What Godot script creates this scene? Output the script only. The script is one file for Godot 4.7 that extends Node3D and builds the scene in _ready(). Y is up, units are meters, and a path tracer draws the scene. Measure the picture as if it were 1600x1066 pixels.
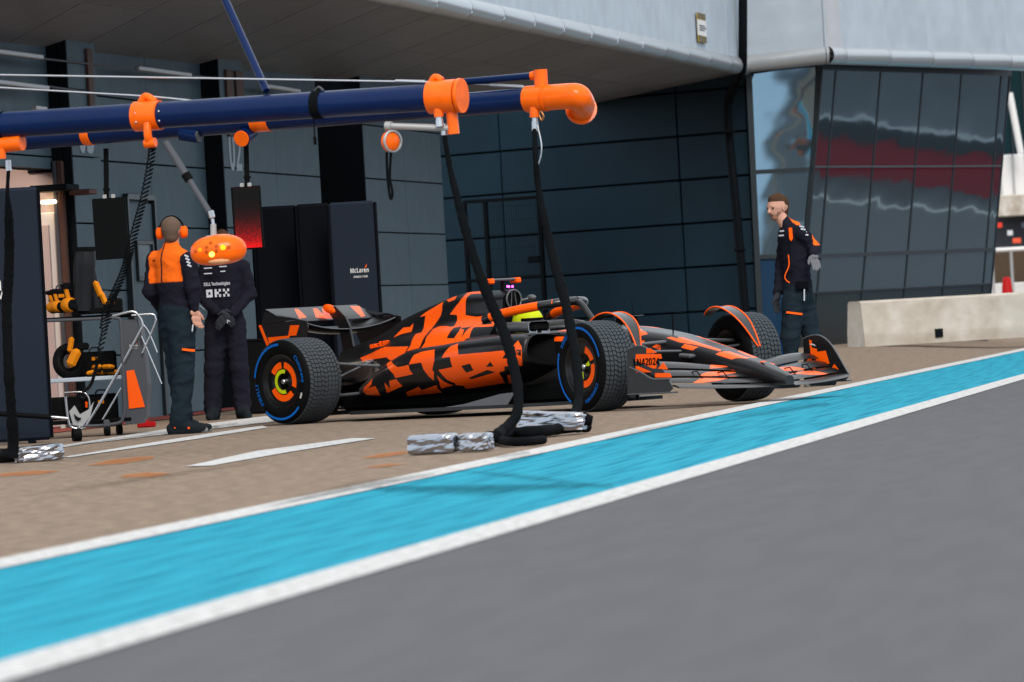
extends Node3D
# Pit lane of a race circuit: a race car leaving its garage under grey light.

const FOCAL := 9700.0
const EYE := 0.71
var lens_basis: Basis
var M := {}
var taken := {}

func _ready() -> void:
	# ---- camera, sky, sun, exposure
	lens_basis = Basis(Vector3.RIGHT, deg_to_rad(-0.1326)) * Basis(Vector3.BACK, deg_to_rad(-3.262))
	var cam := Camera3D.new()
	cam.name = "camera"
	cam.fov = 6.29
	cam.near = 0.5
	cam.far = 900.0
	cam.transform = Transform3D(lens_basis, Vector3(0, EYE, 0))
	var attr := CameraAttributesPhysical.new()
	attr.frustum_focal_length = 218.3
	attr.frustum_focus_distance = 50.0
	attr.frustum_near = 0.5
	attr.frustum_far = 900.0
	attr.exposure_aperture = 7.0
	cam.attributes = attr
	add_child(cam)
	cam.make_current()
	var env := Environment.new()
	env.background_mode = Environment.BG_SKY
	var sm := ProceduralSkyMaterial.new()
	sm.sky_top_color = Color(0.87, 0.885, 0.90)
	sm.sky_horizon_color = Color(0.78, 0.85, 0.91)
	sm.sky_curve = 0.25
	sm.ground_bottom_color = Color(0.2, 0.2, 0.2)
	sm.ground_horizon_color = Color(0.4, 0.42, 0.45)
	sm.sky_energy_multiplier = 1.0
	var sky := Sky.new()
	sky.sky_material = sm
	env.sky = sky
	env.tonemap_mode = Environment.TONE_MAPPER_LINEAR
	env.tonemap_exposure = 1.8
	env.sdfgi_enabled = true
	env.ssao_enabled = true
	env.ssil_enabled = true
	var we := WorldEnvironment.new()
	we.name = "environment"
	we.environment = env
	add_child(we)
	var sun := DirectionalLight3D.new()
	sun.name = "sun"
	sun.light_energy = 0.5
	sun.light_angular_distance = 25.0
	sun.light_color = Color(1.0, 0.97, 0.93)
	sun.shadow_enabled = true
	sun.rotation_degrees = Vector3(-40, 14, 0)
	add_child(sun)
	materials()
	build_ground()
	build_garage()
	build_end_wall()
	build_glass_hall()
	build_surroundings()
	build_car()
	build_booms()
	build_hoses()
	build_boards()
	build_trolley()
	build_people()

# ---------------------------------------------------------------- sight lines: a picture position and a depth give a place
func ray(px: float, py: float) -> Vector3:
	var d := lens_basis * Vector3((px - 800.0) / FOCAL, (533.0 - py) / FOCAL, -1.0)
	return d / -d.z

func P(px: float, py: float, depth: float) -> Vector3:
	return Vector3(0, EYE, 0) + ray(px, py) * depth

const LINE_A := Vector2(-1.819, 21.563)
const LINE_DIR := Vector2(0.13662, 0.99062)
func rise(x: float, depth: float) -> float:
	# the apron climbs gently towards the buildings beyond the car
	var d := (LINE_A.x - x) * LINE_DIR.y - (LINE_A.y - depth) * LINE_DIR.x
	return 0.0062 * maxf(0.0, depth - 60.0) * smoothstep(0.0, 2.5, d) if depth < 130.0 else 0.434 * smoothstep(0.0, 2.5, d)

func G(px: float, py: float, up := 0.0) -> Vector3:
	var d := ray(px, py)
	var y := 0.0
	var p := Vector3.ZERO
	for i in 8:
		p = Vector3(0, EYE, 0) + d * ((y - EYE) / d.y)
		y = rise(p.x, -p.z) * 0.7 + y * 0.3
	p.y += up
	return p

# ---------------------------------------------------------------- naming and describing
func numbered(called: String) -> String:
	var n: int = taken.get(called, 0)
	taken[called] = n + 1
	return called if n == 0 else "%s_%03d" % [called, n]

func tag(o: Node, label: String, category: String, group := "", kind := "") -> Node:
	if label: o.set_meta("label", label)
	if category: o.set_meta("category", category)
	if group: o.set_meta("group", group)
	if kind: o.set_meta("kind", kind)
	return o

func thing(called: String, label: String, category: String, at := Vector3.ZERO, turn := 0.0, group := "") -> Node3D:
	var o := Node3D.new()
	o.name = numbered(called)
	add_child(o)
	o.position = at
	o.rotation.y = turn
	tag(o, label, category, group)
	return o

# ---------------------------------------------------------------- mesh building
class MB:
	var st := SurfaceTool.new()
	func _init() -> void:
		st.begin(Mesh.PRIMITIVE_TRIANGLES)
		st.set_smooth_group(-1)
	func smooth(on := true) -> MB:
		st.set_smooth_group(0 if on else -1)
		return self
	func tri(a: Vector3, b: Vector3, c: Vector3) -> void:
		for v: Vector3 in [a, c, b]: st.add_vertex(v)
	func quad(a: Vector3, b: Vector3, c: Vector3, d: Vector3) -> void:
		tri(a, b, c)
		tri(a, c, d)
	func triuv(a: Vector3, b: Vector3, c: Vector3, ua: Vector2, ub: Vector2, uc: Vector2) -> void:
		st.set_uv(ua); st.add_vertex(a)
		st.set_uv(uc); st.add_vertex(c)
		st.set_uv(ub); st.add_vertex(b)
	func box(c: Vector3, s: Vector3, b := Basis.IDENTITY, bevel := 0.0) -> MB:
		var h := s / 2.0
		var e := minf(bevel, minf(h.x, minf(h.y, h.z)) * 0.9)
		if e <= 0.0:
			for ax in 3:
				for sg: float in [-1.0, 1.0]:
					var n := Vector3.ZERO; n[ax] = sg
					var u := Vector3.ZERO; u[(ax + 1) % 3] = 1.0
					var v := n.cross(u)
					var p := [(n - u - v) * h, (n + u - v) * h, (n + u + v) * h, (n - u + v) * h]
					quad(c + b * p[0], c + b * p[1], c + b * p[2], c + b * p[3])
			return self
		for ax in 3:
			for sg: float in [-1.0, 1.0]:
				var n := Vector3.ZERO; n[ax] = sg
				var u := Vector3.ZERO; u[(ax + 1) % 3] = 1.0
				var v := n.cross(u)
				var hu := h[(ax + 1) % 3] - e
				var hv := h[(ax + 2) % 3] - e
				var q := []
				for k: Vector2 in [Vector2(-1, -1), Vector2(1, -1), Vector2(1, 1), Vector2(-1, 1)]:
					q.append(c + b * (n * h[ax] + u * hu * k.x + v * hv * k.y))
				quad(q[0], q[1], q[2], q[3])
		for ax in 3:   # edges along ax
			var i := (ax + 1) % 3
			var j := (ax + 2) % 3
			for si: float in [-1.0, 1.0]:
				for sj: float in [-1.0, 1.0]:
					var p0 := Vector3.ZERO; p0[i] = si * h[i]; p0[j] = sj * (h[j] - e)
					var p1 := Vector3.ZERO; p1[i] = si * (h[i] - e); p1[j] = sj * h[j]
					var l := Vector3.ZERO; l[ax] = h[ax] - e
					if si * sj > 0.0: quad(c + b * (p0 - l), c + b * (p1 - l), c + b * (p1 + l), c + b * (p0 + l))
					else: quad(c + b * (p0 - l), c + b * (p0 + l), c + b * (p1 + l), c + b * (p1 - l))
		for sx: float in [-1.0, 1.0]:
			for sy: float in [-1.0, 1.0]:
				for sz: float in [-1.0, 1.0]:
					var s3 := Vector3(sx, sy, sz)
					var a := c + b * (s3 * Vector3(h.x, h.y - e, h.z - e))
					var d := c + b * (s3 * Vector3(h.x - e, h.y, h.z - e))
					var f := c + b * (s3 * Vector3(h.x - e, h.y - e, h.z))
					if sx * sy * sz > 0.0: tri(a, d, f)
					else: tri(a, f, d)
		return self
	func bar(a: Vector3, c: Vector3, w: float, t: float, up := Vector3.UP, bevel := 0.0) -> MB:
		var x := (c - a).normalized()
		var z := x.cross(up).normalized()
		var y := z.cross(x)
		return box((a + c) / 2.0, Vector3((c - a).length(), w, t), Basis(x, y, z), bevel)
	func tube(p: Array, r: Variant, sides := 10, caps := true) -> MB:
		st.set_smooth_group(0)
		var n := p.size()
		var last := Vector3.UP
		var rings := []
		for i in n:
			var d: Vector3 = ((p[mini(i + 1, n - 1)] as Vector3) - (p[maxi(i - 1, 0)] as Vector3)).normalized()
			if i == 0: last = d.cross(Vector3.UP if absf(d.y) < 0.9 else Vector3.RIGHT).normalized()
			var u := (last - d * last.dot(d)).normalized()
			last = u
			var v := d.cross(u)
			var rr: float = r[i] if r is Array else r
			var ring := []
			for k in sides:
				var a := TAU * k / sides
				ring.append((p[i] as Vector3) + (u * cos(a) + v * sin(a)) * rr)
			rings.append(ring)
		for i in n - 1:
			for k in sides:
				quad(rings[i][k], rings[i][(k + 1) % sides], rings[i + 1][(k + 1) % sides], rings[i + 1][k])
		if caps:
			st.set_smooth_group(-1)
			for k in range(1, sides - 1):
				tri(rings[0][0], rings[0][k + 1], rings[0][k])
				tri(rings[n - 1][0], rings[n - 1][k], rings[n - 1][k + 1])
		return self
	func lathe(prof: Array, t: Transform3D, sides := 24, from := 0.0, to := TAU) -> MB:
		# profile points (radius, height along local y)
		for i in prof.size() - 1:
			var a: Vector2 = prof[i]
			var c: Vector2 = prof[i + 1]
			for k in sides:
				var t0 := from + (to - from) * k / sides
				var t1 := from + (to - from) * (k + 1) / sides
				var q := [Vector3(a.x * cos(t0), a.y, a.x * sin(t0)), Vector3(c.x * cos(t0), c.y, c.x * sin(t0)), Vector3(c.x * cos(t1), c.y, c.x * sin(t1)), Vector3(a.x * cos(t1), a.y, a.x * sin(t1))]
				if a.x > 1e-6: tri(t * q[0], t * q[1], t * q[3])
				if c.x > 1e-6: tri(t * q[3], t * q[1], t * q[2])
		return self
	func prism(poly: PackedVector2Array, t: Transform3D, depth: float) -> MB:
		# polygon in local xy, thickness along local z, centred
		var p := poly
		if not Geometry2D.is_polygon_clockwise(p):
			pass
		else:
			p = poly.duplicate()
			p.reverse()
		var ix := Geometry2D.triangulate_polygon(p)
		var h := depth / 2.0
		for i in range(0, ix.size(), 3):
			var a := p[ix[i]]; var b := p[ix[i + 1]]; var c := p[ix[i + 2]]
			if (b - a).cross(c - a) < 0.0:
				var s := b; b = c; c = s
			tri(t * Vector3(a.x, a.y, h), t * Vector3(b.x, b.y, h), t * Vector3(c.x, c.y, h))
			tri(t * Vector3(a.x, a.y, -h), t * Vector3(c.x, c.y, -h), t * Vector3(b.x, b.y, -h))
		for i in p.size():
			var a := p[i]; var b := p[(i + 1) % p.size()]
			quad(t * Vector3(a.x, a.y, -h), t * Vector3(b.x, b.y, -h), t * Vector3(b.x, b.y, h), t * Vector3(a.x, a.y, h))
		return self
	func grid(g: Array, uv := false, flip := false, uvs := []) -> MB:
		# rows of points, smooth
		st.set_smooth_group(0)
		var nu := g.size()
		var nv: int = g[0].size()
		for i in nu - 1:
			for j in nv - 1:
				var a: Vector3 = g[i][j]; var b: Vector3 = g[i + 1][j]; var c: Vector3 = g[i + 1][j + 1]; var d: Vector3 = g[i][j + 1]
				if uv:
					var ua: Vector2; var ub: Vector2; var uc: Vector2; var ud: Vector2
					if uvs: ua = uvs[i][j]; ub = uvs[i + 1][j]; uc = uvs[i + 1][j + 1]; ud = uvs[i][j + 1]
					else:
						ua = Vector2(float(i) / (nu - 1), float(j) / (nv - 1)); ub = Vector2(float(i + 1) / (nu - 1), ua.y)
						uc = Vector2(ub.x, float(j + 1) / (nv - 1)); ud = Vector2(ua.x, uc.y)
					if flip: triuv(a, c, b, ua, uc, ub); triuv(a, d, c, ua, ud, uc)
					else: triuv(a, b, c, ua, ub, uc); triuv(a, c, d, ua, uc, ud)
				elif flip: tri(a, c, b); tri(a, d, c)
				else: tri(a, b, c); tri(a, c, d)
		return self
	func ball(c: Vector3, r: Vector3, b := Basis.IDENTITY, n := 12) -> MB:
		st.set_smooth_group(0)
		var g := []
		for i in n + 1:
			var row := []
			for j in 2 * n + 1:
				var th := PI * i / n
				var ph := TAU * j / (2 * n)
				row.append(c + b * (Vector3(sin(th) * cos(ph), cos(th), sin(th) * sin(ph)) * r))
			g.append(row)
		for i in n:
			for j in 2 * n:
				if i > 0: tri(g[i][j], g[i][j + 1], g[i + 1][j + 1])
				if i < n - 1: tri(g[i][j], g[i + 1][j + 1], g[i + 1][j])
		return self

func done(mb: MB, called: String, material: Material, parent: Node = null) -> MeshInstance3D:
	mb.st.generate_normals()
	var o := MeshInstance3D.new()
	o.mesh = mb.st.commit()
	o.material_override = material
	if parent == null:
		o.name = numbered(called)
		add_child(o)
	else:
		o.name = called
		parent.add_child(o, true)
	return o

func lettering(text: String, high: float, called: String, material: Material, parent: Node, at: Transform3D, font_name := "Droid Sans", deep := 0.002, squeeze := 1.0, bold := false) -> MeshInstance3D:
	# letters lie in the xy plane of the transform, centred
	var tm := TextMesh.new()
	var f := SystemFont.new()
	f.font_names = PackedStringArray([font_name])
	if bold: f.font_weight = 700
	tm.font = f
	tm.text = text
	tm.font_size = 64
	tm.pixel_size = high / 46.0
	tm.depth = deep
	tm.curve_step = 4.0
	var o := MeshInstance3D.new()
	o.mesh = tm
	o.material_override = material
	o.name = called
	o.transform = at * Transform3D(Basis.from_scale(Vector3(squeeze, 1, 1)), Vector3.ZERO)
	parent.add_child(o, true)
	return o

func smooth_path(pts: Array, per := 6) -> Array:
	var out := []
	var n := pts.size()
	for i in n - 1:
		for k in per:
			out.append((pts[i] as Vector3).cubic_interpolate(pts[i + 1], pts[maxi(i - 1, 0)], pts[mini(i + 2, n - 1)], float(k) / per))
	out.append(pts[n - 1])
	return out

# ---------------------------------------------------------------- materials
func noise_tex(freq: float, seed_: int, lo: Color, hi: Color, size := 512, octaves := 4, kind := FastNoiseLite.TYPE_SIMPLEX_SMOOTH, mid := 0.5, normal := false, bump := 4.0) -> NoiseTexture2D:
	var t := NoiseTexture2D.new()
	var n := FastNoiseLite.new()
	n.seed = seed_
	n.frequency = freq
	n.noise_type = kind
	n.fractal_octaves = octaves
	t.width = size
	t.height = size
	t.seamless = true
	t.noise = n
	if normal:
		t.as_normal_map = true
		t.bump_strength = bump
	else:
		var g := Gradient.new()
		g.set_color(0, lo)
		g.set_color(1, hi)
		if mid != 0.5: g.add_point(mid, lo.lerp(hi, 0.5))
		t.color_ramp = g
	return t

func mat(col: Color, rough := 0.6, metal := 0.0, tex: Texture2D = null, scale := 1.0, world := true) -> StandardMaterial3D:
	var m := StandardMaterial3D.new()
	m.albedo_color = col
	m.roughness = rough
	m.metallic = metal
	m.metallic_specular = 0.22 if metal < 0.1 else 0.5
	if tex:
		m.albedo_texture = tex
		m.uv1_triplanar = true
		m.uv1_world_triplanar = world
		m.uv1_scale = Vector3.ONE * scale
	return m

func bumped(m: StandardMaterial3D, t: Texture2D, cm: float) -> StandardMaterial3D:
	m.heightmap_enabled = true
	m.heightmap_texture = t
	m.heightmap_scale = cm
	return m

func grey(v: float) -> Color: return Color(v, v, v)

func materials() -> void:
	var fine := noise_tex(0.06, 3, grey(0.62), grey(1.0), 512, 5)
	var cloud := noise_tex(0.012, 5, grey(0.9), grey(1.0), 512, 5)
	var speck := noise_tex(0.25, 9, grey(0.42), grey(1.0), 512, 3)
	var cloth := noise_tex(0.03, 12, grey(0.0), grey(1.0), 256, 4)
	M.fine = fine
	# ground
	M.apron = mat(Color(0.86, 0.775, 0.695), 0.92, 0, noise_tex(0.02, 21, Color(0.66, 0.66, 0.68), Color(1, 0.99, 0.97), 1024, 6), 0.35)
	M.apron.detail_enabled = true
	M.apron.detail_blend_mode = BaseMaterial3D.BLEND_MODE_MUL
	M.apron.detail_albedo = speck
	M.asphalt = mat(Color(0.51, 0.515, 0.535), 0.9)
	M.asphalt.albedo_texture = noise_tex(0.014, 22, grey(0.94), grey(1.0), 1024, 6)
	M.asphalt.uv1_scale = Vector3(0.16, 0.45, 1)
	M.asphalt_grit = speck
	for g: String in ["apron", "asphalt"]: M[g].metallic_specular = 0.04
	bumped(M.apron, speck, 0.25)
	M.white_paint = mat(Color(0.86, 0.86, 0.86), 0.7, 0, noise_tex(0.04, 23, grey(0.5), grey(1.0), 512, 6, FastNoiseLite.TYPE_SIMPLEX_SMOOTH, 0.25), 0.8)
	M.white_paint.metallic_specular = 0.05
	M.orange_paint = mat(Color(0.80, 0.46, 0.16, 0.75), 0.8, 0, noise_tex(0.05, 24, Color(0.8, 0.8, 0.8, 0.0), Color(1, 1, 1, 1.0), 512, 6), 1.4)
	M.orange_paint.transparency = BaseMaterial3D.TRANSPARENCY_ALPHA
	M.orange_paint.metallic_specular = 0.05
	M.red_paint = mat(Color(0.52, 0.26, 0.24), 0.85, 0, cloud, 0.8)
	# buildings
	M.panel = [mat(Color(0.295, 0.365, 0.405), 0.55, 0, cloud, 0.45), mat(Color(0.305, 0.372, 0.412), 0.55, 0, cloud, 0.37), mat(Color(0.285, 0.355, 0.395), 0.55, 0, cloud, 0.41)]
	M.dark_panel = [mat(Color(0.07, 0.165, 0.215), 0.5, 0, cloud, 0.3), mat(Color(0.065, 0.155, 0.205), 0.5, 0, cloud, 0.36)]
	M.black_metal = mat(Color(0.05, 0.065, 0.08), 0.45, 0.0)
	M.reveal = mat(Color(0.07, 0.09, 0.105), 0.7)
	M.soffit = [mat(Color(0.50, 0.505, 0.515), 0.38, 0, cloud, 0.2), mat(Color(0.485, 0.49, 0.50), 0.38, 0, cloud, 0.25)]
	M.fascia = [mat(Color(0.67, 0.715, 0.76), 0.4, 0, cloud, 0.3), mat(Color(0.68, 0.725, 0.77), 0.4, 0, cloud, 0.26), mat(Color(0.70, 0.705, 0.73), 0.4, 0, cloud, 0.3)]
	M.edge = mat(Color(0.62, 0.64, 0.66), 0.3, 0.35)
	M.brown = mat(Color(0.40, 0.30, 0.27), 0.6, 0, fine, 2.0)
	M.pale_metal = mat(Color(0.62, 0.62, 0.62), 0.4, 0.3)
	M.glass = mat(Color(0.47, 0.56, 0.61), 0.04, 0.92)
	M.frame = mat(Color(0.085, 0.125, 0.15), 0.4, 0.2)
	M.concrete = mat(Color(0.80, 0.79, 0.77), 0.9, 0, noise_tex(0.006, 31, Color(0.74, 0.70, 0.65), grey(1.0), 512, 6), 0.6)
	M.inner_wall = mat(Color(0.72, 0.67, 0.665), 0.7)
	M.white = mat(Color(0.82, 0.82, 0.82), 0.5)
	M.number = mat(Color(0.58, 0.62, 0.65), 0.6)
	# car
	M.carbon = mat(Color(0.06, 0.063, 0.07), 0.34, 0, null)
	M.carbon.metallic_specular = 0.4
	coat(M.carbon, 0.5, 0.2)
	M.matt_black = mat(Color(0.055, 0.058, 0.062), 0.6)
	M.car_orange = mat(Color(1.0, 0.36, 0.02), 0.4)
	coat(M.car_orange, 0.15, 0.12)
	M.rubber = mat(Color(0.30, 0.33, 0.355), 0.62, 0, fine, 9.0, false)
	M.groove = mat(Color(0.04, 0.043, 0.047), 0.9)
	M.side_rubber = mat(Color(0.065, 0.068, 0.072), 0.55)
	M.tyre_blue = mat(Color(0.05, 0.38, 0.72), 0.6)
	M.tyre_white = mat(Color(0.75, 0.75, 0.72), 0.6)
	M.rim = mat(Color(0.06, 0.062, 0.066), 0.3, 0.3)
	M.lime = mat(Color(0.74, 0.80, 0.08), 0.45)
	M.steel = mat(Color(0.72, 0.73, 0.75), 0.25, 0.9)
	M.grey_carbon = mat(Color(0.30, 0.31, 0.33), 0.35, 0.1)
	M.visor = mat(Color(0.03, 0.03, 0.04), 0.08)
	M.skin = mat(Color(0.78, 0.55, 0.45), 0.55)
	M.light_pink = lamp(Color(1.0, 0.25, 0.85), 6.0)
	# boom and pit kit
	M.boom_blue = mat(Color(0.02, 0.125, 0.30), 0.3, 0.0, noise_tex(0.01, 41, grey(0.85), grey(1), 256, 4), 0.5)
	coat(M.boom_blue, 0.12, 0.1)
	M.boom_orange = mat(Color(1.0, 0.42, 0.03), 0.38, 0, noise_tex(0.02, 42, Color(0.88, 0.85, 0.8), grey(1), 256, 4), 1.5)
	coat(M.boom_orange, 0.3, 0.15)
	M.hose = mat(Color(0.055, 0.065, 0.075), 0.85)
	bumped(M.hose, cloth, 0.6)
	M.hose.uv1_triplanar = true
	M.hose.uv1_world_triplanar = true
	M.hose.uv1_scale = Vector3.ONE * 6.0
	M.foil = mat(Color(0.64, 0.65, 0.68), 0.15, 1.0)
	M.wire = mat(Color(0.75, 0.76, 0.78), 0.3, 0.8)
	M.board = mat(Color(0.055, 0.06, 0.065), 0.5)
	M.fabric_board = mat(Color(0.14, 0.17, 0.22), 0.85, 0, noise_tex(0.3, 44, grey(0.86), grey(1), 256, 2), 3.0)
	M.fabric_dark = mat(Color(0.06, 0.07, 0.095), 0.85, 0, noise_tex(0.3, 45, grey(0.8), grey(1), 256, 2), 3.0)  # shaded copy of the screen fabric, also used for trim and pouch
	M.tool_yellow = mat(Color(0.80, 0.48, 0.07), 0.45)
	M.tool_black = mat(Color(0.06, 0.063, 0.067), 0.45)
	M.red = mat(Color(0.62, 0.07, 0.08), 0.5)
	M.grey_plastic = mat(Color(0.30, 0.31, 0.335), 0.5)
	M.amber = lamp(Color(1.0, 0.55, 0.05), 1.3)
	M.amber_dim = lamp(Color(1.0, 0.45, 0.03), 0.7)
	M.yellow_lamp = lamp(Color(1.0, 0.85, 0.3), 2.2)
	M.lens_off = mat(Color(0.66, 0.28, 0.06), 0.2)
	M.painted_pane = mat(Color(0.10, 0.20, 0.30), 0.2)  # dark blue mirror image of the lowest pane, put into the colour
	# people: vertex colours
	M.person = mat(Color.WHITE, 0.8)
	M.person.vertex_color_use_as_albedo = true
	bumped(M.person, cloth, 0.35)
	M.person.uv1_triplanar = true
	M.person.uv1_world_triplanar = true
	M.person.uv1_scale = Vector3.ONE * 2.0
	for k: String in ["hose", "person", "matt_black", "board", "fabric_dark", "tool_black", "side_rubber", "groove", "reveal", "black_metal"]: M[k].metallic_specular = 0.12
	M.dull_glass = mat(Color(0.30, 0.36, 0.40), 0.2)

func lamp(c: Color, e: float) -> StandardMaterial3D:
	var m := mat(c, 0.4)
	m.emission_enabled = true
	m.emission = c
	m.emission_energy_multiplier = e
	return m

func coat(m: StandardMaterial3D, amount: float, rough: float) -> StandardMaterial3D:
	m.clearcoat_enabled = true
	m.clearcoat = amount
	m.clearcoat_roughness = rough
	return m

# ---------------------------------------------------------------- ground
func lane(s: float, d: float, y := 0.0) -> Vector3:
	var p := LINE_A + LINE_DIR * s - Vector2(LINE_DIR.y, -LINE_DIR.x) * d
	return Vector3(p.x, y, -p.y)

func strip(called: String, m: Material, d0: float, d1: float, y: float, su := 0.25, sv := 1.0, s0 := -60.0, s1 := 420.0, wob := 0.0) -> MeshInstance3D:
	var b := MB.new()
	var n := 96
	for i in n:
		# shorter pieces near the eye
		var a := s0 + (s1 - s0) * pow(float(i) / n, 1.6)
		var c := s0 + (s1 - s0) * pow(float(i + 1) / n, 1.6)
		var w0 := sin(a * 1.7) * wob + sin(a * 4.1) * wob * 0.6
		var w1 := sin(c * 1.7) * wob + sin(c * 4.1) * wob * 0.6
		var p := [lane(a, d0 + w0, y), lane(a, d1 + w0 * 0.5, y), lane(c, d1 + w1 * 0.5, y), lane(c, d0 + w1, y)]
		var u := [Vector2(a * su, d0 * sv), Vector2(a * su, d1 * sv), Vector2(c * su, d1 * sv), Vector2(c * su, d0 * sv)]
		b.triuv(p[0], p[1], p[2], u[0], u[1], u[2])
		b.triuv(p[0], p[2], p[3], u[0], u[2], u[3])
	var o := done(b, called, m)
	o.set_meta("kind", "structure")
	return o

func flat_mark(called: String, m: Material, pts: Array, label: String, up := 0.005) -> void:
	var b := MB.new()
	var v := []
	for p: Vector2 in pts: v.append(G(p.x, p.y, up))
	for i in range(1, v.size() - 1): b.tri(v[0], v[i], v[i + 1])
	var o := done(b, called, m)
	o.set_meta("kind", "structure")
	o.set_meta("label", label)

func build_ground() -> void:
	for k: String in ["apron", "asphalt"]:
		var m: StandardMaterial3D = M[k]
		m.detail_enabled = true
		m.detail_blend_mode = BaseMaterial3D.BLEND_MODE_MUL
		m.detail_albedo = M.asphalt_grit if k == "apron" else noise_tex(0.28, 19, grey(0.40), grey(1.08), 512, 3)
		m.detail_uv_layer = BaseMaterial3D.DETAIL_UV_2
		m.uv2_triplanar = true
		m.uv2_world_triplanar = true
		m.uv2_scale = Vector3.ONE * (2.2 if k == "asphalt" else 1.1)
	var b := MB.new()
	var ss := [-120.0, -40.0, 0.0, 20.0, 30.0, 36.0, 40.0, 46.0, 52.0, 58.0, 64.0, 70.0, 78.0, 90.0, 110.0, 160.0, 260.0, 700.0]
	var dd := [400.0, 120.0, 40.0, 20.0, 10.0, 5.0, 2.5, 2.0, 1.5, 1.0, 0.5, 0.0, -1.0, -40.0, -400.0]
	var g := []
	for s: float in ss:
		var row := []
		for d: float in dd:
			var p := lane(s, d)
			p.y = rise(p.x, -p.z)
			row.append(p)
		g.append(row)
	b.grid(g, false, false)
	var o := done(b, "ground", M.apron)
	tag(o, "tan concrete apron in front of the garages", "ground", "", "structure")
	# pit road, blue band and white lines, sheets 4 mm above one another
	M.blue_paint = mat(Color(0.22, 0.685, 0.79), 0.62)
	M.blue_paint.metallic_specular = 0.05
	var st := noise_tex(0.012, 51, Color(0.42, 0.62, 0.70), Color(1, 1, 1), 1024, 6, FastNoiseLite.TYPE_SIMPLEX_SMOOTH, 0.3)
	st.color_ramp.set_color(0, Color(0.30, 0.42, 0.47))
	st.color_ramp.add_point(0.40, Color(0.80, 0.90, 0.93))
	st.color_ramp.add_point(0.52, Color(1, 1, 1))
	M.blue_paint.albedo_texture = st
	M.blue_paint.uv1_scale = Vector3(0.10, 3.2, 1)
	M.blue_paint.detail_enabled = true
	M.blue_paint.detail_blend_mode = BaseMaterial3D.BLEND_MODE_MUL
	M.blue_paint.detail_albedo = noise_tex(0.09, 52, grey(0.68), grey(1.0), 512, 5)
	M.blue_paint.detail_uv_layer = BaseMaterial3D.DETAIL_UV_2
	M.blue_paint.uv2_triplanar = true
	M.blue_paint.uv2_world_triplanar = true
	M.blue_paint.uv2_scale = Vector3.ONE * 1.5
	bumped(M.blue_paint, M.asphalt_grit, 0.15)
	tag(strip("pit_road", M.asphalt, -1.7, -70.0, 0.004), "grey asphalt pit road beside the blue band", "road")
	tag(strip("blue_band", M.blue_paint, -0.12, -1.7, 0.004), "bright blue painted band between two white lines", "marking")
	tag(strip("white_line", M.white_paint, 0.0, -0.22, 0.008, 0.25, 1.0, -60.0, 420.0, 0.003), "white line between tan apron and blue band", "marking")
	tag(strip("white_line", M.white_paint, -11.8, -12.1, 0.008), "white edge line along the foot of the pit wall", "marking")
	tag(strip("white_line", M.white_paint, -1.58, -1.79, 0.008, 0.25, 1.0, -60.0, 420.0, 0.004), "white line between blue band and grey road", "marking")
	flat_mark("white_dash", M.white_paint, [Vector2(290, 730), Vector2(330, 729), Vector2(455, 707), Vector2(588, 686), Vector2(550, 686), Vector2(400, 706)], "white tapering dash painted on the tan apron")
	flat_mark("thin_white_line", M.white_paint, [Vector2(100, 715), Vector2(108, 716), Vector2(300, 688), Vector2(418, 669), Vector2(410, 666), Vector2(290, 684)], "thin white line passing under the orange and black shoes")
	flat_mark("thin_white_line", M.white_paint, [Vector2(60, 703), Vector2(70, 704), Vector2(260, 676), Vector2(420, 655), Vector2(600, 640), Vector2(598, 638), Vector2(415, 651), Vector2(255, 672)], "thin white line passing between the two standing crew members")
	for a in [[[134, 729], [190, 726], [238, 718], [242, 714], [215, 715], [170, 720]], [[0, 746], [60, 743], [96, 737], [60, 736], [0, 741]], [[185, 748], [240, 747], [268, 741], [230, 739], [195, 743]], [[562, 718], [600, 716], [642, 709], [630, 706], [590, 711]], [[566, 733], [600, 731], [640, 726], [610, 726], [585, 729]]]:
		var pts := []
		for q in a: pts.append(Vector2(q[0], q[1]))
		flat_mark("orange_mark", M.orange_paint, pts, "short faded orange mark painted on the tan apron")
	# rubber left by tyres
	var rub := mat(Color(0.05, 0.05, 0.055, 0.45), 0.95, 0, noise_tex(0.03, 58, Color(1, 1, 1, 0.0), Color(1, 1, 1, 0.8), 512, 5), 0.9)
	rub.metallic_specular = 0.05
	rub.transparency = BaseMaterial3D.TRANSPARENCY_ALPHA
	M.rub = rub
	for a in [[[570, 764], [590, 770], [740, 778], [960, 762], [955, 759], [740, 772]], [[700, 737], [720, 740], [800, 748], [962, 768], [960, 764], [810, 744]], [[600, 774], [612, 772], [626, 766], [604, 768]], [[790, 720], [800, 722], [852, 714], [846, 711]], [[770, 716], [778, 719], [830, 712], [826, 708]], [[1150, 652], [1160, 656], [1300, 634], [1290, 630]]]:
		var pts := []
		for q in a: pts.append(Vector2(q[0], q[1]))
		flat_mark("rubber_mark", rub, pts, "dark rubber streak left on the ground by tyres", 0.012)
	for a in [[[30, 777], [180, 760], [420, 722], [419, 720], [180, 756]], [[400, 800], [560, 760], [680, 745], [680, 742], [555, 756]], [[940, 690], [1010, 676], [1120, 655], [1118, 652], [1010, 672]]]:
		var pts := []
		for q in a: pts.append(Vector2(q[0], q[1]))
		flat_mark("rubber_mark", rub, pts, "dark rubber streak left on the ground by tyres", 0.012)

# ---------------------------------------------------------------- garage row
const BETA := 9.5
var wall0: Vector3
var wall_a: Vector3
var wall_n: Vector3

func W(u: float, w: float, y: float) -> Vector3:
	return Vector3(wall0.x, 0, wall0.z) + wall_a * u + wall_n * w + Vector3.UP * y

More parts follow.
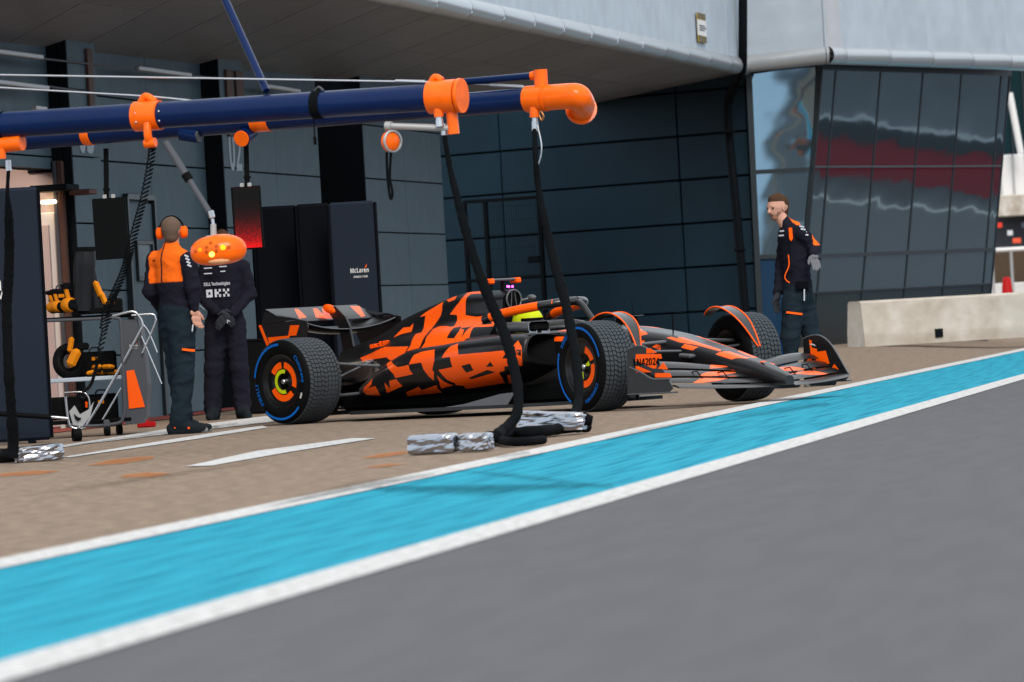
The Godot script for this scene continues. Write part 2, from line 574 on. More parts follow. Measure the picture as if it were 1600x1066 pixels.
func on_wall(px: float, py: float, w := 0.0) -> Vector2:
	# where the sight line meets the plane w metres out from the wall: (along, height)
	var d := ray(px, py)
	var o := Vector3(0, EYE, 0) - W(0, w, 0)
	var t := -o.dot(wall_n) / d.dot(wall_n)
	var p := o + d * t
	return Vector2(p.dot(wall_a), p.y)

func panels(parent: Node, mats: Array, u0: float, u1: float, w: float, y0: float, y1: float, called := "panel", course := 0.63, long := 3.2, off := 0.02) -> void:
	var basis := Basis(wall_a, Vector3.UP, wall_a.cross(Vector3.UP))
	var n := maxi(1, roundi((u1 - u0) / long))
	var k := 0
	var y := off
	while y < y1 - 0.05:
		var lo := maxf(y, y0)
		var hi := minf(y + course, y1)
		if hi - lo > 0.04:
			for i in n:
				var a := u0 + (u1 - u0) * i / n
				var c := u0 + (u1 - u0) * (i + 1) / n
				var b := MB.new()
				b.box(W((a + c) / 2, w - 0.03, (lo + hi) / 2), Vector3(c - a - 0.012, hi - lo - 0.014, 0.06), basis, 0.004)
				done(b, called, mats[(k * 7 + i * 3) % mats.size()], parent)
		y += course
		k += 1
	# rail and insulation behind the joints
	var back := MB.new()
	back.box(W((u0 + u1) / 2, w - 0.12, (y0 + y1) / 2), Vector3(u1 - u0, y1 - y0, 0.1), basis)
	done(back, "backing", M.reveal, parent)

func build_garage() -> void:
	wall0 = G(240, 655)
	wall_a = Vector3(sin(deg_to_rad(BETA)), 0, -cos(deg_to_rad(BETA)))
	wall_n = Vector3(cos(deg_to_rad(BETA)), 0, sin(deg_to_rad(BETA)))
	var wb := Basis(wall_a, Vector3.UP, wall_a.cross(Vector3.UP))
	var root := thing("garage_building", "dark grey panelled garage row with numbered pilasters", "building")
	var top := 3.75
	var rec := -0.19
	# along-wall positions read off at mid height
	var u112 := on_wall(116, 300).x
	var u160 := on_wall(160, 300).x
	var u348 := on_wall(352, 300).x
	var u385 := on_wall(388, 300).x
	var u530 := on_wall(527, 300).x
	var u575 := on_wall(572, 300).x
	var u700 := on_wall(692, 300).x
	panels(root, M.panel, u112, u160, 0.0, -0.2, top)
	panels(root, M.panel, u160, u348 + 0.3, rec, -0.2, top, "door_panel")
	panels(root, M.panel, u348, u385, 0.0, -0.2, top)
	panels(root, M.panel, u385, u530, rec, -0.2, top, "door_panel")
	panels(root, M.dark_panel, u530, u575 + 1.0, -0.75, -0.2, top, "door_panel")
	panels(root, M.panel, u575, u700, 0.0, -0.2, top, "panel", 0.63, 2.6)
	panels(root, M.panel, u112 - 6.4, u112, rec, 2.42, top, "door_panel")
	# pilaster ends that face down the pit lane, and the return at the far corner
	for u: float in [u112, u348, u575]:
		var e := MB.new()
		var deep := 0.9 if u >= u575 else (0.08 if u < u160 else 0.32)
		e.box(W(u - 0.02, -deep / 2 - 0.001, top / 2 - 0.1), Vector3(0.04, top + 0.2, deep), wb)
		done(e, "pilaster_end", M.reveal, root)
	var hb := MB.new()
	hb.box(W(u112 - 0.02, -0.26, 3.1), Vector3(0.04, 1.4, 0.34), wb)
	done(hb, "pilaster_end", M.reveal, root)
	var far := MB.new()
	far.box(W(u700 + 0.02, -1.0, top / 2 - 0.1), Vector3(0.04, top + 0.2, 1.98), wb)
	done(far, "pilaster_end", M.reveal, root)
	var near := MB.new()
	near.box(W(u530 + 0.02, -0.48, top / 2 - 0.1), Vector3(0.04, top + 0.2, 0.54), wb)
	done(near, "pilaster_end", M.reveal, root)
	# painted numbers, lying along the wall
	for q in [["03", (u112 + u160) / 2, 2.78], ["02", (u348 + u385) / 2, 2.72]]:
		lettering(q[0], 0.43, "bay_number", M.number, root, Transform3D(Basis(wall_a, Vector3.UP, wall_n) * Basis.IDENTITY, W(q[1], 0.004, q[2])), "Droid Sans", 0.004, 1.0, true)
	# brown cover strips at the pilaster heads
	for q in [[136, 144], [352, 362], [367, 378]]:
		var a := on_wall(q[0], 110, 0.02).x
		var c := on_wall(q[1], 110, 0.02).x
		var s := MB.new()
		s.box(W((a + c) / 2, 0.015, 3.22), Vector3(c - a, 0.7, 0.03), wb, 0.005)
		done(s, "cover_strip", M.brown, root)
	# light battens fixed to the wall head
	for q in [[-60, 72, 68, 89], [-60, 120, 77, 137], [218, 106, 300, 117], [420, 134, 470, 142], [57, 168, 74, 170]]:
		var p0 := on_wall(q[0], q[1], 0.06)
		var p1 := on_wall(q[2], q[3], 0.06)
		var s := MB.new()
		s.bar(W(p0.x, 0.03, p0.y), W(p1.x, 0.03, p1.y), 0.045, 0.06, Vector3.UP, 0.008)
		done(s, "light_batten", M.pale_metal, root)
	for q in [[60, 90, 345, 122], [60, 132, 160, 146]]:
		var p0 := on_wall(q[0], q[1], 0.05)
		var p1 := on_wall(q[2], q[3], 0.05)
		var s := MB.new()
		s.tube([W(p0.x, 0.02, p0.y), W(p1.x, 0.02, p1.y)], 0.012, 6)
		done(s, "conduit", M.grey_plastic, root)
	# wicket door in the closed shutter: frame, leaf, window
	var d0 := on_wall(196, 400, rec).x
	var d1 := on_wall(238, 400, rec).x
	var door := MB.new()
	door.box(W((d0 + d1) / 2, rec + 0.012, 1.05), Vector3(d1 - d0, 2.18, 0.024), wb, 0.004)
	var dm := done(door, "door", M.panel[1], root)
	for q in [[d0, 0.0], [d1, 0.0]]:
		var s := MB.new()
		s.box(W(q[0], rec + 0.03, 1.07), Vector3(0.07, 2.26, 0.06), wb, 0.004)
		done(s, "frame", M.frame, dm)
	var hd := MB.new()
	hd.box(W((d0 + d1) / 2, rec + 0.03, 2.2), Vector3(d1 - d0, 0.06, 0.058), wb, 0.004)
	done(hd, "frame", M.frame, dm)
	var w0 := on_wall(208, 400, rec).x
	var w1 := on_wall(232, 400, rec).x
	for q in [[w0, 1.57, 0.05, 0.40], [w1, 1.57, 0.05, 0.40], [(w0 + w1) / 2, 1.39, w1 - w0, 0.04], [(w0 + w1) / 2, 1.75, w1 - w0, 0.04]]:
		var s := MB.new()
		s.box(W(q[0], rec + 0.04, q[1]), Vector3(q[2], q[3], 0.03), wb, 0.003)
		done(s, "window_frame", M.frame, dm)
	var pane := MB.new()
	pane.box(W((w0 + w1) / 2, rec + 0.03, 1.57), Vector3(w1 - w0 - 0.06, 0.33, 0.008), wb)
	done(pane, "window_pane", M.dull_glass, dm)
	# the open bay: lit room behind
	var room := thing("open_garage_bay", "lit garage bay with pale partition standing open", "garage")
	var ua := u112 - 6.3
	var parts := [["partition", W(u112 + 0.05, -2.6, 1.6), Vector3(0.1, 3.4, 5.0), M.inner_wall], ["partition", W(ua - 0.05, -2.75, 1.6), Vector3(0.1, 3.4, 5.0), M.inner_wall],
		["back_wall", W((u112 + ua) / 2, -5.3, 1.6), Vector3(6.5, 3.4, 0.1), M.inner_wall], ["ceiling", W((u112 + ua) / 2, -2.75, 3.05), Vector3(6.3, 0.08, 5.0), M.inner_wall],
		["floor", W((u112 + ua) / 2, -2.75, 0.0), Vector3(6.3, 0.03, 5.0), M.red_paint]]
	for q in parts:
		var s := MB.new()
		s.box(q[1], q[2], wb)
		done(s, q[0], q[3], room)
	# door post, white locker and folded shutter edge at the mouth of the bay
	for q in [[-0.11, 0.03, 0.03, M.brown], [-0.16, 0.02, 0.02, M.grey_plastic]]:
		var s := MB.new()
		s.box(W(u112 - 0.06, q[0], 1.25), Vector3(0.1, 2.5, q[1] + q[2]), wb, 0.01)
		done(s, "post", q[3], room)
	var lk := MB.new()
	lk.box(W(u112 - 0.03, -0.42, 1.0), Vector3(0.05, 2.05, 0.46), wb, 0.01)
	var locker := done(lk, "inner_door", M.white, room)
	var lh := MB.new()
	lh.box(W(u112 - 0.06, -0.44, 0.96), Vector3(0.02, 1.9, 0.38), wb, 0.006)
	done(lh, "door_leaf", M.inner_wall, locker)
	var hd2 := MB.new()
	hd2.box(W(u112 - 0.3, -0.12, 2.24), Vector3(0.5, 0.06, 0.36), wb, 0.01)
	done(hd2, "shutter_guide", M.reveal, room)
	var arm := MB.new()
	arm.box(W(u112 - 0.2, 0.13, 2.19), Vector3(0.3, 0.05, 0.20), wb, 0.01)
	done(arm, "shutter_arm", M.brown, room)
	var fit := MB.new()
	fit.box(W(u112 - 0.12, -0.22, 2.12), Vector3(0.12, 0.035, 0.14), wb, 0.01)
	done(fit, "lamp_housing", lamp(Color(1.0, 0.86, 0.68), 4.0), room)
	var al := AreaLight3D.new()
	al.name = "bay_light"
	al.area_size = Vector2(1.6, 0.5)
	al.light_color = Color(1.0, 0.90, 0.82)
	al.light_energy = 5.0
	al.shadow_enabled = true
	al.position = W(u112 - 1.6, -1.0, 2.92)
	al.rotation_degrees = Vector3(-90, 0, 0)
	room.add_child(al)
	# red painted margin along the foot of the wall
	var rm := MB.new()
	var r0 := W(u112 - 6.0, 0.55, 0.0)
	var r1 := W(u348, 0.25, 0.0)
	var r2 := W(u348, -0.1, 0.0)
	var r3 := W(u112 - 6.0, -0.1, 0.0)
	for v: Vector3 in [r0]: pass
	for q in [[0.0, 0.5], [0.5, 1.0]]:
		var a := r0.lerp(r1, q[0]); var b := r0.lerp(r1, q[1]); var c := r3.lerp(r2, q[1]); var d := r3.lerp(r2, q[0])
		for v in [a, b, c, d]: pass
		a.y = rise(a.x, -a.z) + 0.006; b.y = rise(b.x, -b.z) + 0.006; c.y = rise(c.x, -c.z) + 0.006; d.y = rise(d.x, -d.z) + 0.006
		rm.quad(a, d, c, b)
	var rmo := done(rm, "red_margin", M.red_paint)
	tag(rmo, "dull red painted margin along the garage foot", "marking", "", "structure")
	build_canopy()

var canopy_end: Vector3
func canopy_edge(t: float, dy := 0.0) -> Vector3:
	# straight line of the roof edge, t metres from the far end towards the eye
	var e := P(1163, 112, 88.0)
	var f := P(680, 14, 66.0)
	return e + (f - e).normalized() * t + Vector3.UP * dy

func build_canopy() -> void:
	var root := thing("garage_canopy", "long overhanging roof with dark underside and pale rounded edge", "roof")
	var far := canopy_edge(0.0)
	var dir := (canopy_edge(1.0) - far).normalized()
	var inner_far := P(930, 167, 91.5)
	# underside panels in two rows between the edge and the wall head
	var step := 2.45
	for i in 20:
		for j in 2:
			var a0 := far + dir * (i * step)
			var a1 := far + dir * ((i + 1) * step)
			# matching points at the wall side
			var b0 := wall_side(i * step, inner_far)
			var b1 := wall_side((i + 1) * step, inner_far)
			var f0 := 0.52 * j
			var f1 := 0.52 if j == 0 else 1.0
			var q := [a0.lerp(b0, f0), a1.lerp(b1, f0), a1.lerp(b1, f1), a0.lerp(b0, f1)]
			var c: Vector3 = (q[0] + q[1] + q[2] + q[3]) / 4.0
			var b := MB.new()
			var low := []
			for v: Vector3 in q: low.append(v + (c - v).normalized() * 0.012)
			b.quad(low[0], low[1], low[2], low[3])
			b.quad(low[3] + Vector3.UP * 0.04, low[2] + Vector3.UP * 0.04, low[1] + Vector3.UP * 0.04, low[0] + Vector3.UP * 0.04)
			for k in 4:
				var v0: Vector3 = low[k]; var v1: Vector3 = low[(k + 1) % 4]
				b.quad(v0, v0 + Vector3.UP * 0.04, v1 + Vector3.UP * 0.04, v1)
			done(b, "soffit_panel", M.soffit[(i + j) % 2], root)
	var bk := MB.new()
	var e0 := far; var e1 := far + dir * 49.0
	var g0 := wall_side(0.0, inner_far); var g1 := wall_side(49.0, inner_far)
	var lift := Vector3.UP * 0.05
	lift *= 22.0
	bk.quad(e0 + lift, g0 + lift, g1 + lift, e1 + lift)
	done(bk, "roof_deck", M.panel[0], root)
	# rounded edge in lengths, and the pale fascia over it
	var r := 0.125
	var out := wall_n
	for i in 26:
		var t0 := i * 1.9
		var b := MB.new()
		var pts := []
		for k in 9:
			var ang := -PI * 0.62 + PI * 1.05 * k / 8.0
			pts.append(out * cos(ang) * r + Vector3.UP * (sin(ang) * r + 0.07))
		var g := []
		for s: float in [t0 + 0.008, t0 + 1.892]:
			var row := []
			for v: Vector3 in pts: row.append(far + dir * s + v)
			g.append(row)
		b.grid(g)
		done(b, "edge_segment", M.edge, root)
		var p := MB.new()
		var c := far + dir * (t0 + 0.95) + Vector3.UP * 1.88 + out * 0.03
		p.box(c, Vector3(1.885, 3.5, 0.06), Basis(dir, Vector3.UP, dir.cross(Vector3.UP)), 0.006)
		done(p, "fascia_panel", M.fascia[i % 2], root)
	# striped notice on the fascia
	var fc := P(1083, 44, 84.0)
	var n := dir.cross(Vector3.UP)
	if n.dot(out) < 0: n = -n
	var t := (fc - far).dot(dir)
	var at := far + dir * (t + 0.25) + out * 0.09
	at.y = P(1075, 49, 84.5).y
	var sg := thing("notice_sign", "small yellow edged notice fixed to the pale fascia", "sign", at)
	var yb := mat(Color(0.66, 0.56, 0.22), 0.6)
	var sb := Basis(-dir, Vector3.UP, out)
	for q in [[0.0, 0.40, 0.008, yb], [0.0, 0.21, 0.014, M.white]]:
		var s := MB.new()
		s.box(Vector3.ZERO, Vector3(0.72, q[1], q[2]), sb)
		done(s, "plate" if q[1] > 0.3 else "face", q[3], sg)
	for k in 12:
		for y: float in [0.155, -0.155]:
			var s := MB.new()
			s.box(sb * Vector3(-0.33 + k * 0.06, y, 0.006), Vector3(0.02, 0.085, 0.004), sb)
			done(s, "stripe", M.grey_plastic, sg)
	for q in [[0.0, 0.03, 0.5], [0.05, 0.0, 0.58], [-0.04, -0.03, 0.46]]:
		var s := MB.new()
		s.box(sb * Vector3(q[0], q[1], 0.009), Vector3(q[2], 0.016, 0.003), sb)
		done(s, "printed_line", M.grey_plastic, sg)

func wall_side(t: float, inner_far: Vector3) -> Vector3:
	# the line where the underside meets the wall head
	var p0 := P(111, 66, 57.0)
	var near_u := (p0 - W(0, 0, 0)).dot(wall_a)
	var far_u := (inner_far - W(0, 0, 0)).dot(wall_a)
	var near_p := W(near_u, -0.25, p0.y)
	var k := t / 34.0
	return inner_far.lerp(near_p, k)

# ---------------------------------------------------------------- the dark wall that closes the pit apron
func build_end_wall() -> void:
	var root := thing("end_wall", "dark blue panelled wall at the end of the apron", "wall")
	var a := P(668, 500, 92.8)
	var c := P(1186, 500, 88.2)
	a.y = 0; c.y = 0
	var dir := (c - a).normalized()
	var n := dir.cross(Vector3.UP)
	if n.z < 0: n = -n
	var b := Basis(dir, Vector3.UP, dir.cross(Vector3.UP))
	var long := (c - a).length()
	# columns: joints read at eye level
	var cols := [0.0]
	for px: float in [797.0, 1076.0]:
		var d := ray(px, 480)
		var t := -(Vector3(0, EYE, 0) - a).dot(n) / d.dot(n)
		cols.append((Vector3(0, EYE, 0) + d * t - a).dot(dir))
	cols.append(long)
	var ys := [-0.3, 0.77, 1.41, 2.04, 2.67, 3.30, 3.93, 4.6]
	for i in cols.size() - 1:
		for k in ys.size() - 1:
			var w: float = cols[i + 1] - cols[i]
			var s := MB.new()
			s.box(a + dir * ((cols[i] + cols[i + 1]) / 2) + Vector3.UP * ((ys[k] + ys[k + 1]) / 2), Vector3(w - 0.03, ys[k + 1] - ys[k] - 0.03, 0.06), b, 0.006)
			done(s, "panel", M.dark_panel[(i + k) % 2], root)
	var bk := MB.new()
	bk.box(a + dir * long / 2 - n * 0.08 + Vector3.UP * 2.15, Vector3(long, 4.9, 0.08), b)
	done(bk, "backing", M.reveal, root)
	# mesh gate standing before the wall
	var gate := thing("mesh_gate", "dark wire mesh gate before the end wall", "gate", P(795, 535, 90.0) * Vector3(1, 0, 1))
	var g0 := P(725, 316, 90.6); var g1 := P(842, 309, 90.0)
	var gd := (g1 - g0) * Vector3(1, 0, 1)
	var w := gd.length()
	gd = gd.normalized()
	var foot := g0 * Vector3(1, 0, 1) - gate.position
	var h := g0.y
	for q in [0.0, 0.28, 1.0]:
		var s := MB.new()
		s.box(foot + gd * (w * q) + Vector3.UP * h / 2, Vector3(0.06, h, 0.06), Basis(gd, Vector3.UP, gd.cross(Vector3.UP)), 0.005)
		done(s, "post", M.black_metal, gate)
	for y: float in [h, 0.12, h * 0.55]:
		var s := MB.new()
		s.bar(foot + Vector3.UP * y, foot + gd * w + Vector3.UP * y, 0.05, 0.05)
		done(s, "rail", M.black_metal, gate)
	var mesh := MB.new()
	for i in 22:
		var p := foot + gd * (w * (0.28 + 0.72 * (i + 0.5) / 22.0))
		mesh.bar(p + Vector3.UP * 0.12, p + Vector3.UP * h, 0.006, 0.006, Vector3.RIGHT)
	for k in 12:
		var y := 0.12 + (h - 0.12) * (k + 0.5) / 12.0
		mesh.bar(foot + gd * w * 0.28 + Vector3.UP * y, foot + gd * w + Vector3.UP * y, 0.006, 0.006)
	done(mesh, "wire_mesh", M.black_metal, gate).set_meta("kind", "stuff")
	var lb := MB.new()
	lb.box(foot + gd * (w * 0.9) + Vector3.UP * (P(840, 405, 90.0).y), Vector3(0.2, 0.1, 0.1), Basis(gd, Vector3.UP, gd.cross(Vector3.UP)), 0.01)
	done(lb, "lock_box", M.black_metal, gate)
	# drainpipe
	var dp := thing("drainpipe", "black drainpipe running down beside the glass hall", "pipe")
	var pts := [P(1161, -60, 87.0), P(1161, 60, 87.0), P(1160, 108, 87.2), P(1152, 128, 87.6), P(1141, 148, 88.0), P(1137, 172, 88.1), P(1140, 220, 88.1), P(1152, 340, 88.0), P(1168, 520, 87.9), P(1172, 560, 87.9)]
	var s := MB.new()
	s.tube(smooth_path(pts, 4), 0.062, 12)
	done(s, "pipe", M.black_metal, dp)
	for q in [[1160.5, 80], [1139, 205], [1156, 390], [1165, 490]]:
		var k := MB.new()
		k.box(P(q[0], q[1], 87.95), Vector3(0.17, 0.04, 0.14), Basis.IDENTITY, 0.008)
		done(k, "clip", M.black_metal, dp)

# ---------------------------------------------------------------- glass hall
func wavy_pane(parent: Node, q: Array, seed_: int, amount: float) -> void:
	# q: bottom-near, bottom-far, top-far, top-near; a real sheet of glass, a little out of true
	var nz := FastNoiseLite.new()
	nz.seed = seed_
	nz.frequency = 0.5
	var nrm: Vector3 = ((q[1] - q[0]) as Vector3).cross(q[3] - q[0]).normalized()
	var g := []
	var n := 14
	for i in n + 1:
		var row := []
		for j in n + 1:
			var u := float(i) / n
			var v := float(j) / n
			var p := ((q[0] as Vector3).lerp(q[1], u)).lerp((q[3] as Vector3).lerp(q[2], u), v)
			var rim := sin(PI * u) * sin(PI * v)
			row.append(p + nrm * amount * (nz.get_noise_2d(u * 2.0 + seed_, v * 3.0) * 1.6 + 0.3 * rim) * minf(1.0, rim * 3.0))
		g.append(row)
	var b := MB.new()
	b.grid(g)
	done(b, "pane", M.glass, parent)

func build_glass_hall() -> void:
	var root := thing("glass_hall", "dark mirrored glass hall leaning out under a pale fascia", "building")
	# long side: runs away from the eye, leaning outwards at the head
	var s0 := P(1281, 104, 88.0)
	var ang := deg_to_rad(26.0)
	var dir := Vector3(sin(ang), 0, -cos(ang))
	var nrm := Vector3(cos(ang), 0, sin(ang))
	var head := s0.y
	var lean := tan(deg_to_rad(8.8))
	var spot := func(t: float, y: float, out := 0.0) -> Vector3:
		return s0 + dir * t + Vector3.UP * (y - head) + nrm * ((y - head) * lean + out)
	var ts := [0.0]
	for px: float in [1307.0, 1377.0, 1443.0, 1503.0, 1565.0, 1578.0]:
		var d := ray(px, 106)
		var t := 0.0   # meet the head line
		t = (s0.z * d.x + s0.x) / (-(dir.z) * d.x - dir.x)
		ts.append(t)
	var ys := [0.0, 0.95, 1.47, 2.73, head]
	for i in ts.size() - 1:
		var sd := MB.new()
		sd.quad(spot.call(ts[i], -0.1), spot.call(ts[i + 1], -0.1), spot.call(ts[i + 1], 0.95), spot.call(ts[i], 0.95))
		done(sd, "painted_pane", M.frame, root)  # opaque panel added over the low glass, dark reflection in its colour
	for i in ts.size() - 1:
		for k in range(1, 4):
			wavy_pane(root, [spot.call(ts[i], ys[k]), spot.call(ts[i + 1], ys[k]), spot.call(ts[i + 1], ys[k + 1]), spot.call(ts[i], ys[k + 1])], 100 + i * 5 + k, 0.0015)
	for t: float in ts:
		var b := MB.new()
		b.bar(spot.call(t, -0.2, 0.0), spot.call(t, head, 0.0), 0.02 if t > 0.0 else 0.11, 0.04, nrm)
		done(b, "mullion", M.frame, root)
	for y: float in [0.95, 1.47, 2.73]:
		var b := MB.new()
		b.bar(spot.call(0.0, y, 0.0), spot.call(ts[6], y, 0.0), 0.025 if y != 1.47 else 0.06, 0.045)
		done(b, "transom", M.frame, root)
	var hs := MB.new()
	hs.bar(spot.call(-0.1, head + 0.2, -0.03), spot.call(ts[6], head + 0.2, -0.03), 0.5, 0.06)
	hs.bar(P(1160, 92, 88.3), P(1290, 85, 88.3), 0.5, 0.06)
	done(hs, "head_rail", M.frame, root)
	var pl := MB.new()
	pl.bar(spot.call(0.0, 0.0, -0.02), spot.call(ts[6], 0.0, -0.02), 0.5, 0.1)
	done(pl, "plinth", M.frame, root)
	# the far return and the body behind, so that the hall is solid
	var e: Vector3 = spot.call(ts[6], 0.0)
	var eh: Vector3 = spot.call(ts[6], head)
	var bd := MB.new()
	var back := Vector3(-cos(ang), 0, -sin(ang)) * 9.0
	bd.quad(e, e + back, eh + back, eh)
	done(bd, "end_face", M.frame, root)
	# short facet beside the drainpipe
	var f := [P(1190, 520, 88.1), P(1243, 520, 88.2), P(1281, 104, 88.0), P(1172, 112, 88.1)]
	var at := func(u: float, v: float) -> Vector3:
		return ((f[0] as Vector3).lerp(f[1], u)).lerp((f[3] as Vector3).lerp(f[2], u), v)
	var vs := [-0.06, 0.29, 0.615, 1.0]
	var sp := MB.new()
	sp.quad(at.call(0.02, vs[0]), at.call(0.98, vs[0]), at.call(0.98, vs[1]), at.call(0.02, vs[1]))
	done(sp, "painted_pane", M.painted_pane, root)  # lowest pane made opaque, its blue reflection painted flat
	for k in [1, 2]:
		wavy_pane(root, [at.call(0.02, vs[k]), at.call(0.98, vs[k]), at.call(0.98, vs[k + 1]), at.call(0.02, vs[k + 1])], 300 + k, 0.0022)
	for k in [1, 2]:
		var b := MB.new()
		b.bar(at.call(0.0, vs[k]), at.call(1.0, vs[k]), 0.06, 0.06)
		done(b, "transom", M.frame, root)
	var jb := MB.new()
	jb.bar(at.call(-0.02, -0.08), at.call(-0.02, 1.0), 0.09, 0.08, Vector3.BACK)
	done(jb, "mullion", M.frame, root)
	# fascia over the glass: rounded edge and flat sheets, turning at the corner
	var kink := P(1296, 92, 87.4)
	var lft := P(1163, 106, 87.7)
	var ft := kink + dir * 8.6
	ft.y = kink.y
	var dark := MB.new()
	dark.quad(kink + Vector3.UP * 0.06, ft + Vector3.UP * 0.06, ft + back * 0.5 + Vector3.UP * 0.06, lft - dir * -3.0 + Vector3.UP * 0.06)
	dark.tri(kink + Vector3.UP * 0.06, lft - dir * -3.0 + Vector3.UP * 0.06, lft + Vector3.UP * 0.06)
	done(dark, "underside", M.soffit[0], root)
	var runs := [[lft, kink, [0.0, 0.96, 1.0], Vector3(0.1, 0, 1).normalized()], [kink, ft, [0.0, 0.055, 0.245, 0.435, 0.62, 0.8, 0.965, 1.0], nrm]]
	for rn in runs:
		var p0: Vector3 = rn[0]
		var p1: Vector3 = rn[1]
		var out: Vector3 = rn[3]
		for i in rn[2].size() - 1:
			var a := p0.lerp(p1, rn[2][i]); var c := p0.lerp(p1, rn[2][i + 1])
			var x := (c - a).normalized()
			a += x * 0.006; c -= x * 0.006
			var g := []
			for v: Vector3 in [a, c]:
				var row := []
				for k in 9:
					var an := -PI * 0.55 + PI * 1.0 * k / 8.0
					row.append(v + out * (cos(an) * 0.13 - 0.05) + Vector3.UP * (sin(an) * 0.13 + 0.06))
				g.append(row)
			var b := MB.new()
			b.grid(g)
			done(b, "edge_segment", M.edge, root)
			var w := (c - a).length()
			var h := MB.new()
			h.box((a + c) / 2 + Vector3.UP * 1.9 - out * 0.04, Vector3(w, 3.6, 0.08), Basis(x, Vector3.UP, x.cross(Vector3.UP)), 0.006)
			done(h, "fascia_sheet", M.fascia[2] if (w < 0.6 and rn[2].size() > 3) else M.fascia[i % 2], root)

# ---------------------------------------------------------------- wall, cones, far things, and what the glass mirrors
func build_surroundings() -> void:
	# low concrete wall: chamfered block sections
	var b0 := G(1338, 541); var b1 := G(1600, 516)
	var wd := (b1 - b0).normalized()
	var bar := thing("concrete_barrier", "low pale concrete wall running past the glass hall", "barrier", b0)
	var hgt := 0.54
	var n := wd.cross(Vector3.UP)
	if n.z < 0: n = -n
	var prof := PackedVector2Array([Vector2(-0.2, -0.1), Vector2(0.2, -0.1), Vector2(0.2, 0.06), Vector2(0.15, hgt - 0.03), Vector2(0.12, hgt), Vector2(-0.12, hgt), Vector2(-0.15, hgt - 0.03), Vector2(-0.2, 0.06)])
	for i in 5:
		var s := MB.new()
		s.prism(prof, Transform3D(Basis(n, Vector3.UP, n.cross(Vector3.UP)), wd * (6.0 * (i + 0.5) - 0.05 * 0) + Vector3.UP * (0.004 * i)), 5.985)
		done(s, "block", M.concrete, bar)
	var hole := MB.new()
	hole.box(wd * 1.3 + n * 0.19 + Vector3.UP * 0.08, Vector3(0.13, 0.12, 0.06), Basis(wd, Vector3.UP, wd.cross(Vector3.UP)))
	done(hole, "drain_slot", M.reveal, bar)
	# pale rail in front of the glass
	var rl := thing("kerb_rail", "thin pale rail along the foot of the glass hall", "rail", G(1246, 541))
	var r0 := G(1246, 541) ; var r1 := G(1336, 535)
	for y: float in [0.13, 0.25]:
		var s := MB.new()
		s.tube([Vector3.UP * y, r1 - r0 + Vector3.UP * y], 0.016, 8)
		done(s, "rail", M.pale_metal, rl)
	for q: float in [0.05, 0.5, 0.95]:
		var s := MB.new()
		s.tube([(r1 - r0) * q + Vector3.UP * -0.02, (r1 - r0) * q + Vector3.UP * 0.25], 0.014, 8)
		done(s, "post", M.pale_metal, rl)
	# cones behind the wall
	for q in [[1530, 462, 104.0, "red traffic cone mirrored in the glass hall corner"], [1575, 463, 110.0, "red traffic cone below the far white guard rail"]]:
		var base := P(q[0], q[1], q[2])
		var foot := Vector3(base.x, rise(base.x, -base.z), base.z)
		var c := thing("traffic_cone", q[3], "cone", foot, 0.0, "red cones behind the concrete wall")
		var hh := P(q[0], 433, q[2]).y - foot.y
		var s := MB.new()
		s.smooth().lathe([Vector2(0.16, 0.03), Vector2(0.075, hh - 0.04), Vector2(0.05, hh), Vector2(0.0, hh)], Transform3D.IDENTITY, 20)
		done(s, "body", M.red, c)
		var p := MB.new()
		p.box(Vector3(0, 0.015, 0), Vector3(0.4, 0.03, 0.4), Basis.IDENTITY, 0.01)
		done(p, "base", M.red, c)
	# far side of the circuit, seen past the end of the hall
	var z := 190.0
	var bank := mat(Color(0.36, 0.30, 0.25), 0.95, 0, M.fine, 0.5)
	var dgreen := mat(Color(0.05, 0.15, 0.17), 0.8)
	var far := [["far_building", "dark green building far beyond the concrete wall", "building", 1545, 95, 1720, 250, 206.0, dgreen], ["white_hoarding", "large white hoarding far beyond the concrete wall", "hoarding", 1552, 243, 1720, 306, 204.0, M.white],
		["grey_parapet", "grey parapet below the white hoarding", "parapet", 1548, 306, 1720, 330, 203.0, M.concrete], ["earth_bank", "brown earth bank behind the far rail", "bank", 1520, 392, 1720, 448, 201.0, bank], ["far_barrier", "pale barrier at the foot of the earth bank", "barrier", 1510, 446, 1720, 480, 199.0, M.white],
		["dark_enclosure", "dark spectator enclosure behind the catch fence", "enclosure", 1530, 330, 1720, 392, 204.5, M.grey_plastic]]
	for q in far:
		var a := P(q[3], q[4], q[7]); var c := P(q[5], q[6], q[7])
		var lo := c.y if q[0] != "far_barrier" else 0.0
		var o := thing(q[0], q[1], q[2], Vector3((a.x + c.x) / 2, lo, a.z))
		var s := MB.new()
		s.box(Vector3(0, (a.y - lo) / 2, -0.6), Vector3(c.x - a.x, a.y - lo, 1.2), Basis(Vector3.BACK, deg_to_rad(-3.2)) if false else Basis.IDENTITY, 0.03)
		done(s, "mass", q[8], o)
		if q[0] == "far_building" or q[0] == "white_hoarding":
			for k in 8:
				var t := MB.new()
				t.box(Vector3((c.x - a.x) * (-0.44 + 0.125 * k), (a.y - lo) / 2, 0.04), Vector3(0.06, a.y - lo, 0.08))
				done(t, "rib", M.frame if q[0] == "far_building" else M.pale_metal, o)
	var pole := thing("leaning_pole", "white pole leaning against the dark green building", "pole", P(1596, 240, 203.2))
	var ps := MB.new()
	ps.tube([Vector3.ZERO, P(1578, 145, 203.2) - P(1596, 240, 203.2)], 0.11, 8)
	done(ps, "shaft", M.white, pole)
	var rail := thing("far_guard_rail", "white guard rail in front of the earth bank", "rail", P(1560, 470, 198.0) * Vector3(1, 0, 1))
	var o0 := rail.position
	var rs := MB.new()
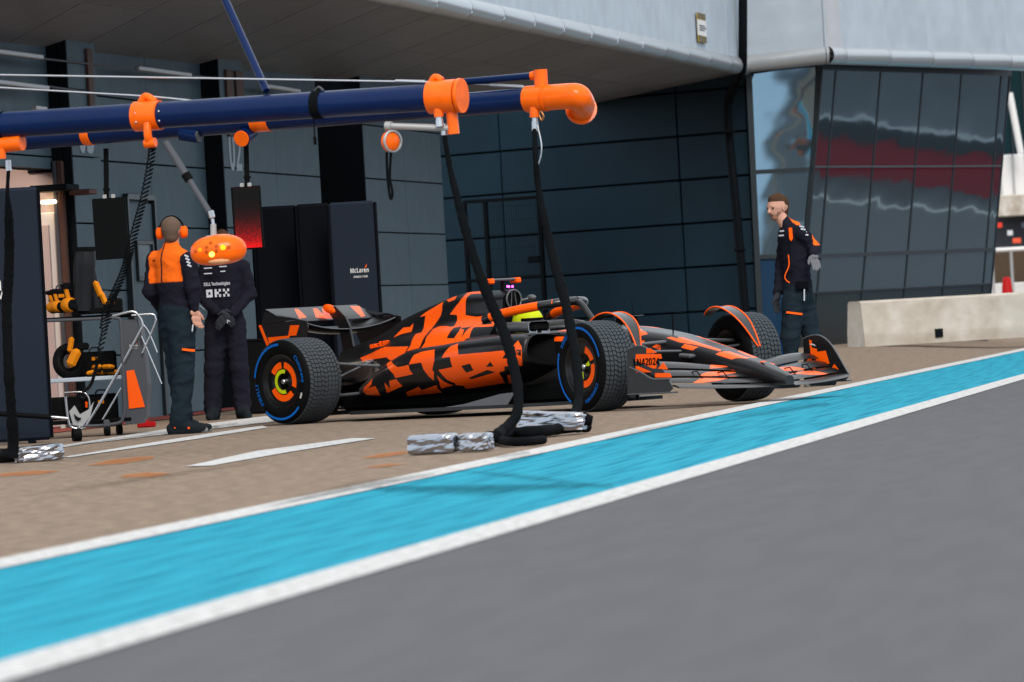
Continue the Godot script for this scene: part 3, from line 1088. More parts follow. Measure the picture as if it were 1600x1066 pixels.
	rs.tube([P(1540, 392, 198.0) - o0, P(1720, 382, 198.0) - o0], 0.07, 8)
	done(rs, "rail", M.white, rail)
	for k in 5:
		var p := P(1550 + k * 30, 391, 198.0) - o0
		var t := MB.new()
		t.tube([p, Vector3(p.x, 0.0, p.z)], 0.05, 6)
		done(t, "post", M.pale_metal, rail)
	var rng := RandomNumberGenerator.new()
	rng.seed = 77
	for k in 7:
		var c := P(1560 + k * 13 + rng.randf() * 6, 352 + (k % 3) * 12, 201.5)
		var m := mat([Color(0.8, 0.25, 0.18), Color(0.75, 0.75, 0.78), Color(0.85, 0.35, 0.25), Color(0.25, 0.28, 0.33)][k % 4], 0.8)
		var pv := thing("flag_panel", "small bright banner hanging on the far catch fence", "banner", c, 0.0, "banners on the far catch fence")
		var s := MB.new()
		s.box(Vector3.ZERO, Vector3(0.16 + rng.randf() * 0.2, 0.16, 0.02), Basis.IDENTITY, 0.005)
		done(s, "cloth", m, pv)
	# across the pit road: what the leaning glass mirrors
	var pw := thing("pit_wall", "long grey pit wall with dark red hoarding across the road", "wall")
	var red := mat(Color(0.62, 0.07, 0.15), 0.6)
	var wdir := Vector3(LINE_DIR.x, 0, -LINE_DIR.y)
	var wc := lane(105.0, -14.6)
	var wbs := Basis(wdir, Vector3.UP, wdir.cross(Vector3.UP))
	for q in [["hoarding", 0.36, 0.72, red, 0.4], ["coping", 0.88, 0.32, M.frame, 0.5], ["cap", 1.08, 0.08, M.white, 0.55], ["screen", 2.3, 2.36, M.soffit[0], 0.2], ["rail", 3.55, 0.14, M.white, 0.25]]:
		var s := MB.new()
		s.box(wc + Vector3.UP * q[1], Vector3(120.0, q[2], q[4]), wbs)
		done(s, q[0], q[3], pw)
	var gs := thing("grandstand", "grey grandstand across the circuit with stepped tiers", "grandstand", lane(115.0, -46.0))
	for k in 7:
		var s := MB.new()
		s.box(wbs * Vector3(0, 1.2 + 0.8 * k, 0) + Vector3(LINE_DIR.y, 0, LINE_DIR.x) * (2.0 * k), Vector3(130.0, 2.4 + 0.4 * k, 2.0), wbs)
		done(s, "tier", M.soffit[k % 2] if k % 3 else M.fascia[0], gs)

# ---------------------------------------------------------------- race car (x forward, y up, z to the driver's right hand; origin under the rear axle)
func cr(a: Vector3, b: Vector3, c: Vector3, d: Vector3, t: float) -> Vector3:
	return 0.5 * ((2.0 * b) + (c - a) * t + (2.0 * a - 5.0 * b + 4.0 * c - d) * t * t + (3.0 * b - a - 3.0 * c + d) * t * t * t)

func along(p: Array, f: float) -> Vector3:
	var n := p.size() - 1
	f = clampf(f, 0.0, n)
	var i := mini(int(f), n - 1)
	return cr(p[maxi(i - 1, 0)], p[i], p[i + 1], p[mini(i + 2, n)], f - i)

func loft_half(stations: Array, nu: int, nv: int, side: float) -> Array:
	var tracks := []
	for k in range(1, stations[0].size()):
		var t := []
		for s: Array in stations: t.append(Vector3(s[0], s[k][1], s[k][0] * side))
		tracks.append(t)
	var g := []
	for i in nu:
		var f := float(i) / (nu - 1) * (stations.size() - 1)
		var row := []
		for t: Array in tracks: row.append(along(t, f))
		var out := []
		for j in nv: out.append(along(row, float(j) / (nv - 1) * (row.size() - 1)))
		g.append(out)
	return g

func paint(polys: Array, w := 2048, h := 1024) -> StandardMaterial3D:
	var im := Image.create(w, h, false, Image.FORMAT_RGB8)
	var black := Color(0.055, 0.058, 0.064)
	var orange := Color(1.0, 0.36, 0.02)
	im.fill(black)
	for p: Array in polys:
		var pts := PackedVector2Array()
		for i in range(1, p.size(), 2): pts.append(Vector2(p[i] * w, p[i + 1] * h))
		var col := orange if p[0] == 1 else black
		var lo := h; var hi := 0
		for q in pts:
			lo = mini(lo, int(q.y)); hi = maxi(hi, int(q.y) + 1)
		for y in range(maxi(0, lo), mini(h, hi + 1)):
			var xs := []
			for i in pts.size():
				var a := pts[i]; var b := pts[(i + 1) % pts.size()]
				if (a.y <= y + 0.5) != (b.y <= y + 0.5): xs.append(a.x + (y + 0.5 - a.y) / (b.y - a.y) * (b.x - a.x))
			xs.sort()
			for k in range(0, xs.size() - 1, 2):
				im.fill_rect(Rect2i(int(xs[k]), y, maxi(1, int(xs[k + 1]) - int(xs[k])), 1), col)
	var m := StandardMaterial3D.new()
	m.albedo_texture = ImageTexture.create_from_image(im)
	m.roughness = 0.4
	m.metallic_specular = 0.35
	coat(m, 0.3, 0.16)
	return m

func lofted(called: String, stations: Array, m: Material, parent: Node, sides: Array, nu := 60, nv := 28) -> MeshInstance3D:
	var b := MB.new()
	for s: float in sides: b.grid(loft_half(stations, nu, nv, s), true, s < 0.0)
	return done(b, called, m, parent)

func cap(called: String, ring: Array, m: Material, parent: Node, inset := Vector3.ZERO) -> void:
	var c := Vector3.ZERO
	for v: Vector3 in ring: c += v / ring.size()
	var b := MB.new()
	for i in ring.size(): b.tri(c + inset, ring[i], ring[(i + 1) % ring.size()])
	done(b, called, m, parent)

func plate(called: String, flat: Array, z: float, thick: float, m: Material, parent: Node) -> MeshInstance3D:
	var p := PackedVector2Array()
	for i in range(0, flat.size(), 2): p.append(Vector2(flat[i], flat[i + 1]))
	var b := MB.new()
	b.prism(p, Transform3D(Basis.IDENTITY, Vector3(0, 0, z)), thick)
	return done(b, called, m, parent)

func ring_arc(r0: float, r1: float, a0: float, a1: float, z: float, called: String, m: Material, parent: Node) -> void:
	# flat ring piece facing +z, angles counter-clockwise from forward
	var b := MB.new()
	var n := maxi(3, int(absf(a1 - a0) / 5.0))
	for i in n:
		var t0 := deg_to_rad(a0 + (a1 - a0) * i / n)
		var t1 := deg_to_rad(a0 + (a1 - a0) * (i + 1) / n)
		b.quad(Vector3(cos(t0) * r0, sin(t0) * r0, z), Vector3(cos(t0) * r1, sin(t0) * r1, z), Vector3(cos(t1) * r1, sin(t1) * r1, z), Vector3(cos(t1) * r0, sin(t1) * r0, z))
	done(b, called, m, parent)

func bent_text(text: String, high: float, r: float, mid: float, z: float, called: String, m: Material, parent: Node, spread := 1.0) -> void:
	var tm := TextMesh.new()
	var f := SystemFont.new()
	f.font_names = PackedStringArray(["Droid Sans"])
	f.font_weight = 700
	tm.font = f
	tm.text = text
	tm.font_size = 48
	tm.pixel_size = high / 35.0
	tm.depth = 0.0
	tm.curve_step = 4.0
	var arr := tm.get_mesh_arrays()
	var v: PackedVector3Array = arr[Mesh.ARRAY_VERTEX]
	var ix: PackedInt32Array = arr[Mesh.ARRAY_INDEX]
	var b := MB.new()
	var q := []
	for p in v:
		var t := deg_to_rad(mid) - p.x * spread / r
		q.append(Vector3(cos(t) * (r + p.y), sin(t) * (r + p.y), z))
	for i in range(0, ix.size(), 3):
		var a: Vector3 = q[ix[i]]; var c: Vector3 = q[ix[i + 1]]; var d: Vector3 = q[ix[i + 2]]
		if (c - a).cross(d - a).z < 0.0: b.tri(a, d, c)
		else: b.tri(a, c, d)
	done(b, called, m, parent)

func wheel(parent: Node, at: Vector3, width: float, side: float, steer: float, cols: int, front: bool) -> void:
	var w := Node3D.new()
	w.name = "wheel"
	parent.add_child(w, true)
	w.position = at
	w.basis = Basis(Vector3.UP, deg_to_rad(steer) + (PI if side < 0.0 else 0.0)) * Basis(Vector3.BACK, deg_to_rad(-74.0) if front else 0.0)
	var ax := Transform3D(Basis(Vector3.RIGHT, Vector3.BACK, Vector3.DOWN), Vector3.ZERO)
	var h := width / 2.0
	var prof := [Vector2(0.232, -h + 0.012), Vector2(0.25, -h), Vector2(0.295, -h - 0.004), Vector2(0.33, -h + 0.010), Vector2(0.345, -h + 0.028), Vector2(0.3515, -h + 0.05), Vector2(0.3525, 0.0), Vector2(0.3515, h - 0.05), Vector2(0.345, h - 0.028), Vector2(0.33, h - 0.010), Vector2(0.295, h + 0.004), Vector2(0.25, h), Vector2(0.232, h - 0.012), Vector2(0.225, h - 0.03)]
	var t := MB.new()
	t.smooth().lathe(prof, ax, 72)
	done(t, "tyre", M.side_rubber, w)
	# raised rain tread: rows of blocks set in chevrons
	var tb := MB.new()
	var n := 58
	var usable := width - 0.052
	for c in cols:
		var z0 := -usable / 2 + usable * c / cols + 0.0035
		var z1 := -usable / 2 + usable * (c + 1) / cols - 0.0035
		var f0 := absf(z0) / usable * 0.30
		var f1 := absf(z1) / usable * 0.30
		if c % 3 == 1:
			f0 += 0.035; f1 += 0.035
		var half := 0.4 if c % 2 else 0.0
		for k in n:
			var s := TAU / n
			var a0 := s * (k + half) + 0.010
			var a1 := s * (k + 1 + half) - 0.010
			var rad := func(z: float) -> float: return 0.360 - 0.010 * pow(absf(z) / (usable / 2), 4.0)
			var pt := func(a: float, z: float, r: float) -> Vector3: return Vector3(cos(a) * r, sin(a) * r, z)
			var r0: float = rad.call(z0); var r1: float = rad.call(z1)
			var top := [pt.call(a0 + f0, z0, r0), pt.call(a1 + f0, z0, r0), pt.call(a1 + f1, z1, r1), pt.call(a0 + f1, z1, r1)]
			var low := [pt.call(a0 + f0, z0, r0 - 0.012), pt.call(a1 + f0, z0, r0 - 0.012), pt.call(a1 + f1, z1, r1 - 0.012), pt.call(a0 + f1, z1, r1 - 0.012)]
			tb.quad(top[0], top[1], top[2], top[3])
			for e in 4: tb.quad(low[e], low[(e + 1) % 4], top[(e + 1) % 4], top[e])
	done(tb, "tread_blocks", M.rubber, w).set_meta("kind", "stuff")
	var r := MB.new()
	r.smooth().lathe([Vector2(0.232, h - 0.012), Vector2(0.222, h - 0.014), Vector2(0.205, h - 0.035), Vector2(0.19, h - 0.045), Vector2(0.17, h - 0.038), Vector2(0.10, h - 0.040), Vector2(0.095, h - 0.075), Vector2(0.03, h - 0.075), Vector2(0.028, h - 0.045), Vector2(0.0, h - 0.042)], ax, 48)
	r.lathe([Vector2(0.0, -h + 0.05), Vector2(0.2, -h + 0.05), Vector2(0.228, -h + 0.012)], ax, 32)
	done(r, "rim", M.rim, w)
	var z := h - 0.036
	ring_arc(0.112, 0.165, 95, 150, z, "rim_stripe", M.car_orange, w)
	ring_arc(0.112, 0.165, -20, 82, z, "rim_stripe", M.car_orange, w)
	ring_arc(0.112, 0.165, 205, 318, z, "rim_stripe", M.car_orange, w)
	if front:
		for a: float in [90.0, 210.0, 330.0]: ring_arc(0.04, 0.098, a - 12, a + 12, z + 0.002, "nut_lobe", M.lime, w)
	else: ring_arc(0.070, 0.102, 70, 290, z + 0.002, "nut_ring", M.lime, w)
	var hub := MB.new()
	hub.smooth().lathe([Vector2(0.022, h - 0.045), Vector2(0.02, h - 0.028), Vector2(0.008, h - 0.024), Vector2(0.0, h - 0.024)], ax, 16)
	done(hub, "hub_nut", M.steel, w)
	var zs := h + 0.0062
	ring_arc(0.300, 0.319, 88, 172, zs, "sidewall_band", M.tyre_blue, w)
	ring_arc(0.300, 0.319, 232, 316, zs, "sidewall_band", M.tyre_blue, w)
	bent_text("Cinturato", 0.034, 0.288, 22, zs, "sidewall_lettering", M.tyre_blue, w, 1.15)
	bent_text("PIRELLI", 0.034, 0.288, 202, zs, "sidewall_lettering", M.tyre_blue, w, 1.15)
	ring_arc(0.276, 0.296, -30, -20, zs, "sidewall_tag", M.tyre_white, w)

func wing_grid(e: int, side: float) -> Array:
	var g := []
	var nu := 26
	var nv := 8
	for i in nu:
		var z := 0.10 + 0.87 * i / (nu - 1)
		var q := (z - 0.1) / 0.87
		var le := Vector2(4.87 - 0.22 * pow(q, 1.3), 0.125 + 0.035 * q * q)
		var te := Vector2(4.30 - 0.10 * q, 0.27 + 0.10 * q - 0.05 * pow(q, 6.0))
		var row := []
		for j in nv:
			var f := float(j) / (nv - 1)
			var w := (e + 0.03 + 0.94 * f) / 4.0
			row.append(Vector3(lerpf(le.x, te.x, w), le.y + (te.y - le.y) * pow(w, 1.25) + 0.012 * sin(PI * f) + 0.012 * e, z * side))
		g.append(row)
	return g

func shell_of(g: Array, thick: float) -> Array:
	var out := []
	for row: Array in g:
		var r := []
		for j in row.size():
			var f := float(j) / (row.size() - 1)
			r.append((row[j] as Vector3) - Vector3.UP * thick * sqrt(maxf(0.0, sin(PI * f))) - Vector3.UP * 0.001)
		out.append(r)
	return out

func build_car() -> void:
	var car := thing("race_car", "orange and black open wheel race car with rain tyres", "race car", Vector3(-1.2197, 0, -52.2362), deg_to_rad(-46.4))
	# body
	lofted("nose_and_tub", NOSE, paint(PAINT_NOSE), car, [1.0, -1.0], 90, 28)
	lofted("engine_cover", COVER, paint(PAINT_COVER), car, [1.0, -1.0], 80, 32)
	var pm := paint(PAINT_POD)
	for s: float in [1.0, -1.0]:
		var pod := lofted("sidepod", POD, pm, car, [s], 80, 30)
		var ring := []
		for v: Vector3 in loft_half(POD, 2, 30, s)[0]: ring.append(v)
		cap("radiator_inlet", ring, M.matt_black, pod, Vector3(-0.18, 0, 0))
		var tail := []
		for v: Vector3 in loft_half(POD, 2, 30, s)[1]: tail.append(v)
		cap("outlet", tail, M.matt_black, pod)
	var front := []
	for v: Vector3 in loft_half(COVER, 2, 24, 1.0)[0]: front.append(v)
	var other := []
	for v: Vector3 in loft_half(COVER, 2, 24, -1.0)[0]: other.append(v)
	other.reverse()
	cap("roll_hoop_face", front + other, M.matt_black, car)
	var back := []
	for v: Vector3 in loft_half(COVER, 2, 24, 1.0)[1]: back.append(v)
	other = []
	for v: Vector3 in loft_half(COVER, 2, 24, -1.0)[1]: other.append(v)
	other.reverse()
	cap("exhaust_opening", back + other, M.matt_black, car)
	# air intake
	var ring_pts := []
	for i in 25:
		var a := TAU * i / 24.0
		ring_pts.append(Vector3(1.82, 0.932 + 0.078 * cos(a), 0.082 * sin(a)))
	var ib := MB.new()
	ib.tube(ring_pts, 0.008, 8, false)
	var intake := done(ib, "air_intake", M.grey_carbon, car)
	var im := MB.new()
	im.smooth().lathe([Vector2(0.08, 0.0), Vector2(0.07, -0.08), Vector2(0.0, -0.1)], Transform3D(Basis(Vector3.UP, Vector3.RIGHT, Vector3.FORWARD), Vector3(1.82, 0.932, 0)), 24)
	done(im, "duct", M.matt_black, intake)
	for z: float in [-0.022, 0.022]:
		var v := MB.new()
		v.bar(Vector3(1.815, 0.86, z * 1.5), Vector3(1.815, 1.0, z * 0.7), 0.006, 0.006, Vector3.RIGHT)
		done(v, "splitter", M.grey_carbon, intake)
	# camera bar on the roll hoop, with its lights
	var tb := MB.new()
	tb.box(Vector3(1.70, 1.10, 0.015), Vector3(0.07, 0.022, 0.27), Basis(Vector3.RIGHT, 0.0), 0.008)
	var tcam := done(tb, "camera_bar", M.grey_carbon, car)
	for z: float in [-0.135, 0.165]:
		var e := MB.new()
		e.box(Vector3(1.71, 1.09, z), Vector3(0.10, 0.045, 0.05), Basis.IDENTITY, 0.01)
		done(e, "camera_end", M.car_orange, tcam)
	var stalk := MB.new()
	stalk.tube([Vector3(1.69, 1.0, 0.0), Vector3(1.70, 1.10, 0.0)], 0.018, 8)
	done(stalk, "stalk", M.matt_black, tcam)
	for z: float in [-0.02, 0.02, 0.035]:
		var l := MB.new()
		l.ball(Vector3(1.79, 1.035 + absf(z) * 0.2, z), Vector3.ONE * 0.009, Basis.IDENTITY, 6)
		done(l, "status_light", M.light_pink, tcam)
	var pod_cam := MB.new()
	pod_cam.ball(Vector3(1.86, 0.94, -0.16), Vector3(0.05, 0.025, 0.03), Basis.IDENTITY, 8)
	pod_cam.tube([Vector3(1.82, 0.92, -0.08), Vector3(1.85, 0.935, -0.15)], 0.012, 6)
	done(pod_cam, "hoop_camera", M.grey_carbon, car)
	# halo
	var pts := [Vector3(1.84, 0.775, 0.37), Vector3(1.91, 0.795, 0.36), Vector3(1.99, 0.815, 0.34), Vector3(2.2, 0.845, 0.30), Vector3(2.39, 0.868, 0.23), Vector3(2.51, 0.885, 0.12), Vector3(2.55, 0.89, 0.0)]
	var path := smooth_path(pts, 6)
	for s: float in [1.0, -1.0]:
		var q := []
		for v: Vector3 in path: q.append(Vector3(v.x, v.y, v.z * s))
		var hb := MB.new()
		hb.tube(q, 0.036, 12)
		var half := done(hb, "halo_arm", M.carbon, car)
		var ob := MB.new()
		ob.tube(q.slice(6, 24), 0.0375, 12, false)
		done(ob, "halo_stripe", M.car_orange, half)
	var hp := MB.new()
	hp.tube(smooth_path([Vector3(2.53, 0.89, 0), Vector3(2.62, 0.85, 0), Vector3(2.74, 0.72, 0), Vector3(2.86, 0.63, 0)], 5), [0.036, 0.034, 0.032, 0.03, 0.028, 0.027, 0.026, 0.026, 0.026, 0.026, 0.026, 0.028, 0.03, 0.032, 0.034, 0.036], 10)
	done(hp, "halo_pillar", M.carbon, car)
	var tri := MB.new()
	tri.prism(PackedVector2Array([Vector2(-0.05, 0.0), Vector2(0.05, 0.0), Vector2(0.0, 0.035)]), Transform3D(Basis(Vector3.UP, -0.9), Vector3(2.475, 0.877, 0.198)), 0.004)
	done(tri, "halo_triangle", M.car_orange, car)
	# cockpit rim, headrest, windscreen edge
	for s: float in [1.0, -1.0]:
		var hr := MB.new()
		hr.tube(smooth_path([Vector3(1.92, 0.695, 0.27 * s), Vector3(2.05, 0.705, 0.28 * s), Vector3(2.22, 0.70, 0.27 * s), Vector3(2.42, 0.675, 0.22 * s)], 4), 0.045, 10)
		done(hr, "headrest", M.grey_carbon, car)
	var ws := MB.new()
	ws.tube(smooth_path([Vector3(2.35, 0.665, 0.27), Vector3(2.55, 0.68, 0.2), Vector3(2.66, 0.69, 0.0), Vector3(2.55, 0.68, -0.2), Vector3(2.35, 0.665, -0.27)], 4), 0.018, 8)
	done(ws, "windscreen_rim", M.carbon, car)
	# mirrors
	for s: float in [1.0, -1.0]:
		var mb := MB.new()
		mb.box(Vector3(2.62, 0.70, 0.50 * s), Vector3(0.07, 0.075, 0.21), Basis(Vector3.UP, 0.15 * s), 0.018)
		var mir := done(mb, "mirror", M.matt_black, car)
		var g := MB.new()
		g.box(Vector3(2.583, 0.70, 0.505 * s), Vector3(0.006, 0.055, 0.18), Basis(Vector3.UP, 0.15 * s))
		done(g, "mirror_glass", M.steel, mir)
		for q in [[0.42, 0.665], [0.56, 0.665]]:
			var st := MB.new()
			st.box(Vector3(2.61, 0.652, q[0] * s), Vector3(0.09, 0.045, 0.008), Basis.IDENTITY, 0.002)
			done(st, "stay", M.steel, mir)
		var sh := MB.new()
		sh.box(Vector3(2.64, 0.742, 0.50 * s), Vector3(0.09, 0.006, 0.26), Basis.IDENTITY, 0.002)
		done(sh, "winglet", M.grey_carbon, mir)
		var sl := MB.new()
		sl.box(Vector3(2.62, 0.640, 0.5 * s), Vector3(0.16, 0.008, 0.36), Basis.IDENTITY, 0.003)
		done(sl, "mirror_shelf", M.grey_carbon, mir)
	# driver's helmet
	var hm := MB.new()
	hm.ball(Vector3(1.97, 0.735, 0.0), Vector3(0.145, 0.135, 0.118), Basis.IDENTITY, 14)
	var helm := done(hm, "driver_helmet", M.lime, car)
	var vz := MB.new()
	vz.smooth()
	var vg := []
	for i in 9:
		var row := []
		for j in 13:
			var el := deg_to_rad(-14 + 30.0 * i / 8)
			var az := deg_to_rad(-75 + 150.0 * j / 12)
			row.append(Vector3(1.97, 0.735, 0) + Vector3(cos(el) * cos(az) * 0.147, sin(el) * 0.137, cos(el) * sin(az) * 0.120))
		vg.append(row)
	vz.grid(vg, false, true)
	done(vz, "visor", M.visor, helm)
	lettering("DELL", 0.035, "helmet_lettering", M.visor, helm, Transform3D(Basis(Vector3.UP, 0.25), Vector3(1.95, 0.815, 0.100)), "Droid Sans", 0.004)
	# floor, with edge wing, fences and hull
	var fl := PackedVector2Array()
	var half := [Vector2(3.12, 0.16), Vector2(3.08, 0.40), Vector2(2.78, 0.60), Vector2(2.62, 0.77), Vector2(1.2, 0.80), Vector2(0.60, 0.78), Vector2(0.44, 0.60), Vector2(0.38, 0.50), Vector2(-0.34, 0.46)]
	for q: Vector2 in half: fl.append(Vector2(q.x, -q.y))
	for i in half.size(): fl.append(Vector2(half[half.size() - 1 - i].x, half[half.size() - 1 - i].y))
	var fb := MB.new()
	fb.prism(fl, Transform3D(Basis(Vector3.RIGHT, Vector3.FORWARD, Vector3.UP), Vector3(0, 0.072, 0)), 0.028)
	var floor_part := done(fb, "underfloor", M.carbon, car)
	var hull := MB.new()
	hull.box(Vector3(1.45, 0.16, 0), Vector3(2.7, 0.16, 0.84), Basis.IDENTITY, 0.03)
	hull.box(Vector3(0.0, 0.27, 0), Vector3(0.9, 0.30, 0.30), Basis.IDENTITY, 0.05)
	done(hull, "hull", M.matt_black, car)
	for s: float in [1.0, -1.0]:
		var ew := MB.new()
		ew.prism(PackedVector2Array([Vector2(1.55, 0.085), Vector2(2.45, 0.085), Vector2(2.52, 0.20), Vector2(2.35, 0.19), Vector2(1.95, 0.12)]), Transform3D(Basis(Vector3.RIGHT, 0.30 * -s), Vector3(0, -0.01, 0.775 * s)), 0.008)
		done(ew, "edge_wing", M.grey_carbon, floor_part)
		for q in [[0.62, 2.48], [0.52, 2.66], [0.40, 2.80]]:
			var fe := MB.new()
			fe.prism(PackedVector2Array([Vector2(q[1], 0.06), Vector2(q[1] + 0.42, 0.06), Vector2(q[1] + 0.40, 0.24), Vector2(q[1] + 0.16, 0.33), Vector2(q[1], 0.33)]), Transform3D(Basis(Vector3.UP, 0.12 * s), Vector3(0, 0, q[0] * s)), 0.012)
			done(fe, "fence", M.carbon, floor_part)
		var df := MB.new()
		df.prism(PackedVector2Array([Vector2(0.1, 0.06), Vector2(-0.38, 0.10), Vector2(-0.40, 0.33), Vector2(-0.2, 0.30), Vector2(0.1, 0.16)]), Transform3D(Basis.IDENTITY, Vector3(0, 0, 0.47 * s)), 0.012)
		done(df, "diffuser_side", M.carbon, floor_part)
	# wheels
	wheel(car, Vector3(0, 0.361, 0.80), 0.40, 1.0, 0.0, 9, false)
	wheel(car, Vector3(0, 0.361, -0.80), 0.40, -1.0, 0.0, 9, false)
	wheel(car, Vector3(3.6, 0.361, 0.83), 0.33, 1.0, -12.0, 8, true)
	wheel(car, Vector3(3.6, 0.361, -0.83), 0.33, -1.0, -12.0, 8, true)
	# suspension arms
	for s: float in [1.0, -1.0]:
		for q in [[3.72, 0.52, 0.17, 3.62, 0.50, 0.70, 0.014], [3.35, 0.50, 0.20, 3.58, 0.50, 0.70, 0.014], [3.75, 0.28, 0.16, 3.62, 0.22, 0.72, 0.014], [3.35, 0.26, 0.2, 3.58, 0.22, 0.72, 0.014], [3.9, 0.44, 0.16, 3.72, 0.46, 0.68, 0.010],
			[0.55, 0.44, 0.30, 0.05, 0.50, 0.62, 0.013], [-0.2, 0.40, 0.10, -0.03, 0.50, 0.62, 0.013], [0.6, 0.24, 0.32, 0.05, 0.21, 0.62, 0.013], [-0.2, 0.22, 0.12, -0.03, 0.21, 0.62, 0.013], [0.0, 0.34, 0.12, 0.0, 0.36, 0.62, 0.022], [0.35, 0.50, 0.24, 0.06, 0.30, 0.62, 0.011]]:
			var a := MB.new()
			a.tube([Vector3(q[0], q[1], q[2] * s), Vector3(q[3], q[4], q[5] * s)], q[6], 8)
			done(a, "suspension_arm", M.grey_carbon if q[6] < 0.02 else M.matt_black, car)
	# wheel deflectors over the front tyres
	for s: float in [1.0, -1.0]:
		var arc := smooth_path([Vector3(3.40, 0.715, 0), Vector3(3.50, 0.765, 0), Vector3(3.62, 0.775, 0), Vector3(3.73, 0.735, 0), Vector3(3.82, 0.66, 0), Vector3(3.88, 0.56, 0), Vector3(3.93, 0.44, 0)], 4)
		var g := []
		var g2 := []
		for i in arc.size():
			var v: Vector3 = arc[i]
			var wide := 0.15 * sin(PI * minf(1.0, 0.18 + 0.8 * i / arc.size()))
			g.append([v + Vector3(0, 0, (0.69 - wide) * s), v + Vector3(0, 0, 0.69 * s)])
			g2.append([v + Vector3(0, -0.008, (0.69 - wide) * s), v + Vector3(0, -0.008, 0.69 * s)])
		var a := MB.new()
		a.grid(g, false, s > 0)
		a.grid(g2, false, s < 0)
		var arch := done(a, "wheel_deflector", M.carbon, car)
		for k in 2:
			var e := []
			for row: Array in g: e.append(row[k])
			var o := MB.new()
			o.tube(e, 0.0065, 8)
			done(o, "deflector_edge", M.car_orange, arch)
	# front wing
	var wm := paint(PAINT_WING)
	for s: float in [1.0, -1.0]:
		for e in 4:
			var g := wing_grid(e, s)
			var uvs := []
			for i in g.size():
				var row := []
				for j in g[0].size(): row.append(Vector2(float(i) / (g.size() - 1), (e + float(j) / (g[0].size() - 1)) / 4.0))
				uvs.append(row)
			var b := MB.new()
			b.grid(g, true, s > 0.0, uvs)
			var el := done(b, "front_wing_element", wm, car)
			var u := MB.new()
			u.grid(shell_of(g, 0.014), false, s < 0.0)
			done(u, "underside", M.carbon, el)
		for k: float in [0.35, 0.62]:
			var p0: Vector3 = wing_grid(1, s)[int(k * 25)][4]
			var p1: Vector3 = wing_grid(2, s)[int(k * 25)][3]
			var c := MB.new()
			c.tube([p0, p0.lerp(p1, 0.5) + Vector3.UP * 0.03, p1], 0.005, 6)
			done(c, "slot_bracket", M.matt_black, car)
		var ep := plate("front_endplate", [4.10, 0.125, 4.12, 0.47, 4.18, 0.50, 4.31, 0.495, 4.42, 0.42, 4.59, 0.19, 4.60, 0.16, 4.56, 0.135], 1.0 * s, 0.010, M.carbon, car)
		var rim := MB.new()
		rim.tube(smooth_path([Vector3(4.12, 0.48, s), Vector3(4.22, 0.502, s), Vector3(4.32, 0.49, s), Vector3(4.43, 0.41, s), Vector3(4.595, 0.18, s)], 4), 0.007, 6)
		done(rim, "endplate_edge", M.grey_carbon, ep)
		var ft := MB.new()
		ft.box(Vector3(4.36, 0.128, 0.985 * s), Vector3(0.5, 0.012, 0.07), Basis.IDENTITY, 0.004)
		done(ft, "footplate", M.grey_carbon, ep)
		if s > 0.0:
			for p: Array in PATCH_NEAR: plate("endplate_patch", p, 1.0065, 0.003, M.car_orange, ep)
			lettering("LN42024", 0.055, "endplate_lettering", M.matt_black, ep, Transform3D(Basis.IDENTITY, Vector3(4.33, 0.375, 1.0095)), "Droid Sans", 0.002, 0.95, true)
			var dv := MB.new()
			dv.tube(smooth_path([Vector3(4.15, 0.34, 1.015), Vector3(4.30, 0.29, 1.03), Vector3(4.42, 0.24, 1.035), Vector3(4.58, 0.235, 1.012)], 4), 0.009, 6)
			done(dv, "dive_plane", M.grey_carbon, ep)
		else:
			for p: Array in PATCH_FAR: plate("endplate_patch", p, -0.9935, 0.003, M.car_orange, ep)
			plate("endplate_swoosh", [4.185, 0.432, 4.22, 0.437, 4.25, 0.425, 4.255, 0.415, 4.225, 0.425], -0.990, 0.002, M.white, ep)
	# nose details
	var pit := MB.new()
	pit.tube([Vector3(3.66, 0.56, 0.02), Vector3(3.66, 0.755, 0.02)], 0.006, 6)
	pit.tube([Vector3(3.66, 0.75, 0.02), Vector3(3.78, 0.745, 0.02)], 0.005, 6)
	done(pit, "pitot_tube", M.matt_black, car)
	var an := MB.new()
	an.tube([Vector3(3.2, 0.64, 0), Vector3(3.19, 0.86, 0)], 0.0025, 5)
	done(an, "antenna", M.matt_black, car)
	for s: float in [1.0, -1.0]:
		var nc := MB.new()
		nc.box(Vector3(3.98, 0.40, 0.20 * s), Vector3(0.14, 0.035, 0.07), Basis(Vector3.BACK, -0.1), 0.012)
		done(nc, "nose_camera", M.grey_carbon, car)
	var lg := MB.new()
	lg.prism(PackedVector2Array([Vector2(-0.05, -0.01), Vector2(0.04, -0.018), Vector2(0.05, 0.012), Vector2(0.0, 0.022)]), Transform3D(Basis(Vector3.RIGHT, Vector3(0, 0.2, -1).normalized(), Vector3(0, 1, 0.2).normalized()) * Basis(Vector3.BACK, 0.0), Vector3(4.62, 0.322, 0.02)), 0.003)
	done(lg, "nose_emblem", M.car_orange, car)
	# rear wing
	var fm := paint(PAINT_FLAP)
	var fg := []
	for i in 25:
		var z := 0.52 - 1.04 * i / 24.0
		var row := []
		for j in 7:
			var w := j / 6.0
			row.append(Vector3(-0.44 - 0.24 * w, 0.855 + 0.12 * pow(w, 0.8), z))
		fg.append(row)
	var fpb := MB.new()
	fpb.grid(fg, true, false)
	var flap := done(fpb, "rear_flap", fm, car)
	var fu := MB.new()
	fu.grid(shell_of(fg, 0.02), false, true)
	done(fu, "underside", M.carbon, flap)
	var mg := []
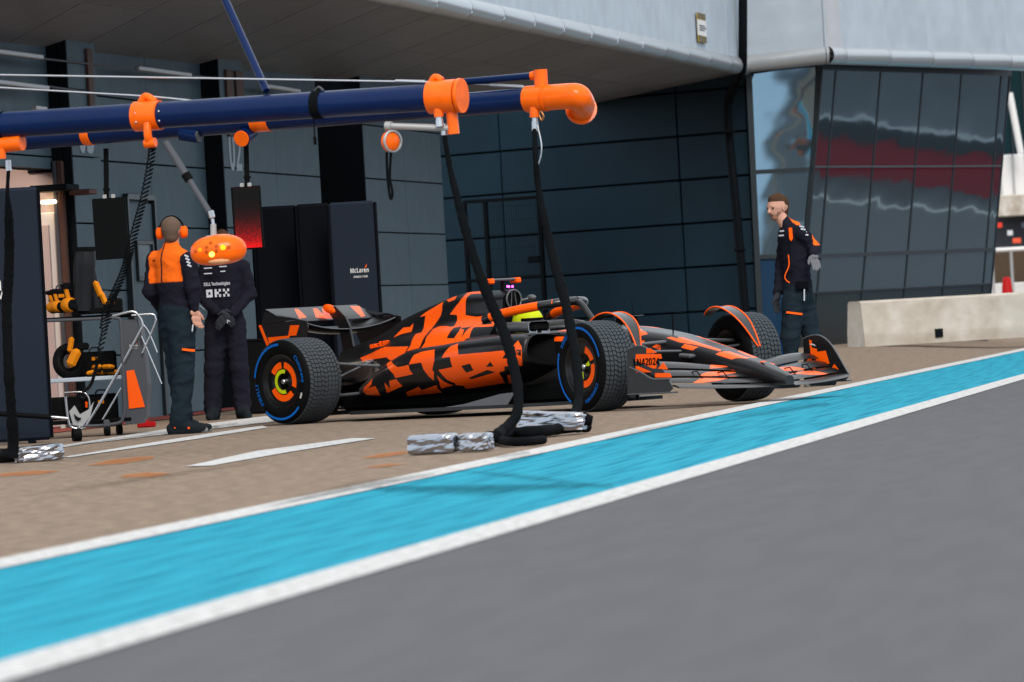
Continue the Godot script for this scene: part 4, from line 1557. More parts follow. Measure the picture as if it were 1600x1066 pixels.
	for i in 25:
		var z := 0.52 - 1.04 * i / 24.0
		var dip := 0.075 * (1.0 - pow(absf(z) / 0.52, 2.2))
		var row := []
		for j in 7:
			var w := j / 6.0
			row.append(Vector3(-0.20 - 0.27 * w, 0.845 - dip + 0.03 * w - 0.045 * sin(PI * w) * 0.4, z))
		mg.append(row)
	var mpb := MB.new()
	mpb.grid(mg, false, false)
	var mp := done(mpb, "rear_main_plane", M.carbon, car)
	var mu := MB.new()
	mu.grid(shell_of(mg, 0.035), false, true)
	done(mu, "underside", M.carbon, mp)
	var le := []
	for row: Array in mg: le.append(row[0])
	var leb := MB.new()
	leb.tube(le, 0.006, 6)
	done(leb, "leading_edge", M.grey_carbon, mp)
	for s: float in [1.0, -1.0]:
		var ep := plate("rear_endplate", [-0.76, 0.84, -0.70, 0.70, -0.66, 0.62, -0.56, 0.40, -0.30, 0.40, -0.20, 0.60, -0.13, 0.80, -0.14, 0.855, -0.24, 0.87, -0.40, 0.86], 0.535 * s, 0.010, M.carbon, car)
		var tip := MB.new()
		tip.grid([[Vector3(-0.24, 0.87, 0.535 * s), Vector3(-0.30, 0.885, 0.525 * s), Vector3(-0.44, 0.868, 0.50 * s)], [Vector3(-0.50, 0.86, 0.535 * s), Vector3(-0.52, 0.90, 0.53 * s), Vector3(-0.56, 0.925, 0.50 * s)], [Vector3(-0.72, 0.845, 0.535 * s), Vector3(-0.70, 0.92, 0.53 * s), Vector3(-0.68, 0.975, 0.51 * s)]], false, s < 0)
		done(tip, "endplate_tip", M.carbon, ep)
		if s > 0.0:
			for p: Array in PATCH_REAR: plate("endplate_patch", p, 0.5415, 0.003, M.car_orange, ep)
		var bw := MB.new()
		bw.box(Vector3(-0.38, 0.47, 0.25 * s), Vector3(0.16, 0.012, 0.5), Basis(Vector3.BACK, -0.25), 0.004)
		done(bw, "beam_wing", M.carbon, car)
	var pil := plate("rear_wing_pillar", [-0.12, 0.40, -0.26, 0.40, -0.33, 0.78, -0.46, 0.93, -0.44, 0.97, -0.36, 0.965, -0.25, 0.88, -0.20, 0.80], 0.0, 0.022, M.carbon, car)
	var act := MB.new()
	act.ball(Vector3(-0.44, 0.945, 0.0), Vector3(0.085, 0.038, 0.035), Basis(Vector3.BACK, -0.3), 8)
	done(act, "flap_actuator", M.car_orange, pil)
	var rl := MB.new()
	rl.box(Vector3(-0.62, 0.36, 0), Vector3(0.06, 0.10, 0.06), Basis.IDENTITY, 0.01)
	done(rl, "rain_light", M.red, car)
	lettering("mcl38", 0.04, "model_lettering", M.car_orange, car, Transform3D(Basis(Vector3.UP, 0.28) * Basis(Vector3.BACK, 0.12), Vector3(0.36, 0.625, 0.185)), "Droid Sans", 0.03, 1.2, true)
	cap("nose_tip", loft_half(NOSE, 2, 12, 1.0)[0] + [Vector3(4.9, 0.13, 0)], M.carbon, car)
	cap("nose_tip", loft_half(NOSE, 2, 12, -1.0)[0] + [Vector3(4.9, 0.13, 0)], M.carbon, car)

# ---------------------------------------------------------------- overhead booms
func z1(px: float) -> float: return lerpf(39.7, 38.5, px / 695.0)     # depth of the nearer boom
func z2(px: float) -> float: return lerpf(47.0, 44.3, px / 875.0)     # depth of the farther boom

func ring_at(c: Vector3, dir: Vector3, r: float, long: float, sides := 20) -> MB:
	var b := MB.new()
	b.tube([c - dir * long / 2, c + dir * long / 2], r, sides)
	return b

func build_booms() -> void:
	var A := func(px: float, py: float, dz := 0.0) -> Vector3: return P(px, py, z1(px) - dz)
	var B := func(px: float, py: float, dz := 0.0) -> Vector3: return P(px, py, z2(px) - dz)
	# nearer boom
	var p0: Vector3 = A.call(-420.0, 223.0)
	var p1: Vector3 = A.call(692.0, 151.0)
	var d := (p1 - p0).normalized()
	var boom := thing("overhead_boom", "dark blue boom with orange clamp carrying the signal pod", "boom", p0, 0.0, "overhead service booms")
	var s := MB.new()
	s.tube([Vector3.ZERO, p1 - p0], 0.084, 28)
	done(s, "pipe", M.boom_blue, boom)
	var at := func(px: float) -> Vector3:   # centre of the pipe under a picture column
		return p0.lerp(p1, (px + 420.0) / 1112.0) - p0
	done(ring_at(at.call(693.0), d, 0.104, 0.185, 32), "end_fitting", M.boom_orange, boom)
	var rim := MB.new()
	rim.tube([at.call(716.0), at.call(721.0)], 0.108, 32)
	done(rim, "end_cap", M.boom_orange, boom)
	var eye := MB.new()
	eye.tube(smooth_path([at.call(674.0) + Vector3.UP * 0.08, at.call(682.0) + Vector3.UP * 0.125, at.call(692.0) + Vector3.UP * 0.10], 4), 0.022, 10)
	done(eye, "lifting_eye", M.boom_orange, boom)
	var dn := MB.new()
	dn.tube([at.call(703.0) + Vector3.DOWN * 0.06, at.call(705.0) + Vector3.DOWN * 0.235], 0.036, 16)
	done(dn, "down_pipe", M.boom_orange, boom)
	var st := MB.new()
	st.tube([at.call(684.0) + Vector3.DOWN * 0.06 + Vector3.BACK * 0.05, at.call(684.5) + Vector3.DOWN * 0.125 + Vector3.BACK * 0.05], 0.030, 14)
	done(st, "outlet_stub", M.boom_orange, boom)
	var cp := MB.new()
	cp.tube([at.call(684.5) + Vector3.DOWN * 0.12 + Vector3.BACK * 0.05, at.call(685.0) + Vector3.DOWN * 0.185 + Vector3.BACK * 0.05], [0.02, 0.026], 12)
	done(cp, "coupling", M.steel, boom)
	# clamp with bolts, and its bracket
	done(ring_at(at.call(244.0), d, 0.095, 0.175, 28), "clamp", M.boom_orange, boom)
	for q in [[226.0, 0.02], [262.0, 0.02], [226.0, -0.04], [262.0, -0.04]]:
		var b := MB.new()
		b.ball(at.call(q[0]) + Vector3(0, q[1], 0.093), Vector3.ONE * 0.008, Basis.IDENTITY, 5)
		done(b, "bolt", M.steel, boom)
	var hk := MB.new()
	hk.tube(smooth_path([at.call(233.0) + Vector3.UP * 0.08, at.call(242.0) + Vector3.UP * 0.125, at.call(256.0) + Vector3.UP * 0.085], 4), 0.024, 10)
	done(hk, "lifting_eye", M.boom_orange, boom)
	var br := MB.new()
	br.tube(smooth_path([at.call(243.0) + Vector3(0, -0.05, 0.07), at.call(243.0) + Vector3(0, -0.12, 0.085), at.call(244.0) + Vector3(0, -0.17, 0.06)], 4), 0.026, 12)
	br.tube([at.call(238.0) + Vector3(0, -0.178, 0.06), at.call(254.0) + Vector3(0, -0.172, 0.06)], 0.030, 12)
	done(br, "bracket", M.boom_orange, boom)
	# black band with its hanging tail, pale band, and the low orange fitting
	done(ring_at(at.call(505.0), d, 0.090, 0.06, 24), "strap", M.hose, boom)
	var tl := MB.new()
	tl.tube([at.call(497.0) + Vector3(0, -0.08, 0.05), at.call(497.0) + Vector3(0, -0.21, 0.05)], 0.005, 6)
	tl.tube([at.call(497.0) + Vector3(0, -0.2, 0.05), at.call(497.2) + Vector3(0, -0.25, 0.05)], 0.010, 8)
	done(tl, "strap_tail", M.hose, boom)
	var bk := MB.new()
	bk.tube(smooth_path([at.call(500.0) + Vector3(0, 0.085, 0), at.call(507.0) + Vector3(0, 0.11, 0.01), at.call(514.0) + Vector3(0, 0.085, 0.02)], 4), 0.008, 8)
	done(bk, "buckle", M.grey_plastic, boom)
	done(ring_at(at.call(13.0), d, 0.090, 0.05, 24), "strap", M.hose, boom)
	done(ring_at(at.call(12.0), d, 0.0915, 0.022, 24), "band", M.pale_metal, boom)
	var lf := MB.new()
	lf.tube([at.call(-8.0) + Vector3.DOWN * 0.125, at.call(46.0) + Vector3.DOWN * 0.115], 0.055, 18)
	lf.tube([at.call(13.0) + Vector3(0, -0.15, 0.03), at.call(13.0) + Vector3(0, -0.215, 0.03)], 0.026, 12)
	done(lf, "hose_fitting", M.boom_orange, boom)
	# strut up to the gantry and the two stay wires
	var sp := MB.new()
	sp.tube([A.call(416.0, 142.0), A.call(350.0, -4.0, -0.4), A.call(280.0, -170.0, -0.9)].map(func(v): return v - p0), 0.024, 12)
	done(sp, "strut", M.boom_blue, boom)
	var w1 := MB.new()
	w1.tube([A.call(-420.0, 110.0) - p0, A.call(676.0, 128.0) - p0], 0.0065, 6)
	done(w1, "stay_wire", M.wire, boom)
	var w2 := MB.new()
	w2.tube([A.call(-420.0, 112.0) - p0, A.call(240.0, 151.0) - p0, A.call(300.0, 157.0) - p0], 0.0065, 6)
	done(w2, "stay_wire", M.wire, boom)
	var tb := MB.new()
	tb.tube([A.call(618.0, 126.8) - p0, A.call(664.0, 127.8) - p0], 0.011, 8)
	done(tb, "turnbuckle", M.steel, boom)
	# arm with the balancer reel
	var arm := MB.new()
	arm.tube([A.call(704.0, 200.0), A.call(608.0, 197.0, 0.1)].map(func(v): return v - p0), 0.021, 14)
	arm.tube([A.call(612.0, 197.0, 0.1), A.call(603.0, 197.0, 0.1)].map(func(v): return v - p0), 0.030, 14)
	done(arm, "reel_arm", M.pale_metal, boom)
	var reel := thing("balancer_reel", "small orange balancer reel with a black strap hanging", "reel", A.call(610.0, 221.0, 0.1))
	var rb := Basis(Vector3.UP, deg_to_rad(38)) * Basis(Vector3.RIGHT, PI / 2)
	var rs := MB.new()
	rs.smooth().lathe([Vector2(0.0, 0.026), Vector2(0.05, 0.024), Vector2(0.066, 0.010), Vector2(0.066, -0.010), Vector2(0.05, -0.024), Vector2(0.0, -0.026)], Transform3D(rb, Vector3.ZERO), 24)
	done(rs, "drum", M.boom_orange, reel)
	var rr := MB.new()
	rr.smooth().lathe([Vector2(0.060, 0.03), Vector2(0.071, 0.03), Vector2(0.071, 0.016), Vector2(0.060, 0.016)], Transform3D(rb, Vector3.ZERO), 24)
	done(rr, "rim", M.pale_metal, reel)
	var hkk := MB.new()
	hkk.tube([Vector3(0, 0.06, 0), Vector3(0, 0.10, 0)], 0.012, 8)
	done(hkk, "hook", M.steel, reel)
	var sl := MB.new()
	var o := reel.position
	sl.tube(smooth_path([A.call(604.0, 238.0, 0.1) - o, A.call(605.0, 270.0, 0.1) - o, A.call(608.0, 300.0, 0.1) - o, A.call(611.0, 311.0, 0.1) - o, A.call(613.0, 300.0, 0.1) - o, A.call(609.0, 275.0, 0.1) - o, A.call(611.0, 238.0, 0.1) - o], 5), 0.0085, 8)
	done(sl, "strap", M.hose, reel)
	# farther boom
	var q0: Vector3 = B.call(-420.0, 253.0)
	var q1: Vector3 = B.call(838.0, 154.0)
	var e := (q1 - q0).normalized()
	var boom2 := thing("overhead_boom", "dark blue boom ending in an orange elbow pipe", "boom", q0, 0.0, "overhead service booms")
	var bt := func(px: float) -> Vector3: return q0.lerp(q1, (px + 420.0) / 1258.0) - q0
	s = MB.new()
	s.tube([Vector3.ZERO, q1 - q0], 0.083, 28)
	done(s, "pipe", M.boom_blue, boom2)
	done(ring_at(bt.call(838.0), e, 0.096, 0.15, 28), "end_fitting", M.boom_orange, boom2)
	var el := MB.new()
	var c0: Vector3 = bt.call(850.0)
	var ep := smooth_path([c0, bt.call(880.0), bt.call(896.0) + Vector3(0.0, -0.005, -0.02), B.call(907.0, 156.0, -0.12) - q0, B.call(910.0, 163.0, -0.26) - q0, B.call(908.0, 170.0, -0.36) - q0], 5)
	el.tube(ep, 0.092, 24)
	done(el, "elbow", M.boom_orange, boom2)
	done(ring_at(bt.call(853.0), e, 0.098, 0.012, 28), "seam_ring", M.boom_orange, boom2)
	var fl: Vector3 = ep[ep.size() - 1]
	var fd: Vector3 = (ep[ep.size() - 1] - ep[ep.size() - 4]).normalized()
	done(ring_at(fl, fd, 0.114, 0.03, 28), "elbow_flange", M.boom_orange, boom2)
	var vs := MB.new()
	vs.tube([bt.call(846.0) + Vector3.UP * 0.06, bt.call(846.0) + Vector3.UP * 0.205], 0.050, 18)
	done(vs, "vertical_stub", M.boom_orange, boom2)
	var kn := MB.new()
	kn.tube([bt.call(846.0) + Vector3.UP * 0.17, bt.call(833.0) + Vector3.UP * 0.165], 0.032, 14)
	done(kn, "pipe_socket", M.boom_orange, boom2)
	var tp := MB.new()
	tp.tube([bt.call(834.0) + Vector3.UP * 0.165, B.call(712.0, 129.0) - q0], 0.026, 12)
	done(tp, "return_pipe", M.boom_blue, boom2)
	var ws := MB.new()
	ws.tube([B.call(690.0, 128.5) - q0, B.call(822.0, 136.0) - q0], 0.007, 6)
	ws.tube([B.call(766.0, 133.0) - q0, B.call(818.0, 135.8) - q0], 0.013, 8)
	done(ws, "stay_wire", M.wire, boom2)
	var sb := MB.new()
	sb.tube([bt.call(834.0) + Vector3(0, -0.06, 0.05), bt.call(834.0) + Vector3(0, -0.135, 0.05)], 0.036, 16)
	done(sb, "outlet_stub", M.boom_orange, boom2)
	var sc := MB.new()
	sc.tube([bt.call(834.0) + Vector3(0, -0.13, 0.05), bt.call(834.5) + Vector3(0, -0.235, 0.05)], [0.020, 0.026], 12)
	done(sc, "coupling", M.steel, boom2)
	var sk := MB.new()
	sk.tube(smooth_path([bt.call(843.0) + Vector3(0, -0.09, 0.05), bt.call(847.0) + Vector3(0, -0.13, 0.05), bt.call(844.0) + Vector3(0, -0.16, 0.05), bt.call(841.0) + Vector3(0, -0.125, 0.05)], 4), 0.008, 8)
	done(sk, "shackle", mat(Color(0.6, 0.42, 0.25), 0.35, 0.8), boom2)
	var cb := MB.new()
	cb.tube(smooth_path([B.call(840.0, 196.0, 0.05) - q0, B.call(846.0, 225.0, 0.05) - q0, B.call(845.0, 245.0, 0.05) - q0, B.call(838.0, 265.0, 0.05) - q0], 5), 0.006, 6)
	done(cb, "thin_cable", M.wire, boom2)
	for q in [[166.0, 0.075], [434.0, 0.15]]:
		done(ring_at(bt.call(q[0]), e, 0.087, q[1], 24), "orange_band", M.boom_orange, boom2)
	# two small housings slung under the farther boom
	for q in [[298.0, 210.0, false], [384.0, 212.0, true]]:
		var c: Vector3 = B.call(q[0], q[1], 0.12)
		var hz := thing("lamp_housing", "blue faceted lamp housing under the farther boom" if not q[2] else "blue lamp housing with an orange mouth under the farther boom", "lamp housing", c)
		var hb := MB.new()
		var dirv := Vector3(0.9, -0.12, 0.42).normalized() if not q[2] else Vector3(-0.45, -0.3, 0.85).normalized()
		hb.tube([-dirv * 0.085, dirv * 0.065], [0.055, 0.068], 6 if not q[2] else 16)
		done(hb, "body", M.boom_blue, hz)
		var mo := MB.new()
		mo.tube([dirv * 0.064, dirv * 0.078], 0.06, 6 if not q[2] else 16)
		done(mo, "mouth", M.grey_plastic if not q[2] else M.boom_orange, hz)

	# signal pod hanging from the clamp
	var pc: Vector3 = A.call(341.0, 392.0, 0.06)
	var pod := thing("signal_pod", "orange oval signal pod with lit amber lamps", "signal light", pc)
	var rod := MB.new()
	var r0: Vector3 = A.call(258.0, 222.0, 0.06) - pc
	var r1: Vector3 = A.call(326.0, 330.0, 0.06) - pc
	rod.tube([r0, r0.lerp(r1, 0.50)], 0.0235, 14)
	rod.tube([r0.lerp(r1, 0.5), r1], 0.0185, 14)
	done(rod, "rod", M.grey_plastic, pod)
	var jn := MB.new()
	jn.tube([r0.lerp(r1, 0.46), r0.lerp(r1, 0.55)], 0.030, 14)
	done(jn, "rod_joint", M.matt_black, pod)
	var sw := MB.new()
	sw.box(A.call(330.0, 335.0, 0.06) - pc, Vector3(0.038, 0.05, 0.038), Basis(Vector3.BACK, 0.2), 0.006)
	sw.tube([A.call(331.5, 342.0, 0.06) - pc, A.call(333.0, 352.0, 0.06) - pc], 0.010, 8)
	done(sw, "swivel", M.steel, pod)
	var sk2 := MB.new()
	sk2.tube([A.call(332.8, 350.0, 0.06) - pc, A.call(333.5, 368.0, 0.06) - pc], [0.018, 0.020], 12)
	sk2.box(A.call(334.0, 369.5, 0.06) - pc, Vector3(0.095, 0.014, 0.07), Basis.IDENTITY, 0.004)
	done(sk2, "stem", M.pale_metal, pod)
	# shell: an oval with a sharper lower lip
	var sh := MB.new()
	var g := []
	for i in 17:
		var row := []
		for j in 33:
			var th := PI * i / 16.0
			var ph := TAU * j / 32.0
			var v := Vector3(sin(th) * cos(ph), cos(th), sin(th) * sin(ph))
			var k := 1.0 - 0.14 * pow(maxf(0.0, -v.y), 2.0)
			row.append(Basis(Vector3.BACK, 0.04) * Vector3(signf(v.x) * pow(absf(v.x), 0.86) * 0.178, signf(v.y) * pow(absf(v.y), 0.92) * 0.103 * k, v.z * 0.105))
		g.append(row)
	sh.grid(g, false, true)
	done(sh, "shell", M.boom_orange, pod)
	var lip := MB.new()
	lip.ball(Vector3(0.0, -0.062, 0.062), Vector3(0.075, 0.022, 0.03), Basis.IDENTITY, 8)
	done(lip, "painted_reflection", mat(Color(0.85, 0.62, 0.45), 0.4), pod)  # glossy reflection under the shell, painted as a pale part
	var face := func(px: float, py: float) -> Vector3:
		var v: Vector3 = A.call(px, py, 0.06) - pc
		var rest := 1.0 - pow(v.x / 0.178, 2.0) - pow(v.y / 0.103, 2.0)
		return Vector3(v.x, v.y, 0.105 * sqrt(maxf(0.05, rest)) + 0.001)
	for q in [[314, 391, 0.0145, M.amber_dim], [349, 387, 0.0175, M.amber], [332, 398, 0.0165, M.yellow_lamp], [307, 393, 0.010, M.lens_off], [324, 387, 0.011, M.lens_off], [330, 380, 0.011, M.lens_off], [339, 385, 0.011, M.lens_off], [358, 387, 0.011, M.lens_off], [324, 394, 0.011, M.lens_off], [339, 392, 0.011, M.lens_off]]:
		var c: Vector3 = face.call(float(q[0]), float(q[1]))
		var n := Vector3(c.x / 0.0317, c.y / 0.0106, c.z / 0.011).normalized()
		var l := MB.new()
		l.tube([c - n * 0.01, c + n * 0.004], q[2], 14)
		done(l, "lamp", q[3], pod)
	# coiled cable
	var cp2 := smooth_path([A.call(238.0, 228.0), A.call(233.0, 265.0), A.call(224.0, 310.0), A.call(213.0, 350.0), A.call(203.0, 390.0), A.call(195.0, 420.0), A.call(180.0, 455.0), A.call(168.0, 485.0), A.call(162.0, 520.0), A.call(152.0, 565.0)], 40)
	var cc := thing("coiled_cable", "black coiled cable hanging from the orange clamp", "cable", cp2[0])
	var hel := []
	for i in cp2.size():
		var a := i * 1.05
		var fr := float(i) / cp2.size()
		var rad := 0.030 * (0.8 + 0.4 * fr) * (1.0 if fr < 0.86 else 0.6)
		hel.append(cp2[i] - cc.position + Vector3(cos(a) * rad, sin(a) * 0.006 + cos(a) * 0.012, sin(a) * rad))
	var hb2 := MB.new()
	var fine_path := smooth_path(hel, 3)
	hb2.tube(fine_path, 0.0046, 6)
	done(hb2, "coil", M.hose, cc)
	var tail := MB.new()
	tail.tube(smooth_path([cp2[cp2.size() - 1] - cc.position, A.call(142.0, 600.0, -2.0) - cc.position, A.call(130.0, 612.0, -5.0) - cc.position], 5), 0.012, 8)
	done(tail, "tail", M.hose, cc)

	# hanging boards
	for q in [[165.0, 166.0, 232.0, 312.0, 145.0, 200.0, 309.0, 405.0, false], [384.0, 386.0, 213.0, 293.0, 362.0, 411.0, 291.0, 390.0, true]]:
		var c: Vector3 = B.call((q[4] + q[5]) / 2, (q[6] + q[7]) / 2)
		var bd := thing("hanging_board", "black hanging board without lights on a thin pole" if not q[8] else "black hanging board turning red along its lower half", "board", c, 0.0, "boards hanging from the farther boom")
		var ps := MB.new()
		ps.tube([B.call(q[0], q[2]) - c, B.call(q[1], q[3]) - c], 0.020, 10)
		ps.tube([B.call(q[1], q[3] - 18.0) - c, B.call(q[1], q[3] - 14.0) - c], 0.028, 10)
		done(ps, "pole", M.matt_black, bd)
		var wv: float = (q[5] - q[4]) / FOCAL * z2(q[0])
		var hv: float = (q[7] - q[6]) / FOCAL * z2(q[0])
		var bs := MB.new()
		bs.box(Vector3.ZERO, Vector3(wv - 0.012, hv, 0.03), Basis(Vector3.BACK, deg_to_rad(0.6)), 0.006)
		done(bs, "panel", M.board, bd)
		for k: float in [-0.3, 0.3]:
			var cl := MB.new()
			cl.box(Vector3(wv * k * 0.4, hv / 2 + 0.01, 0), Vector3(0.03, 0.03, 0.045), Basis.IDENTITY, 0.004)
			done(cl, "clip", M.pale_metal, bd)
		if q[8]:
			# speckled red emission texture, stronger towards the foot
			var im := Image.create(64, 128, false, Image.FORMAT_RGB8)
			var rng := RandomNumberGenerator.new()
			rng.seed = 5
			for y in 128:
				for x in 64:
					var lit := pow(clampf((y - 18.0) / 110.0, 0.0, 1.0), 1.5)
					var on := 1.0 if rng.randf() < 0.25 + 0.75 * lit else 0.3
					im.set_pixel(x, y, Color(0.62 * lit * on, 0.015 * lit, 0.02 * lit))
			var sm := mat(Color(0.05, 0.05, 0.055), 0.4)
			sm.emission_enabled = true
			sm.emission_texture = ImageTexture.create_from_image(im)
			sm.emission_energy_multiplier = 1.6
			sm.emission = Color.BLACK
			var sc2 := MB.new()
			var hw := wv / 2 - 0.02
			var hh := hv / 2 - 0.012
			sc2.triuv(Vector3(-hw, -hh, 0.0175), Vector3(hw, -hh, 0.0175), Vector3(hw, hh, 0.0175), Vector2(0, 1), Vector2(1, 1), Vector2(1, 0))
			sc2.triuv(Vector3(-hw, -hh, 0.0175), Vector3(hw, hh, 0.0175), Vector3(-hw, hh, 0.0175), Vector2(0, 1), Vector2(1, 0), Vector2(0, 0))
			done(sc2, "red_fade", sm, bd)

# ---------------------------------------------------------------- air hoses and wheel guns in foil covers
func lumpy(path: Array, base: Array, seed_: int) -> Array:
	var nz := FastNoiseLite.new()
	nz.seed = seed_
	nz.frequency = 0.35
	var out := []
	for i in path.size():
		var f := float(i) / (path.size() - 1) * (base.size() - 1)
		var k := mini(int(f), base.size() - 2)
		out.append(lerpf(base[k], base[k + 1], f - k) * (1.0 + 0.26 * nz.get_noise_1d(i * 1.9)))
	return out

func crumpled(c: Vector3, size: Vector3, b: Basis, seed_: int, amount := 0.12) -> MB:
	# foil sack: a boxy ball creased by noise
	var nz := FastNoiseLite.new()
	nz.seed = seed_
	nz.frequency = 1.5
	nz.noise_type = FastNoiseLite.TYPE_CELLULAR
	nz.cellular_return_type = FastNoiseLite.RETURN_DISTANCE
	var m := MB.new()
	m.st.set_smooth_group(-1)
	var g := []
	var n := 24
	for i in n + 1:
		var row := []
		for j in 2 * n + 1:
			var th := PI * i / n
			var ph := TAU * (j % (2 * n)) / (2 * n)
			var v := Vector3(sin(th) * cos(ph), cos(th), sin(th) * sin(ph))
			var k := 1.0 / pow(pow(absf(v.x), 9.0) + pow(absf(v.y), 9.0) + pow(absf(v.z), 9.0), 1.0 / 9.0)
			v *= k
			v *= 1.0 + amount * (nz.get_noise_3dv(v * 1.1 + Vector3(seed_, 0, 0)) + 0.4)
			var p := c + b * (v * size / 2.0)
			p.y = maxf(p.y, c.y - size.y / 2.0)
			row.append(p)
		g.append(row)
	for i in n:
		for j in 2 * n:
			if i > 0: m.tri(g[i][j], g[i][j + 1], g[i + 1][j + 1])
			if i < n - 1: m.tri(g[i][j], g[i + 1][j + 1], g[i + 1][j])
	return m

func build_hoses() -> void:
	var sets := [
		["black air hose dropping from the end of the nearer boom", [[694, 206, 38.5], [696, 222, 38.5], [703, 262, 38.5], [712, 300, 38.45], [722, 340, 38.4], [735, 385, 38.35], [750, 430, 38.3], [768, 475, 38.25], [784, 510, 38.2], [797, 550, 38.1], [806, 590, 38.0], [810, 622, 37.9], [807, 648, 37.8], [796, 664, 37.7], [778, 678, 37.5]], [0.014, 0.016, 0.022, 0.028, 0.03, 0.034, 0.035, 0.033, 0.032, 0.032, 0.033]],
		["black air hose dropping from the boom with the elbow", [[835, 200, 44.1], [837, 250, 44.0], [841, 290, 44.0], [850, 340, 43.9], [861, 388, 43.8], [872, 430, 43.6], [884, 475, 43.4], [893, 520, 43.2], [900, 560, 43.0], [904, 600, 42.8], [903, 630, 42.6], [896, 650, 42.3], [888, 662, 42.0]], [0.016, 0.02, 0.026, 0.034, 0.036, 0.035, 0.034, 0.033, 0.033, 0.034]],
		["black air hose hanging in front of the dark blue screen", [[13, 262, 40.4], [11, 300, 40.4], [13, 335, 40.4], [14, 380, 40.4], [13, 430, 40.4], [10, 475, 40.4], [11, 530, 40.4], [13, 580, 40.4], [17, 640, 40.45], [20, 690, 40.5], [18, 716, 40.5]], [0.012, 0.013, 0.03, 0.032, 0.034, 0.032, 0.034, 0.034, 0.036, 0.04]]]
	var k := 0
	for q in sets:
		var pts := []
		for a in q[1]: pts.append(P(a[0], a[1], a[2]))
		var h := thing("air_hose", q[0], "hose", pts[0], 0.0, "wrapped air hoses")
		var path := smooth_path(pts, 9).map(func(v): return v - pts[0])
		var b := MB.new()
		b.tube(path, lumpy(path, q[2], 60 + k), 12)
		done(b, "sleeve", M.hose, h)
		var f := MB.new()
		f.tube([Vector3.UP * 0.05, Vector3.DOWN * 0.02], [0.018, 0.02], 12)
		done(f, "coupling", M.steel, h)
		k += 1
	# guns lying on the ground
	var g1 := G(702, 709)
	var gun := thing("wheel_gun", "wheel gun in a boxy silver foil cover on the apron", "wheel gun", g1, 0.0, "wheel guns in foil covers")
	var yaw := Basis(Vector3.UP, deg_to_rad(-12))
	done(crumpled(Vector3(-0.09, 0.062, 0), Vector3(0.28, 0.116, 0.20), yaw, 11, 0.10), "foil_box", M.foil, gun)
	done(crumpled(Vector3(0.155, 0.058, 0.02), Vector3(0.19, 0.105, 0.18), yaw, 12, 0.30), "foil_sack", M.foil, gun)
	var b := MB.new()
	b.tube(smooth_path([G(768, 690) + Vector3.UP * 0.04 - g1, G(790, 699) + Vector3.UP * 0.035 - g1, G(820, 699) + Vector3.UP * 0.032 - g1, G(849, 696) + Vector3.UP * 0.032 - g1], 6), 0.027, 12)
	done(b, "hose_end", M.hose, gun)
	var j := MB.new()
	j.tube(smooth_path([P(782, 676, 37.5) - g1, P(772, 684, 37.0) - g1, G(764, 694) + Vector3.UP * 0.045 - g1], 5), 0.036, 12)
	done(j, "hose_neck", M.hose, gun)
	var g2 := G(862, 682)
	gun = thing("wheel_gun", "wheel gun in a folded silver foil cover on a black sleeve", "wheel gun", g2, 0.0, "wheel guns in foil covers")
	var w2 := Basis(Vector3.UP, deg_to_rad(-6))
	done(crumpled(Vector3(0.01, 0.095, -0.03), Vector3(0.44, 0.125, 0.18), w2 * Basis(Vector3.BACK, -0.09), 15, 0.16), "foil_sack", M.foil, gun)
	var sl := MB.new()
	var sp := smooth_path([G(775, 692) + Vector3.UP * 0.04 - g2, G(800, 688) + Vector3.UP * 0.045 - g2, G(840, 686) + Vector3.UP * 0.045 - g2, G(885, 680) + Vector3.UP * 0.045 - g2, G(918, 677) + Vector3.UP * 0.04 - g2], 6)
	sl.tube(sp, lumpy(sp, [0.030, 0.034, 0.038, 0.036, 0.034], 71), 12)
	done(sl, "sleeve", M.hose, gun)
	var sd := MB.new()
	sd.tube([Vector3(0.20, 0.10, 0.0), Vector3(0.265, 0.085, 0.0)], [0.05, 0.03], 10)
	done(sd, "socket", M.hose, gun)
	var g3 := G(56, 722)
	gun = thing("wheel_gun", "wheel gun in a pointed silver foil cover beside the dark blue screen", "wheel gun", g3, 0.0, "wheel guns in foil covers")
	done(crumpled(Vector3(0.02, 0.055, 0.0), Vector3(0.32, 0.11, 0.18), Basis(Vector3.UP, deg_to_rad(14)) * Basis(Vector3.BACK, 0.05), 17, 0.20), "foil_sack", M.foil, gun)
	var gb := MB.new()
	gb.tube(smooth_path([G(-30, 722) + Vector3.UP * 0.05 - g3, G(5, 724) + Vector3.UP * 0.05 - g3, G(40, 722) + Vector3.UP * 0.055 - g3], 5), 0.048, 12)
	done(gb, "body", M.tool_black, gun)

# ---------------------------------------------------------------- screens
func logo(parent: Node, at: Transform3D, k: float) -> void:
	var wm: Material = M.white
	lettering("McLaren", 0.062 * k, "lettering", wm, parent, at, "Droid Sans", 0.002, 0.72, true)
	lettering("FORMULA 1 TEAM", 0.026 * k, "lettering", wm, parent, at * Transform3D(Basis.IDENTITY, Vector3(0.01 * k, -0.085 * k, 0)), "Droid Sans", 0.002, 0.62, true)
	var sw := MB.new()
	sw.prism(PackedVector2Array([Vector2(-0.02, -0.012), Vector2(0.012, 0.012), Vector2(0.014, 0.045), Vector2(0.002, 0.03)]), at * Transform3D(Basis.from_scale(Vector3.ONE * k), Vector3(0.088 * k, 0.035 * k, 0)), 0.002)
	done(sw, "swoosh", M.car_orange, parent)

